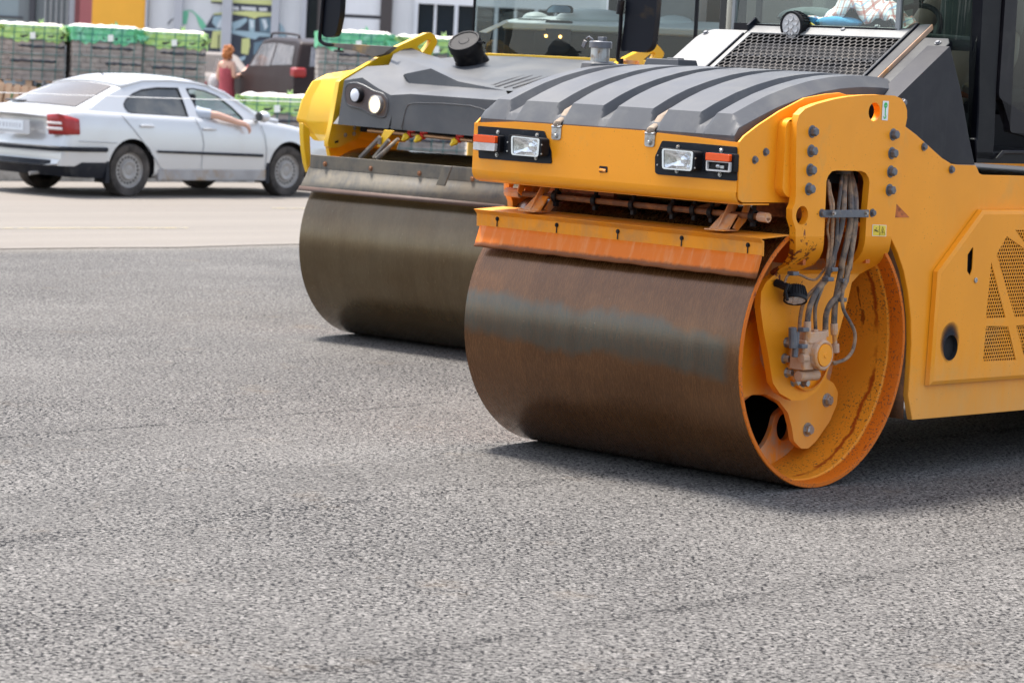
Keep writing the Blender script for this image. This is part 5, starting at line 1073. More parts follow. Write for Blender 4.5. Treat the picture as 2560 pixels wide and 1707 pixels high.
def asphalt_mat(name, sc, cols, pitc, pitd, lines=(), tint=None):
    m = NT(name); x, y, z = m.xyz()
    wob = m.math('MULTIPLY', m.math('SUBTRACT', m.noise(1.1, None, 6, .7), .5), .16)
    d = m.math('ADD', m.math('ADD', m.math('MULTIPLY', x, .7317), m.math('MULTIPLY', y, -.6816)), wob)
    cell = m.vor(sc, None, 'F1', 'Color'); cx, cy, cz = m.xyz(cell)
    stone = m.ramp(cx, *cols)
    n1 = m.noise(sc*.55, None, 2.5, .6); n2 = m.noise(sc*.17, None, 3, .6)
    big = m.noise(.55, None, 5, .6)
    lvl = m.math('ADD', n1, m.math('ADD', m.math('MULTIPLY', m.math('SUBTRACT', n2, .5), .22), m.math('MULTIPLY', m.math('SUBTRACT', big, .5), .16)))
    for (d0, w, s) in lines:
        q = m.math('SUBTRACT', 1, m.math('MINIMUM', m.math('DIVIDE', m.math('ABSOLUTE', m.math('SUBTRACT', d, d0)), w), 1))
        lvl = m.math('SUBTRACT', lvl, m.math('MULTIPLY', m.math('MULTIPLY', q, m.ramp(m.noise(3.1, None, 6, .75), (.40, .0), (.60, 1.))), s))
    pit = m.ramp(lvl, (pitd-.025, 1.), (pitd+.02, 0.))
    c = m.mix(pit, stone, pitc)
    c = m.mix(m.math('MULTIPLY', m.ramp(m.noise(.8, None, 6, .65), (.35, 0.), (.7, 1.)), .22), c, scale_c(cols[1][1], .62))
    c = m.mix(m.math('MULTIPLY', m.ramp(m.math('ADD', d, m.math('MULTIPLY', m.noise(9, None, 5, .7), .5)), (-18.9+20, 1.), (-18.2+20, 0.)) if False else m.ramp(m.math('ADD', m.math('ADD', d, 19), m.math('MULTIPLY', m.noise(9, None, 5, .7), .5)), (.15, 1.), (.75, 0.)), .55), c, (.23, .205, .175))
    bands = m.noise(1, m.comb(m.math('MULTIPLY', d, 1.5), 0, 3.1), 3, .6)
    c = m.mix(m.math('MULTIPLY', m.ramp(bands, (.38, 0.), (.62, 1.)), .20), c, scale_c(cols[1][1], .55))
    if tint: c = m.mix(m.math('MULTIPLY', m.ramp(m.noise(1.7, None, 6, .7), (.60, 0.), (.74, 1.)), .35), c, tint)
    m.to(c, 'Base Color'); m.set(Roughness=.8); m.b.inputs['Specular IOR Level'].default_value = .06; m.bump(m.math('SUBTRACT', m.math('MULTIPLY', cy, .3), m.math('MULTIPLY', pit, .8)), .55, .006)
    return m.m
M['asphalt'] = asphalt_mat('asphalt', 104, [(0, (.085, .081, .076)), (.35, (.125, .119, .112)), (.8, (.178, .169, .159)), (1, (.27, .255, .237))], (.005, .0052, .0072), .452, ((-9.97, .04, .13), (-7.86, .10, .085), (-5.72, .06, .09)), (.15, .115, .08))
M['old_road'] = asphalt_mat('worn_asphalt', 90, [(0, (.155, .143, .132)), (.5, (.178, .164, .151)), (1, (.205, .189, .173))], (.10, .095, .09), .33, (), (.20, .17, .13))
M['pave'] = paint('pavement_concrete', (.20, .175, .15), .85, .1, 1.5, dirt=(.3, .26, .2), dl=(.45, .7), ds=1.2)
M['kerb'] = paint('kerb_concrete', (.36, .35, .33), .85, .12, 3, dirt=(.2, .19, .17), dl=(.45, .65), ds=3)
M['roadline'] = paint('worn_line', (.36, .30, .17), .7, .06, 5, dirt=(.23, .22, .2), dl=(.48, .6), ds=9)
ga = Vector((cos(-0.75021), sin(-0.75021), 0)); gb_ = Vector((-sin(-0.75021), cos(-0.75021), 0))
def dp(d, t, z=0): v = ga*d+gb_*t; return (v.x, v.y, z)
k = MB(); k.poly([(-400, -60, 0), (400, -60, 0), (400, 900, 0), (-400, 900, 0)]); tag(k.build('asphalt', M['asphalt'], smooth=0), 'fresh light grey asphalt with dark pits and rolling seams', kind='structure')
k = MB(); E_ = []
for i in range(161): t = -40+i*.9; E_.append(dp(-18.95+.05*sin(t*2.1)+.03*sin(t*5.3)+.02*random.uniform(-1, 1), t, .006))
k.grid([[e, dp(-60, -40+i*.9, .006)] for i, e in enumerate(E_)]); tag(k.build('road', M['old_road'], smooth=0), 'worn pale road surface beyond the fresh asphalt', kind='structure')
def dof(x, y): return Vector((x, y, 0)).dot(ga), Vector((x, y, 0)).dot(gb_)
for p, q in (([(-5.0356,25.5024,0),(-3.2566,27.1053,0)]), ([(-2.8122,31.3044,0),(-1.8555,32.1118,0)])):
    a, b = dof(p[0], p[1]), dof(q[0], q[1])
    k = MB(); k.poly([(p[0], p[1]-.05, .010), (q[0], q[1]-.05, .010), (q[0], q[1]+.05, .010), (p[0], p[1]+.05, .010)]); tag(k.build('road_marking', M['roadline'], smooth=0), 'thin worn yellow line on the old road', kind='structure')
# kerb and the yard beyond
kd = dof(-6.45, 34.3)[0]; Y0 = .16
k = MB(); k.add([dp(kd, -60), dp(kd, 140), dp(kd, 140, Y0-.015), dp(kd, -60, Y0-.015), dp(kd-.015, -60, Y0), dp(kd-.015, 140, Y0), dp(kd-.18, -60, Y0), dp(kd-.18, 140, Y0)], [(0, 1, 2, 3), (3, 2, 5, 4), (4, 5, 7, 6)]); tag(k.build('kerb', M['kerb'], smooth=0), 'low concrete kerb behind the silver car', kind='structure')
k = MB(); k.poly([dp(kd-.18, -60, Y0-.004), dp(kd-.18, 140, Y0-.004), dp(-260, 140, Y0-.004), dp(-260, -60, Y0-.004)]); tag(k.build('pavement', M['pave'], smooth=0), 'bare pale yard behind the kerb', kind='structure')

# ================================================================ silver liftback driving past
M['silver'] = paint('silver_car_paint', (.53, .535, .54), .28, .03, 1.5, dirt=(.50, .485, .47), dl=(.55, .85), ds=2, metal=.25, coat=.5)
M['tyre'] = paint('tyre', (.030, .028, .027), .8, .15, 8, dirt=(.10, .088, .08), dl=(.35, .7), ds=6, spec=.1)
M['wheel_steel'] = paint('dusty_steel_wheel', (.30, .285, .27), .6, .15, 9, metal=.2)
M['car_black'] = paint('car_black_trim', (.010, .012, .018), .5, .15, 8, dirt=(.05, .05, .05), dl=(.5, .8), ds=6, spec=.2)
M['tail_red'] = plain('tail_lamp', (.30, .018, .018), .3)
M['tail_white'] = plain('tail_lamp_white', (.70, .62, .60), .3)
M['pane_dark'] = paint('tinted_pane', (.05, .055, .055), .12, .3, 1.2, dirt=(.12, .115, .10), dl=(.45, .7), ds=2.5, spec=.8)
M['pane_rear'] = paint('dusty_rear_pane', (.085, .068, .055), .25, .15, 1.8, dirt=(.055, .045, .038), dl=(.4, .7), ds=1.4)
M['pane_clear'] = glass('car_glass', (.32, .40, .36), .02, .3, .1)
M['interior'] = plain('car_interior', (.025, .025, .028), .8)
CR = empty('silver_car', (-4.55255, 32.14688, 0), 0.86285, label='silver liftback car passing on the far road, its driver resting an arm outside', cat='car')
HW = .885; YC = .875
xs_ = [-.95, -.93, -.90, -.84, -.7, -.5, -.42, -.2, 0, .3, .7, 1.1, 1.5, 1.9, 2.2, 2.35, 2.6, 2.9, 3.15, 3.3, 3.42, 3.48]
def topz(x): return interp([-.95, -.90, -.84, -.7, -.3, .5, 1.5, 2.2, 2.7, 3.1, 3.35, 3.48], [.90, .965, .99, 1.0, .985, .965, .94, .935, .87, .80, .72, .58], x)
def crn(x): return interp([-.95, -.7, 0, 2.2, 3.0, 3.48], [.03, .035, .02, .03, .055, .05], x)
G = []
for x in xs_:
    zt = topz(x); e = interp([-.95, -.90, -.80, 3.2, 3.40, 3.48], [.90, .955, 1, 1, .965, .90], x)
    bow = (.17 if x < 0 else -.20)*(1-sm((x+.95)/.9) if x < 0 else sm((x-2.7)/.75))
    zb = interp([-.95, -.5, .3, 2.9, 3.48], [.36, .30, .215, .215, .26], x)
    S_ = [(0, zb), (.70, zb), (.83, zb+.02), (.868, zb+.07), (.872, .36), (.885, .43), (.885, .60), (.878, zt-.22), (.860, zt-.07), (.835, zt-.018), (.80, zt), (.55, zt+crn(x)*.6), (.25, zt+crn(x)), (0, zt+crn(x)*1.05)]
    row = []
    for (v, z) in S_:
        if x < -.8: z2 = z
        else: z2 = z
        bump_ = -.05*(1 if z2 < .62 else 0)*(1-sm((x+.95)/.3)) if x < -.6 else 0
        vv = v*e; xx = x-bow*(1-(v/HW)**2)+bump_
        row.append((xx, YC-vv, z2))
    row += [(p[0], 2*YC-p[1], p[2]) for p in row[-2:0:-1]]
    G.append(row)
k = MB(); k.grid(G, True)
n_ = len(G[0])
for R_, fl in ((G[0], 0), (G[-1], 1)):
    m_ = len(R_); half = m_//2
    o0 = len(k.v); k.v += R_
    for i in range(1, half): 
        a, b, c, d = i, i+1, m_-i-1, m_-i
        if c != d and b != c: k.f.append((o0+a, o0+b, o0+c, o0+d % m_)); k.mi.append(0)
    k.f.append((o0, o0+1, o0+m_-1)); k.mi.append(0)
lower = k.build('body', M['silver'], CR, smooth=50)
cut = MB()
for wx in (0, 2.578):
    for yy in ((-.1, .30), (1.45, 1.85)): cut.cyl((wx, yy[0], .325), (wx, yy[1], .325), .362, 40)
co_ = cut.build('cutter', M['car_black'], CR, smooth=0); co_.location = (0, 0, 0)
bo = lower.modifiers.new('w', 'BOOLEAN'); bo.object = co_; bo.operation = 'DIFFERENCE'; bo.solver = 'EXACT'
bpy.context.view_layer.update(); dg = bpy.context.evaluated_depsgraph_get(); nm_ = bpy.data.meshes.new_from_object(lower.evaluated_get(dg)); lower.modifiers.clear(); lower.data = nm_
bpy.data.objects.remove(co_)
nm_.set_sharp_from_angle(angle=radians(45))
while len(nm_.materials) > 1: nm_.materials.pop()
k = MB(); k.b2((-.80, .12, .24), (3.3, 1.64, .55)); k.b2((-.45, .2, .5), (.42, .32, .7)); k.b2((2.1, .2, .5), (3.0, .32, .66)); k.build('underbody', M['interior'], CR)
def GWy(z): return .08+(z-.95)*.55
# greenhouse sides with real window openings
rw = [(-0.017,0.1546,1.0857),(0.035,0.1809,1.1334),(0.1721,0.2212,1.2066),(0.3308,0.2474,1.2544),(0.5795,0.2639,1.2844),(0.9177,0.2662,1.2886),(0.933,0.1775,1.1272),(0.9373,0.0836,0.9565),(0.6293,0.0848,0.9586),(0.3327,0.0894,0.9671),(0.1032,0.0938,0.9751),(0.0093,0.1081,1.0011),(-0.0233,0.1333,1.0469)]
fw = [(1.054,0.2638,1.2842),(1.1701,0.2655,1.2872),(1.3389,0.2547,1.2676),(1.5344,0.2203,1.2051),(1.7042,0.1534,1.0834),(1.812,0.0925,0.9728),(1.8299,0.0732,0.9376),(1.7893,0.0657,0.924),(1.1608,0.0929,0.9734),(1.1166,0.1465,1.071)]
go = [(-0.95,0.1142,1.0122),(-0.7447,0.1458,1.0697),(-0.4238,0.1919,1.1535),(-0.024,0.2526,1.2638),(-0.1162,0.2683,1.2924),(0.3932,0.2992,1.3485),(0.8306,0.3068,1.3624),(1.1972,0.2984,1.3471),(1.4457,0.2756,1.3057),(1.6612,0.237,1.2355),(1.8943,0.1627,1.1004),(2.1038,0.0848,0.9587),(2.1717,0.056,0.9064),(2.0822,0.0596,0.9129),(1.1491,0.0788,0.9478),(0.3217,0.0756,0.942),(-0.3048,0.0793,0.9488)]
def xz_(P): return [(p[0], p[2]) for p in P]
go2 = [(-.62, .985), (-.50, 1.05), (-.25, 1.17), (.02, 1.268)]+[(p[0], p[2]) for p in go[5:12]]+[(2.42, .925), (1.6, .93), (.6, .945), (-.3, .97)]
for s in (0, 1):
    k = MB(); k.prism(go2, 'Y', 0, .035, [xz_(rw), xz_(fw)])
    k.v = [(x, (GWy(z)+y) if not s else 2*YC-(GWy(z)+y), z) for x, y, z in k.v]; k.build('door_frames', M['silver'], CR, smooth=30)
    for P_, mt in ((rw, 'pane_dark'), (fw, 'pane_clear')):
        pp = xz_(P_)
        if P_ is fw and not s: pp = [(1.1638,0.204,1.1754),(1.7227,0.2024,1.1725),(1.8075,0.1546,1.0856),(1.8299,0.0732,0.9376),(1.7893,0.0657,0.924),(1.1608,0.0929,0.9734),(1.1166,0.1465,1.071)]; pp = xz_(pp)
        k = MB(); k.poly([(x, (GWy(z)+.012) if not s else 2*YC-(GWy(z)+.012), z) for x, z in pp]); k.build('side_window', M[mt], CR, smooth=0)
    # black rubber round the windows
    for P_ in (rw, fw):
        pp = xz_(P_); L = [(x, (GWy(z)-.001) if not s else 2*YC-(GWy(z)-.001), z) for x, z in pp+[pp[0]]]
        k = MB(); k.tube(L, .009, 5); k.build('window_seal', M['car_black'], CR)
# roof, windscreen, rear window, pillars
top_ = go2[3:10]
k = MB(); R_ = []
for x, z in top_+[]:
    y = GWy(z); R_.append([(x, lerp(y, 2*YC-y, t), z+.055*(1-(2*t-1)**2)**.8) for t in [i/10 for i in range(11)]])
k.grid(R_[:5]); k.build('roof', M['silver'], CR, smooth=40, solid=.02)
ra = R_[0]; wa = R_[4]
k = MB(); 
rb = [(-.62-.20*(1-(2*t-1)**2), lerp(.12, 2*YC-.12, t), 1.0+.025*(1-(2*t-1)**2)) for t in [i/10 for i in range(11)]]
k.grid([ra, rb]); k.build('rear_pillars', M['silver'], CR, smooth=40)
k = MB(); A_ = [[tuple(Vector(a).lerp(Vector(b), s)+Vector((-.004, 0, .008))) for a, b in zip(ra[1:-1], rb[1:-1])] for s in (.05, .5, .93)]; k.grid(A_); k.build('rear_window', M['pane_rear'], CR, smooth=40)
k = MB(); q = Vector(A_[2][6]); k.box(q+Vector((.02, .1, .015)), (.05, .35, .012), Matrix.Rotation(-.25, 3, 'Y')); k.build('rear_wiper', M['car_black'], CR)
wb_ = [(2.42+.22*(1-(2*t-1)**2), lerp(.14, 2*YC-.14, t), .945+.03*(1-(2*t-1)**2)) for t in [i/10 for i in range(11)]]
k = MB(); k.grid([wa, wb_]); k.build('windscreen', M['pane_clear'], CR, smooth=40)
k = MB()
for s in (0, 1):
    P_ = [Vector((x, GWy(z)+.02 if not s else 2*YC-GWy(z)-.02, z+.004)) for x, z in go2[7:12]]; k.tube(P_, .03, 8)
k.build('windscreen_pillars', M['silver'], CR)
k = MB(); k.tube([(.35, YC, 1.37), (.24, YC, 1.42)], .008, 6); k.build('roof_aerial', M['car_black'], CR)
k = MB(); k.box((.55, .5, 1.0), (.5, .5, .5)); k.box((1.18, .52, .95), (.16, .46, .55)); k.box((1.16, .52, 1.245), (.09, .26, .13)); k.box((1.16, 1.25, .95), (.16, .46, .55)); k.box((1.16, 1.25, 1.245), (.09, .26, .13)); k.b2((-.4, .2, .55), (2.3, 1.55, .90)); k.build('cabin_seats', M['interior'], CR, bevel=.03)
# side details
yb = YC-HW-.004
def strip(P, nm, mt, th=.02, parent=CR, y=None): 
    k = MB(); k.prism(P, 'Y', (yb if y is None else y), (yb if y is None else y)-th); return k.build(nm, M[mt], parent, bevel=.006)
strip([(0.3672,0.5564),(2.1068,0.5269),(2.1043,0.4902),(0.3943,0.5278)], 'rubbing_strip', 'car_black', .018)
ym = yb
k = MB(); P_ = [Vector((x-(.17*(1-sm((x+.95)/.9)))*(1-((YC-y)/HW)**2)-.052*(1-sm((x+.95)/.3)), y, .555)) for x, y in ((-.40, -.02), (-.6, -.022), (-.78, -.02), (-.93, .06), (-.955, .2), (-.96, .6), (-.96, YC), (-.96, 1.4), (-.93, 1.69))]
k.tube(cat(P_, 4), .028, 6, flat=1); k.build('bumper_strip', M['car_black'], CR)
k = MB(); P_ = [(x, y, z) for x, y, z in ((-.36, .0, .345), (-.7, .0, .345), (-.90, .04, .35), (-1.04, .3, .36), (-1.13, YC, .365), (-1.04, 1.45, .36), (-.90, 1.71, .35))]
k.grid([[(x+.012*0, y-.012 if i < 3 else y, z+.06) for i, (x, y, z) in enumerate(P_)], [(x-.02, y-.01 if i < 3 else y, z-.0) for i, (x, y, z) in enumerate(P_)], [(x+.06, y+.02, z-.12) for x, y, z in P_]]); k.build('rear_valance', M['car_black'], CR)
k = MB(); k.cyl((-.95, .45, .27), (-1.13, .47, .25), .022, 10); k.cyl((-.6, .5, .25), (-.95, .45, .27), .03, 8); k.build('exhaust', M['wheel_steel'], CR)
# tail lamps follow the corner
def corner(s, z, side=0):
    """point on the rear corner: s from 0 (side) to 1 (rear face)"""
    a = s*pi/2; x = -.80-.125*sin(a)-.10*max(0, s-.5); y = YC-HW-.004+.15*(1-cos(a))+.0
    return (x, y if not side else 2*YC-y, z)
TL = [(-0.8498,0.8956),(-0.8323,0.7325)]
def bodypt(x, v, z, side=0, off=.006):
    bow = .17*(1-sm((x+.95)/.9)); e = interp([-.95, -.90, -.80], [.90, .955, 1], x); zt = topz(x)
    vv = interp([.43, .6, zt-.22, zt-.07, zt-.018, zt], [.885, .885, .878, .86, .835, .80], z)*e if v is None else v
    return (x-bow*(1-(vv/HW)**2)-off*.5, (YC-vv-off) if not side else (YC+vv+off), z)
for side in (0, 1):
    k = MB(); zt_, zb_ = .955, .715
    cols = [(-.80, None), (-.86, None), (-.91, None), (-.95, None), (-.953, .74), (-.954, .66), (-.955, .58)]
    G_ = []
    for i, (x, v) in enumerate(cols):
        t = i/(len(cols)-1); zu = lerp(.90, .955, min(1, t*2.2))-(.0 if i < 5 else .01*(i-4)); zl = lerp(.725, .71, t)
        G_.append([bodypt(x+(.035*(1-j/3) if i > 2 else .0)+(0 if i > 2 else -.0), v, lerp(zl, zu, j/3), side, .012) for j in range(4)])
    # outer column straight
    k.grid(G_); tl = k.build('tail_lamp', M['tail_red'], CR, smooth=50, solid=.012)
    k = MB(); k.grid([[Vector(bodypt(x, v, z, side, .02)) for z in (.765, .80)] for x, v in cols[3:7]]); k.grid([[Vector(bodypt(x, v, z, side, .02)) for z in (.83, .86)] for x, v in cols[3:7]]); k.build('lamp_white_band', M['tail_white'], tl, solid=.006)
k = MB(); yp = YC; 
k.prism(rnd([(YC-.38, .70), (YC+.38, .70), (YC+.36, .86), (YC-.36, .86)], .03), 'X', -1.118, -1.123); pr = k.build('plate_recess', M['plate_shade'], CR)
k = MB(); k.prism([(YC-.26, .735), (YC+.26, .735), (YC+.26, .845), (YC-.26, .845)], 'X', -1.124, -1.128); pl = k.build('number_plate', M['plate'], pr)
k = MB(); xx = YC-.22
for w in (.04, .03, .03, .03, .04, .04, .05, .03): k.prism([(xx, .765), (xx+w*.75, .765), (xx+w*.75, .815), (xx, .815)], 'X', -1.1285, -1.129); xx += w*1.4
k.build('plate_smudge', M['plate_ink'], pl, smooth=0)
# door seams, handles, mirror, flaps
def seam(P, nm='door_seam'):
    k = MB(); k.tube(P, .004, 4); return k.build(nm, M['seam'], CR)
def side_y(z): return yb+.003 if z < .72 else yb+.003+.03*((z-.72)/.22)**1.5
seam([(x, side_y(z)-.004, z) for x, z in [(-0.1562,0.9557),(0.0082,0.8002),(0.1854,0.6275),(0.3421,0.469),(0.4329,0.3652),(0.4993,0.3253)]])
seam([(x, side_y(z)-.004, z) for x, z in [(0.9885,0.9455),(1.0843,0.8008),(1.1262,0.6384),(1.1018,0.475),(1.0986,0.328)]])
seam([(x, side_y(z)-.004, z) for x, z in [(2.0727,0.8826),(2.1382,0.7503),(2.1711,0.5837),(2.1615,0.3495)]])
seam([(x, side_y(z)-.004, z) for x, z in [(-0.8183,0.647),(-0.5642,0.6423),(-0.2343,0.6352)]])
for c in [(0.2219,0.8381),(1.221,0.8187)]:
    k = MB(); k.tube(cat([(c[0]-.10, .0, c[1]), (c[0]-.06, -.03, c[1]+.004), (c[0]+.06, -.03, c[1]+.002), (c[0]+.10, .0, c[1]-.002)], 4), .014, 8); k.build('door_handle', M['silver'], CR)
k = MB(); k.sph((2.04, -.07, .985), (.075, .09, .07), 16, 10); k.box((2.03, .02, .95), (.07, .1, .04)); mm = k.build('door_mirror', M['silver'], CR); k = MB(); k.prism(ell(-.07, .985, .06, .055, 16), 'X', 1.955, 1.972); k.build('mirror_glass', M['pane_dark'], mm); 
for wx in (0, 2.578):
    k = MB(); k.prism([(wx-.39, .42), (wx-.35, .42), (wx-.34, .17), (wx-.40, .17)], 'Y', yb+.0, yb+.2); k.build('mud_flap', M['car_black'], CR)
k = MB(); k.b2((-.3+.72, yb+.01, .20), (2.2, yb+.06, .335)); k.build('sill', M['sill'], CR, bevel=.01)
# wheels
k = MB(); k.lathe([(.20, .20), (.205, .27), (.18, .312), (.10, .3165), (.02, .312), (-.0, .30), (-.004, .26), (.004, .222), (.012, .205)], (0, 0, 0), (0, 1, 0), 48)
wh = k.build('wheel', M['tyre'], CR, smooth=40); wh.location = (0, .02, .3165)
hs_ = []
for i in range(20):
    a = 2*pi*i/20; hs_.append(ell(.152*cos(a), .152*sin(a), .0165, .0165, 8))
k = MB(); k.lathe([(.012, .205), (.03, .195), (.04, .188)], (0, 0, 0), (0, 1, 0), 40); k.prism(ell(0, 0, .188, n=40), 'Y', .035, .045, hs_); k.lathe([(.035, .125), (.012, .112), (.008, .10), (.022, .06), (.012, .035), (.012, 0)], (0, 0, 0), (0, 1, 0), 32)
rm = k.build('rim', M['wheel_steel'], wh, smooth=35)
k = MB(); k.cyl((0, .06, 0), (0, .08, 0), .19, 24); k.build('brake_disc', M['dark_void'], wh)
def wheel_at(x, y, far=False):
    w2 = copy_tree(wh, CR); w2.location = (x, y, .3165)
    if far: w2.rotation_euler = (0, 0, pi)
wheel_at(2.578, .02); wheel_at(0, 1.73, True); wheel_at(2.578, 1.73, True)
# driver
vts = [(1.12, .50, .62), (1.10, .50, .80), (1.12, .50, 1.0), (1.15, .50, 1.10), (1.18, .50, 1.16), (1.21, .50, 1.25), (1.13, .32, 1.02), (1.17, .14, .985), (1.32, .02, .990), (1.50, -.02, .945), (1.66, -.035, .905), (1.74, -.045, .895), (1.80, -.05, .86), (1.13, .68, 1.02), (1.3, .74, .85), (1.55, .70, .88), (1.4, .45, .58), (1.5, .6, .58)]
eds = [(0, 1), (1, 2), (2, 3), (3, 4), (4, 5), (2, 6), (6, 7), (7, 8), (8, 9), (9, 10), (10, 11), (11, 12), (2, 13), (13, 14), (14, 15), (0, 16), (0, 17)]
rad = [.15, .15, .15, .06, .055, .095, .075, .06, .05, .043, .034, .036, .022, .075, .05, .04, .09, .09]
dr_ = body_from_edges('person', vts, eds, rad, M['skin'])
dr_.location = CR.location; dr_.rotation_euler = CR.rotation_euler
tag(dr_, 'driver of the silver car, bare forearm hanging out of the front window', 'person')
k = MB()
for i, (dy, dz, L) in enumerate(((-.012, .012, .085), (-.004, .004, .095), (.004, -.006, .09), (.010, -.014, .07))):
    k.tube(cat([(1.765, -.05+dy*.6, .885+dz*.6), (1.80, -.055+dy, .862+dz), (1.825, -.058+dy, .835+dz-L*.25), (1.832, -.055+dy, .80+dz-L*.15)], 3), [.0115]*6+[.010, .009, .009, .008][:4], 6)
k.tube([(1.74, -.07, .885), (1.77, -.085, .862), (1.79, -.085, .84)], [.013, .011, .009], 6); k.build('fingers', M['skin'], dr_)
k = MB(); k.tube([(1.10, .30, 1.03), (1.17, .13, .99), (1.27, .05, .99)], [.10, .082, .064], 14); k.lathe([(0, .17), (.25, .185), (.42, .15), (.46, .07)], (1.11, .50, .62), (.04, 0, 1), 20); k.build('shirt', M['shirt_grey'], dr_)
k = MB(); k.sph((1.19, .50, 1.275), (.10, .085, .09), 14, 8); k.build('hair', M['black'], dr_)

# ================================================================ parked cars behind
def simple_car(name, loc, yaw, side, wins, width, mat, roof_in, label, cat_, tumble=.16, belt=1.0):
    """shell pushed out of a side outline, leaning inwards above the belt, with panes let into it"""
    r = empty(name, loc, yaw, label=label, cat=cat_)
    k = MB(); n = 10; 
    def lean(z): return 0 if z < belt else tumble*((z-belt)/(roof_in-belt))
    k.prism(side, 'Y', 0, width); k.v = [(x, lerp(y, width/2, 0)+(lean(z) if y < width/2 else -lean(z)), z) for x, y, z in k.v]
    b = k.build('body', mat, r, smooth=35, bevel=.11, seg=5)
    for P_ in wins:
        for s in (0, 1):
            k = MB(); k.poly([(x, (lean(z)-.006) if not s else width-lean(z)+.006, z) for x, z in P_]); k.build('side_window', M['pane_suv'], r, smooth=0)
    return r, lean
SV, ln = simple_car('off_road_car', (-2.40, 47.5, Y0), atan2(.93, -.36), [(-.95, .35), (-.98, .75), (-.93, 1.10), (-.72, 1.68), (-.5, 1.74), (.9, 1.76), (1.45, 1.70), (2.05, 1.18), (3.3, 1.08), (3.55, .9), (3.6, .4), (3.1, .3), (-.6, .3)],
    [[(-.62, 1.33), (-.50, 1.62), (.50, 1.66), (.52, 1.30)], [(.60, 1.29), (.58, 1.66), (1.38, 1.64), (1.75, 1.27)]], 1.82, M['suv_paint'] if 'suv_paint' in M else M['cover'], 1.76, 'dark brown off-road car parked in front of the painted shop wall', 'car', .17, 1.1)
SV.scale = (1.07, 1.07, 1.07)
k = MB()
for y in (.22, 1.6): k.tube(cat([(-.4, y, 1.73), (-.3, y, 1.80), (1.0, y, 1.82), (1.2, y, 1.75)], 4), .02, 6)
k.build('roof_rails', M['suv_paint'], SV)
for yy in (-.02, 1.60):
    k = MB(); k.b2((-.95, yy+.01, 1.14), (-.70, yy+.22, 1.29)); k.build('tail_lamp', M['tail_red'], SV, bevel=.04, seg=3)
k = MB(); k.poly([(-.925+.02, .25, 1.14), (-.925+.02, 1.57, 1.14), (-.76, 1.50, 1.62), (-.76, .32, 1.62)]); k.build('rear_window', M['pane_suv'], SV, smooth=0)
k = MB(); k.b2((-1.04, .1, .38), (-.9, 1.72, .62)); k.build('rear_bumper', M['suv_paint'], SV, bevel=.04)
for wx in (0, 2.75):
    for yy, f in ((0, 0), (1.6, 1)):
        k = MB(); k.lathe([(0, .20), (0, .37), (.22, .37), (.22, .2)], (wx, yy-.01, .37), (0, 1, 0), 28); k.lathe([(.03, .22), (.03, 0)], (wx, yy-.01, .37), (0, 1, 0), 24); k.build('wheel', M['tyre'], SV)
        k = MB(); k.lathe([(0, .44), (.01, .44), (.01, .36), (0, .36)], (wx, yy-.022 if not f else yy+.22, .38), (0, 1, 0), 26, -2.0, 2.0); k.build('wheel_arch', M['suv_paint'], SV)
for hx in (.35, 1.3):
    k = MB(); k.box((hx, -.02, 1.02), (.18, .03, .035)); k.build('door_handle', M['chrome'], SV, bevel=.01)
k = MB(); k.sph((1.72, -.16, 1.20), (.09, .12, .12), 14, 8); k.build('door_mirror', M['mirror_back'], SV)
S2, ln2 = simple_car('parked_saloon', (-5.62, 55.5, Y0), atan2(.90, -.44), [(-1.0, .4), (-1.02, .95), (-.85, 1.12), (-.45, 1.14), (.05, 1.50), (.4, 1.56), (1.5, 1.56), (2.3, 1.1), (3.3, 1.0), (3.5, .5), (3.3, .3), (-.8, .3)],
    [[(-.1, 1.2), (.22, 1.46), (.8, 1.49), (.8, 1.18)], [(.88, 1.18), (.88, 1.49), (1.5, 1.48), (1.95, 1.15)]], 1.75, M['silver_old'], 1.56, 'old beige silver saloon parked behind the woman in red', 'car', .15, 1.12)
k = MB(); k.b2((-1.05, .02, .86), (-.9, .55, .98)); k.b2((-1.05, 1.2, .86), (-.9, 1.73, .98)); k.build('tail_lamp', M['tail_red'], S2, bevel=.02)
k = MB(); k.b2((-1.06, .66, .78), (-1.02, 1.14, .90)); k.build('number_plate', M['plate'], S2)
k = MB(); k.b2((-1.10, .0, .42), (-.95, 1.75, .66)); k.build('rear_bumper', M['silver_old'], S2, bevel=.05)
k = MB(); k.poly([(-.42, .25, 1.165), (-.42, 1.5, 1.165), (.03, 1.4, 1.505), (.03, .35, 1.505)]); k.build('rear_window', M['pane_rear'], S2, smooth=0)
for wx in (0, 2.6):
    for yy in (-.01, 1.56):
        k = MB(); k.lathe([(0, 0), (0, .32), (.2, .32), (.2, 0)], (wx, yy, .32), (0, 1, 0), 24); k.build('wheel', M['tyre'], S2)
# ================================================================ woman in red with a shoulder bag
WP = Vector((-5.30, 49.0, Y0))
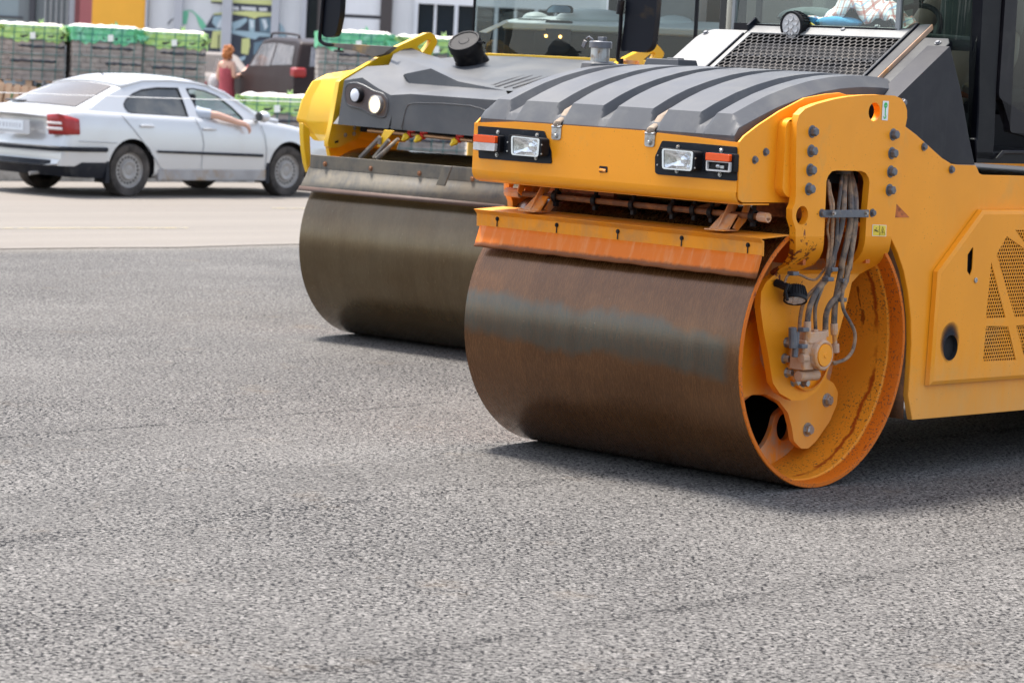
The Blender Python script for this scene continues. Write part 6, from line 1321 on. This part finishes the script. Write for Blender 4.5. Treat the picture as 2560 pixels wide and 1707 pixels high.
# local: x right in the picture, y away
v = [(0, 0, .95), (0, .01, 1.12), (.0, .0, 1.30), (.0, -.02, 1.42), (.01, -.02, 1.47), (.03, -.01, 1.56), (-.16, -.02, 1.38), (-.20, -.04, 1.12), (-.15, .08, .92), (.15, .0, 1.38), (.19, .0, 1.14), (.14, .22, 1.20), (.10, .38, 1.32), (-.09, 0, .88), (-.10, .02, .48), (-.10, .0, .08), (-.09, .14, .03), (.09, 0, .88), (.10, .02, .48), (.12, .02, .08), (.13, .16, .03), (-.13, .1, .84)]
e = [(0, 1), (1, 2), (2, 3), (3, 4), (4, 5), (2, 6), (6, 7), (7, 8), (8, 21), (2, 9), (9, 10), (10, 11), (11, 12), (0, 13), (13, 14), (14, 15), (15, 16), (0, 17), (17, 18), (18, 19), (19, 20)]
r = [(.15, .11), (.12, .09), (.14, .10), (.055, .055), (.05, .05), (.085, .10), .052, .042, .032, .052, .042, .032, .028, .09, .055, .035, .028, .09, .055, .035, .028, .026]
wm = body_from_edges('person', v, e, r, M['skin_pale']); wm.location = WP; wm.rotation_euler = (0, 0, -.75)
tag(wm, 'woman with curly ginger hair in a red dress walking behind the silver car', 'person')
k = MB(); 
k.lathe([(0, .235), (.12, .225), (.30, .175), (.40, .155), (.55, .155), (.70, .165), (.74, .15)], (0, 0, .55), (0, 0, 1), 24); k.v = [(x, y*.75, z+(.02*sin(9*atan2(y, x)) if z < .75 else 0)) for x, y, z in k.v]; k.tube([(-.08, .05, 1.28), (-.09, -.02, 1.43), (-.08, -.09, 1.28)], .012, 6); k.tube([(.08, .05, 1.28), (.09, -.02, 1.43), (.08, -.09, 1.28)], .012, 6); k.build('dress', M['red_dress'], wm)
k = MB(); random.seed(3)
for i in range(60):
    a = random.uniform(0, 2*pi); t = random.uniform(-.9, 1); rr = math.sqrt(1-t*t*.8); c = Vector((.025+.085*rr*cos(a), -.02+.085*rr*sin(a), 1.565+.125*t))
    if c.y > .05 and c.z < 1.56: continue
    k.sph(c, random.uniform(.020, .036), 8, 5)
k.sph((.02, -.035, 1.565), (.082, .078, .115), 14, 9); k.build('hair', M['ginger'], wm)
k = MB(); k.sph((-.30, -.04, .98), (.13, .09, .20), 16, 10); k.tube([(-.34, -.04, 1.1), (-.22, -.04, 1.44), (-.16, .0, 1.40), (-.26, .02, 1.1)], .012, 6); bg = k.build('shoulder_bag', M['bag'], None); bg.location = WP; bg.rotation_euler = (0, 0, -.75); tag(bg, 'pale grey shoulder bag hanging at the side of the woman in red', 'bag')
k = MB(); k.box((.10, .44, 1.37), (.05, .15, .02), Matrix.Rotation(.6, 3, 'X')); ph = k.build('phone', M['red_dress'], None, bevel=.004); ph.location = WP; ph.rotation_euler = (0, 0, -.75); tag(ph, 'red phone held up by the woman in red', 'phone')

# ================================================================ pallets of grey bricks
random.seed(11)
def brick_pallet(film, seed, sag=0):
    random.seed(seed); r = empty('brick_pallet', (0, 0, 0)); w, d, h = 1.06, .98, .84
    k = MB()
    for i in range(7): k.box((lerp(-.47, .47, i/6), 0, .135), (.10, d, .02))
    for x in (-.45, 0, .45): k.box((x, 0, .075), (.10, d, .09))
    for y in (-.42, 0, .42): k.box((0, y, .02), (w, .10, .022))
    k.build('pallet', M['pallet_wood'], r)
    k = MB(); nz = 11; ch = h/nz
    for j in range(nz):
        off = (j % 2)*.08; z = .148+ch*(j+.5)
        k.box((0, 0, z), (w-.05, d-.05, ch))
        for i in range(6):
            x0 = -w/2+i*w/5-off; x1 = x0+w/5
            x0, x1 = max(x0, -w/2), min(x1, w/2)
            if x1-x0 < .04: continue
            for s in (-1, 1): k.box(((x0+x1)/2, s*(d/2-.03+random.uniform(-.006, .006)), z), (x1-x0-.008, .06, ch-.010))
            for s in (-1, 1): k.box((s*(w/2-.03+random.uniform(-.006, .006)), ((x0+x1)/2)*d/w, z), (.06, (x1-x0)*d/w-.008, ch-.010))
    k.build('brick_stack', M['brick'], r)
    # thin black interleaf, ragged
    for z in (.148+ch*4, .148+ch*7, .148+ch*9):
        k = MB(); a = random.uniform(-.5, 0); b = a+random.uniform(.5, .9)
        k.grid([[(lerp(a, min(b, .53), i/12), -d/2-.012-.01*random.random(), z+dz+.012*random.uniform(-1, 1)) for i in range(13)] for dz in (-.02, .012)]); k.build('interleaf_film', M['black_film'], r, solid=.004)
    # cover film: crumpled top and skirts
    k = MB(); n = 26; zt = .148+h; per = []
    for i in range(n+1): per.append((lerp(-w/2, w/2, i/n), -d/2))
    for i in range(1, n+1): per.append((w/2, lerp(-d/2, d/2, i/n)))
    for i in range(1, n+1): per.append((lerp(w/2, -w/2, i/n), d/2))
    for i in range(1, n): per.append((-w/2, lerp(d/2, -d/2, i/n)))
    rows = []
    for j in range(6):
        t = j/5; row = []
        for q, (x, y) in enumerate(per):
            dr = .235+.03*sin(q*.5+seed)+.02*sin(q*1.7); nx, ny = x/(w/2), y/(d/2)
            o = .012+.012*random.random()+.010*sin(q*1.3+j)
            k_ = 1+o/.5; row.append((x*k_, y*k_, zt+.012-dr*t+(.008*random.random())))
        rows.append(row)
    k.grid(rows, True); k.build('cover_skirt', film, r, smooth=40)
    k = MB(); T = [[(lerp(-w/2-.01, w/2+.01, i/16), lerp(-d/2-.01, d/2+.01, j/12), zt+.014+(.022*random.random()+.02*sin(i*.9+seed)*sin(j*.8)+.015 if 0 < i < 16 and 0 < j < 12 else .0)) for i in range(17)] for j in range(13)]
    k.grid(T); k.build('cover_top', M['film_top'], r, smooth=40)
    for c in ((.47, -.5, zt-.05), (-.49, -.5, zt-.03), (.50, -.52, zt-.10), (.1, -.1, zt+.05)):
        k = MB(); P_ = [Vector(c)+Vector((random.uniform(-.09, .13), random.uniform(-.1, .02), random.uniform(-.12, .10))) for _ in range(6)]; k.add(P_, [(0, 1, 2), (0, 2, 3), (2, 3, 4), (3, 4, 5), (1, 2, 5)]); k.build('film_corner', film, r, solid=.004)
    # teal strap net
    k = MB()
    for x in (-.42, -.24, .05, .22, .42): k.tube([(x, -d/2-.03, zt+.02), (x-.01, -d/2-.028, .7), (x-.02, -d/2-.02, .15)], .006, 5)
    for z in (zt-.01, zt-.10, zt-.2, .56, .33): k.tube([(-w/2, -d/2-.03, z), (0, -d/2-.03, z-.008), (w/2, -d/2-.03, z), (w/2+.025, -d/2, z), (w/2+.025, d/2, z)], .005, 5)
    k.build('strap_net', M['teal'], r)
    k = MB(); k.prism([(.0, zt-.20), (.085, zt-.19), (.075, zt-.09), (-.005, zt-.10)], 'Y', -d/2-.036, -d/2-.04); k.build('paper_label', M['white'], r, smooth=0)
    return r
film_g = M['film_green']; film_t = M['film_teal']
pg = brick_pallet(film_g, 3); pt = brick_pallet(film_t, 5)
TH = 16*pi/180
used = set()
def put(src, x, y, z, rz, lab, grp='brick pallets under green film'):
    o = src if src not in used and not used.add(src) else copy_tree(src)
    o.location = (x, y, z); o.rotation_euler = (0, 0, rz); tag(o, lab, 'brick pallet', grp); return o
put(pg, -7.79, 43.3, Y0+1.0-.16, TH*.6, 'brick pallet under lime green film, leftmost and topmost, with a white paper label')
put(pt, -6.64, 43.3, Y0+.86, TH, 'brick pallet under white and teal film, middle of the upper row at the left')
put(pg, -5.60, 43.6, Y0+.84, TH*.4, 'brick pallet under lime green film, right end of the upper row at the left')
put(pg, -7.79, 43.3, Y0-.15, TH*.6, 'lower brick pallet carrying the leftmost pallet')
put(pt, -6.64, 43.3, Y0-.13, TH, 'lower brick pallet carrying the teal covered pallet')
put(pg, -5.60, 43.6, Y0-.15, TH*.4, 'lower brick pallet at the right end of the left rows')
put(pg, -3.42, 38.6, Y0, -.05, 'single low brick pallet under lime film, just right of the silver car')
put(pt, -2.52, 40.2, Y0+.95, .12, 'brick pallet under teal film, topmost behind the raised mirror of the yellow roller')
put(pt, -2.52, 40.2, Y0, .12, 'lower brick pallet under the one beside the mirror of the yellow roller')
put(pg, -1.40, 40.5, Y0+.93, .10, 'brick pallet under lime film behind the lifting hook of the yellow roller')
put(pg, -1.40, 40.5, Y0, .10, 'lower brick pallet behind the lifting hook of the yellow roller')
# empty wooden pallet leaning, and a stack edge at the far left
k = MB()
for i in range(10): k.box((lerp(-.55, .55, i/9), 0, 0), (.085, .02, 1.0))
for z in (-.42, 0, .42): k.box((0, .05, z), (1.2, .08, .09))
for i in range(5): k.box((lerp(-.5, .5, i/4), .10, 0), (.09, .02, 1.0))
lp_ = k.build('wooden_pallet', M['pallet_wood'], None); lp_.location = (-7.42, 41.7, Y0+.42); lp_.rotation_euler = (-.25, .10, .12); tag(lp_, 'empty wooden pallet leaning against the bricks behind the boot of the silver car', 'pallet')
k = MB()
for i in range(6):
    for x in (-.5, 0, .5): k.box((x, 0, .07+.15*i), (.1, 1.0, .10))
    k.box((0, 0, .135+.15*i), (1.15, 1.0, .022))
k.v = [(x+.01*sin(z*20), y, z) for x, y, z in k.v]
sp_ = k.build('pallet_stack', M['pallet_wood'], None); sp_.location = (-8.62, 42.0, Y0); tag(sp_, 'stack of bare wooden pallets cut by the left edge of the photo', 'pallet stack')

# ================================================================ barrier rope
rp = empty('barrier_rope', (0, 0, 0), label='thin white rope strung low across the far road in front of the silver car', cat='rope')
k = MB(); A, B = Vector((-7.2, 27, 1.225)), Vector((.9, 27, 1.40)); P_ = [A.lerp(B, t)+Vector((0, 0, -.03*(1-(2*t-1)**2))) for t in [i/30 for i in range(31)]]; k.tube(P_, .0040, 6); k.build('rope', M['rope'], rp)
for p, nm in ((A, 'stake'), (B, 'stake')):
    k = MB(); k.cyl((p.x, p.y, 0), (p.x, p.y, p.z+.08), .012, 8); k.lathe([(0, .12), (.02, .11), (.03, .02)], (p.x, p.y, .0), (0, 0, 1), 16); k.build(nm, M['steel'], rp)

# ================================================================ shop building
BL = empty('shop_building', (0, 62, 0), label='long low shop building with white panels, a yellow panel and a painted car mural', cat='building')
Z0, Z1 = 0, 5.2
def pan(x0, x1, z0, z1, y, mat, name='wall_panel', th=.12, par=BL):
    k = MB(); k.b2((x0, y, z0), (x1, y+th, z1)); return k.build(name, M[mat], par, smooth=0)
pan(-30, 14, 0, 5.2, .6, 'bl_grey', 'wall', .4); k = MB(); k.b2((-30, -.1, 5.2), (14, 8, 5.5)); k.build('roof', M['bl_grey'], BL); k = MB(); k.b2((-30, 1.0, 0), (14, 7.8, 5.2)); k.build('wall', M['bl_grey'], BL)
pan(-13.4, -11.22, Z0, Z1, .35, 'bl_glass', 'window'); pan(-13.4, -11.4, 2.24, 2.28, .30, 'bl_dark', 'window_bar', .05)
pan(-11.50, -11.24, Z0, Z1, .33, 'bl_mull', 'window_mullion', .1)
pan(-11.24, -11.12, Z0, Z1, .20, 'bl_dark', 'pillar'); pan(-11.12, -10.92, Z0, Z1, .36, 'bl_mull', 'wall_panel')
for i in range(9):
    x = -10.92+i*.062; pan(x, x+.038, Z0, Z1, .32+.02*(i % 2), ('bl_blind', 'bl_mull')[i % 2], 'blind', .03)
pan(-10.36, -10.20, Z0, Z1, .30, 'bl_col', 'pillar'); pan(-10.92, -10.36, Z0, Z1, .42, 'bl_dark', 'window')
pan(-10.20, -10.08, Z0, Z1, .10, 'bl_red2', 'pillar'); pan(-10.08, -9.80, Z0, Z1, .05, 'bl_red', 'pillar')
pan(-9.80, -8.60, Z0, Z1, .05, 'bl_yel', 'yellow_panel'); pan(-8.60, -8.55, Z0, Z1, .0, 'bl_col', 'pillar')
pan(-8.55, -5.0, Z0, Z1, .20, 'bl_white', 'wall_panel')
for x0, x1 in ((-7.95, -7.77), (-6.88, -6.66), (-5.77, -5.60), (-5.08, -4.99)): pan(x0, x1, Z0, Z1, .0, 'bl_col', 'pillar', .25)
pan(-4.99, -4.74, Z0, Z1, .35, 'bl_navy', 'window'); pan(-4.74, -4.24, Z0, Z1, .05, 'bl_tile', 'pillar', .5)
pan(-4.24, -3.33, Z0, 2.63, .15, 'bl_white2', 'wall_panel'); pan(-4.24, -3.33, 2.63, 2.71, .2, 'bl_dark', 'window_bar', .08); pan(-4.24, -3.33, 2.71, Z1, .15, 'bl_white2', 'wall_panel')
pan(-3.33, -3.07, Z0, Z1, .05, 'bl_tile', 'pillar', .5); pan(-3.07, -2.57, Z0, Z1, .2, 'bl_white', 'wall_panel')
pan(-2.57, 5.5, 3.03, Z1, .1, 'bl_white2', 'lintel'); pan(-2.57, 5.5, Z0, .9, .2, 'bl_white', 'wall_panel')
x = -2.57
while x < 5.4:
    pan(x, x+.085, .9, 3.03, .10, 'bl_frame', 'window_frame'); pan(x+.085, x+.44, .9, 3.03, .32, 'bl_navy', 'window'); pan(x+.44, x+.50, .9, 3.03, .16, 'bl_frame', 'window_frame'); pan(x+.50, x+.9, .9, 3.03, .32, 'bl_navy', 'window'); x += .9
pan(5.5, 14, Z0, Z1, .2, 'bl_olive', 'wall_panel')
# painted mural: a tent and a boxy car with a roof rack
mur = empty('mural', (0, 0, 0)); mur.parent = BL; mur.name = 'mural'
def mp_(P_, mat, y=.19):
    k = MB(); k.prism(P_, 'Y', y-.004, y-.008); k.build('painted_shape', M[mat], mur, smooth=0)
MW = lambda L: [(p[0], p[1]) for p in L]
mp_([(-7.801,2.5947),(-7.6633,2.6017),(-7.651,2.5081),(-7.686,2.3008),(-7.8065,2.2946)], 'mu_green', .188)
mp_([(-7.6898,2.6175),(-7.569,2.6151),(-7.4624,2.5349),(-7.3193,2.4052),(-7.2364,2.2723),(-7.2674,2.185),(-7.337,2.1986),(-7.4013,2.2982),(-7.4779,2.4913),(-7.568,2.5894),(-7.6719,2.6012)], 'mu_green', .186)
mp_([(-8.125,2.2784),(-8.0594,2.3674),(-7.9585,2.4325),(-7.9578,2.4154),(-8.0415,2.3512),(-8.099,2.2763)], 'mu_black', .188)
mp_([(-7.3105,2.1828),(-7.245,2.2719),(-7.1004,2.5362),(-6.8609,2.5827),(-5.7584,2.6046),(-5.5963,2.4416),(-5.4477,2.1921),(-5.3334,1.9407),(-5.7494,1.5761),(-5.9935,1.2198),(-7.2868,1.1537)], 'mu_black', .186)
mp_([(-7.3122,2.2256),(-7.2438,2.2411),(-5.7411,2.1943),(-5.4462,2.1579),(-5.444,2.1066),(-6.0308,2.1109),(-6.1313,2.0372),(-6.8622,2.1886),(-7.2764,2.1931)], 'mu_blue', .182)
mp_([(-7.0822,2.5115),(-6.8932,2.5297),(-6.8735,2.2565),(-7.0026,2.25),(-7.1107,2.3644)], 'mu_blue', .181); mp_([(-6.973,2.3714),(-6.9084,2.4775),(-6.8821,2.2561),(-7.003,2.2585)], 'mu_white', .177)
mp_([(-6.6633,2.3872),(-6.3409,2.515),(-6.3205,2.439),(-6.4697,2.2943),(-6.6391,2.2171)], 'mu_blue', .181); mp_([(-6.2882,2.492),(-6.1498,2.4819),(-6.147,2.2079),(-6.2682,2.2189)], 'mu_blue', .181); mp_([(-6.261,2.4591),(-6.1921,2.4626),(-6.1685,2.3096),(-6.2367,2.289)], 'mu_white', .177)
mp_([(-6.048,2.5214),(-5.8075,2.5422),(-5.759,2.2105),(-6.0179,2.2145)], 'mu_blue2', .181); mp_([(-5.995,2.4898),(-5.9093,2.5028),(-5.8508,2.343),(-5.9161,2.254)], 'mu_white', .177)
mp_([(-5.5963,2.4416),(-5.5066,2.3605),(-5.4297,2.1759),(-5.5645,2.1004)], 'mu_blue', .181)
mp_([(-7.0846,2.5713),(-6.8619,2.6083),(-6.3125,2.662),(-6.0537,2.6581),(-5.7606,2.6559),(-5.7573,2.579),(-6.0835,2.5453),(-6.1505,2.499),(-6.3423,2.5492),(-6.6709,2.5752),(-7.0835,2.5456)], 'mu_yel', .178)
mp_([(-7.1571,2.8756),(-5.7557,2.947),(-5.7503,2.819),(-6.3532,2.8139),(-7.1557,2.8415)], 'mu_yel', .182); mp_([(-7.1556,2.8381),(-5.7503,2.819),(-5.7485,2.7763),(-6.679,2.7717),(-7.1542,2.8039)], 'mu_black', .180)
mp_([(-6.6786,2.7631),(-5.7829,2.7746),(-5.7785,2.6721),(-6.6744,2.6607)], 'mu_black', .182)
for P_ in ([(-6.6607,2.7469),(-6.5228,2.7454),(-6.5196,2.6685),(-6.6579,2.6786)], [(-6.4714,2.7532),(-6.144,2.7562),(-6.1233,2.6716),(-6.4687,2.6883)], [(-6.0749,2.7511),(-5.8855,2.7556),(-5.8824,2.6839),(-6.0545,2.6751)]): mp_(P_, 'bl_white', .177)
mp_([(-7.086,2.1771),(-6.8629,2.2057),(-6.8462,1.7948),(-7.1311,1.7974)], 'mu_yel', .178); mp_([(-6.962,2.0977),(-6.9362,2.0991),(-6.9323,1.7904),(-6.9547,1.7893)], 'mu_black', .172)
mp_([(-6.4247,2.0394),(-6.2532,2.0653),(-6.2375,1.8945),(-6.2721,1.6868),(-6.4285,1.7131)], 'mu_yel', .178); mp_([(-6.1457,1.9679),(-5.9749,2.0109),(-5.7884,2.089),(-5.784,1.9863),(-6.0151,1.7342),(-6.1515,1.6929)], 'mu_blue2', .178)
mp_([(-6.629,1.5483),(-6.323,1.667),(-6.3367,1.5804),(-6.5228,1.485)], 'mu_blue', .178); mp_([(-5.9401,2.0041),(-5.863,2.0166),(-5.8608,1.9652),(-5.9379,1.9527)], 'mu_white', .172)
# dark band of trees far behind the camera, seen only in the paint and steel
random.seed(5)
k = MB()
for i in range(1500):
    a = random.uniform(-1.25, 1.25); R_ = random.uniform(44, 52); zz = random.uniform(0, 13)*random.uniform(.5, 1); c = Vector((R_*sin(a), -R_*cos(a), zz)); s = random.uniform(.9, 2.2)
    q = [c+Vector((random.uniform(-s, s), random.uniform(-s, s), random.uniform(-s, s))) for _ in range(4)]; k.add(q, [(0, 1, 2), (0, 2, 3), (0, 3, 1)])
tag(k.build('treeline', M['leaf'], None, smooth=0), 'dark green belt of trees on the near side of the road', kind='stuff')

# ================================================================ things in the orange cab
NL, NRot = NR.location, NR.rotation_euler
def at_cab(o, lab, cat_): o.location = NL; o.rotation_euler = NRot; tag(o, lab, cat_); return o
k = MB(); random.seed(9); G_ = []
for j in range(13):
    row = []
    for i in range(23):
        u, w = i/22, j/12; x = lerp(-1.03, -.40, u); y = lerp(1.02, 1.22, w)
        hgt = (.16*math.exp(-((u-.45)/.28)**2)+.07*math.exp(-((u-.8)/.12)**2))*(sin(pi*min(1, w*1.1+.05))**.6)
        row.append((x+.02*sin(9*w+4*u), y+.015*sin(11*u), 2.04+hgt+.018*sin(17*u+6*w)+.012*sin(29*u-9*w)+.01*sin(8*w+30*u)))
    G_.append(row)
k.grid(G_); at_cab(k.build('plaid_shirt', M['plaid'], None, solid=.004), 'crumpled red and white plaid shirt behind the cab windscreen', 'shirt')
k = MB(); k.sph((-.80, 1.03, 2.055), (.14, .04, .03), 16, 8); k.box((-1.0, 1.02, 2.055), (.13, .04, .035)); at_cab(k.build('blue_cloth', M['blue_cloth'], None), 'bright blue cloth tucked under the plaid shirt', 'cloth')
# operator: seated, only the forearm and hip show through the corner pane
v = [(-.72, 2.05, 1.80), (-.72, 2.08, 2.05), (-.72, 2.1, 2.28), (-.72, 2.08, 2.42), (-.72, 2.05, 2.55), (-.53, 2.06, 2.25), (-.38, 1.86, 1.92), (-.31, 1.62, 1.81), (-.33, 1.51, 1.79), (-.91, 2.06, 2.25), (-1.0, 1.9, 2.0), (-.9, 1.66, 1.98), (-.60, 1.70, 1.78), (-.58, 1.62, 1.45), (-.84, 1.70, 1.78), (-.86, 1.62, 1.45)]
e = [(0, 1), (1, 2), (2, 3), (3, 4), (2, 5), (5, 6), (6, 7), (7, 8), (2, 9), (9, 10), (10, 11), (0, 12), (12, 13), (0, 14), (14, 15)]
op = body_from_edges('person', v, e, [.16, .15, .15, .06, .10, .075, .055, .042, .04, .075, .055, .04, .09, .06, .09, .06], M['skin']); at_cab(op, 'operator seated in the orange roller, one arm seen through the cab glass', 'person')
k = MB()
for i in range(4): k.tube(cat([(-.35+.014*i, 1.50, 1.795-.004*i), (-.355+.014*i, 1.465, 1.785-.006*i), (-.355+.014*i, 1.455, 1.755-.004*i)], 3), .0095, 6)
k.tube([(-.30, 1.51, 1.785), (-.285, 1.48, 1.765)], .010, 6); k.build('fingers', M['skin'], op)
k = MB(); k.tube([(-.40, 1.42, 1.75), (-.30, 1.47, 1.735)], .013, 6); k.build('orange_cuff', M['orange_cloth'], op)
k = MB(); k.lathe([(0, .19), (.3, .19), (.5, .17), (.56, .08)], (-.72, 2.05, 1.80), (0, .05, 1), 20); k.tube([(-.60, 2.07, 2.27), (-.5, 2.03, 2.2), (-.43, 1.92, 2.04)], [.10, .09, .07], 12); k.build('vest', M['hi_vis'], op)

# ---------------------------------------------------------------- camera, light, view
cam = bpy.data.cameras.new('camera'); co = bpy.data.objects.new('camera', cam); COL.objects.link(co); SC.camera = co
cam.lens = 96.51923; cam.sensor_width = 36; cam.clip_end = 3000
pit, rol = 0.10033, 0.05129
fwd = Vector((0, cos(pit), -sin(pit))); rt0 = Vector((1, 0, 0)); up0 = Vector((0, sin(pit), cos(pit)))
rt = rt0*cos(rol)+up0*sin(rol); up = -rt0*sin(rol)+up0*cos(rol)
co.matrix_world = Matrix(((rt.x, up.x, -fwd.x, 0), (rt.y, up.y, -fwd.y, 0), (rt.z, up.z, -fwd.z, 1.77625), (0, 0, 0, 1)))
cam.dof.use_dof = True; cam.dof.focus_distance = 11.6; cam.dof.aperture_fstop = 5.8
wd = bpy.data.worlds.new('World'); SC.world = wd; wd.use_nodes = True; nt = wd.node_tree
sky = nt.nodes.new('ShaderNodeTexSky'); sky.sky_type = 'NISHITA'; sky.sun_disc = False
EL, AZ = SUN
sky.sun_elevation = EL; sky.sun_rotation = AZ; sky.air_density = 1.0; sky.dust_density = 1.8; sky.ozone_density = 1
hs = nt.nodes.new('ShaderNodeHueSaturation'); hs.inputs['Saturation'].default_value = .55; nt.links.new(sky.outputs[0], hs.inputs['Color']); nt.links.new(hs.outputs[0], nt.nodes['Background'].inputs[0]); nt.nodes['Background'].inputs[1].default_value = .15
ld = bpy.data.lights.new('sun', 'SUN'); ld.energy = 3.0; ld.angle = radians(11); ld.color = (1, .94, .87)
lo = bpy.data.objects.new('sun', ld); COL.objects.link(lo)
# direction TO the sun: azimuth measured from +y towards +x
sd = Vector((sin(AZ)*cos(EL), cos(AZ)*cos(EL), sin(EL)))
lo.rotation_euler = sd.to_track_quat('Z', 'Y').to_euler()
SC.view_settings.view_transform = 'Standard'; SC.view_settings.look = 'None'; SC.view_settings.exposure = EXPO; SC.view_settings.gamma = 1
SC.render.resolution_x = 1024; SC.render.resolution_y = 682
SC.cycles.max_bounces = 8; SC.cycles.transparent_max_bounces = 16
try: SC.cycles.use_denoising = True
except Exception: pass

# ---------------------------------------------------------------- every bolt, clip and rail an object of its own
def split_pieces(o, name, gap=.004):
    bm = bmesh.new(); bm.from_mesh(o.data); bm.verts.ensure_lookup_table(); seen = {}; isl = []
    for v in bm.verts:
        if v.index in seen: continue
        st = [v]; seen[v.index] = len(isl); cur = []
        while st:
            a = st.pop(); cur.append(a.index)
            for e in a.link_edges:
                b = e.other_vert(a)
                if b.index not in seen: seen[b.index] = len(isl); st.append(b)
        isl.append(cur)
    bb = []
    for c in isl:
        P_ = [bm.verts[i].co for i in c]; bb.append(([min(p[k] for p in P_)-gap for k in range(3)], [max(p[k] for p in P_)+gap for k in range(3)]))
    par = list(range(len(isl)))
    def find(i):
        while par[i] != i: i = par[i]
        return i
    for i in range(len(isl)):
        for j in range(i):
            if all(bb[i][0][k] <= bb[j][1][k] and bb[j][0][k] <= bb[i][1][k] for k in range(3)): par[find(i)] = find(j)
    bm.free(); gr_ = {}
    for i in range(len(isl)): gr_.setdefault(find(i), []).extend(isl[i])
    if len(gr_) < 2: o.name = name; return
    src = o.data; base_l = o.get('label')
    for n_i, vs in enumerate(gr_.values()):
        mp = {v: i for i, v in enumerate(vs)}; V_ = [src.vertices[v].co[:] for v in vs]; F_ = []; MI = []; SM = []
        for p in src.polygons:
            if p.vertices[0] in mp: F_.append([mp[v] for v in p.vertices]); MI.append(p.material_index); SM.append(p.use_smooth)
        me = bpy.data.meshes.new(name); me.from_pydata(V_, [], F_)
        for m_ in src.materials: me.materials.append(m_)
        me.polygons.foreach_set('material_index', MI); me.polygons.foreach_set('use_smooth', SM); me.set_sharp_from_angle(angle=radians(30)); me.update()
        c = o if n_i == 0 else o.copy()
        if n_i: COL.objects.link(c)
        c.data = me; c.name = name
SPL = dict(hub_bolts='hub_bolt', motor_bolts='motor_bolt', port_plugs='port_plug', hose_fitting='hose_fitting', hose_clips='hose_clip', clamp_bar_screws='clamp_screw', scraper_bolts='scraper_bolt', panel_bolts='panel_bolt', slope_rail='slope_rail', slope_bolts='slope_bolt', body_bolts='body_bolt', cluster_screws='screw', end_fitting='end_fitting', glazing_seal='glazing_seal', plate_bolts='plate_bolt', roof_rails='roof_rail', standin_hump='standin_hump', windscreen_pillars='windscreen_pillar', cabin_seats='cabin_seat', radiator_brackets='radiator_bracket', scraper_lever='scraper_lever', side_glass='side_glass', windscreen_frame='windscreen_frame', standin_vent='standin_vent', lamp_white_band='lamp_white_band', led_cells='led_cell', drum_yoke='drum_yoke', rear_frame='rear_frame', arm_box='arm_box', grille_border='grille_border')
for o in list(bpy.data.objects):
    st_ = o.name.split('.')[0]
    if st_ in SPL and o.type == 'MESH' and st_ not in ('standin_vent', 'led_cells', 'rear_frame', 'arm_box'): split_pieces(o, SPL[st_])
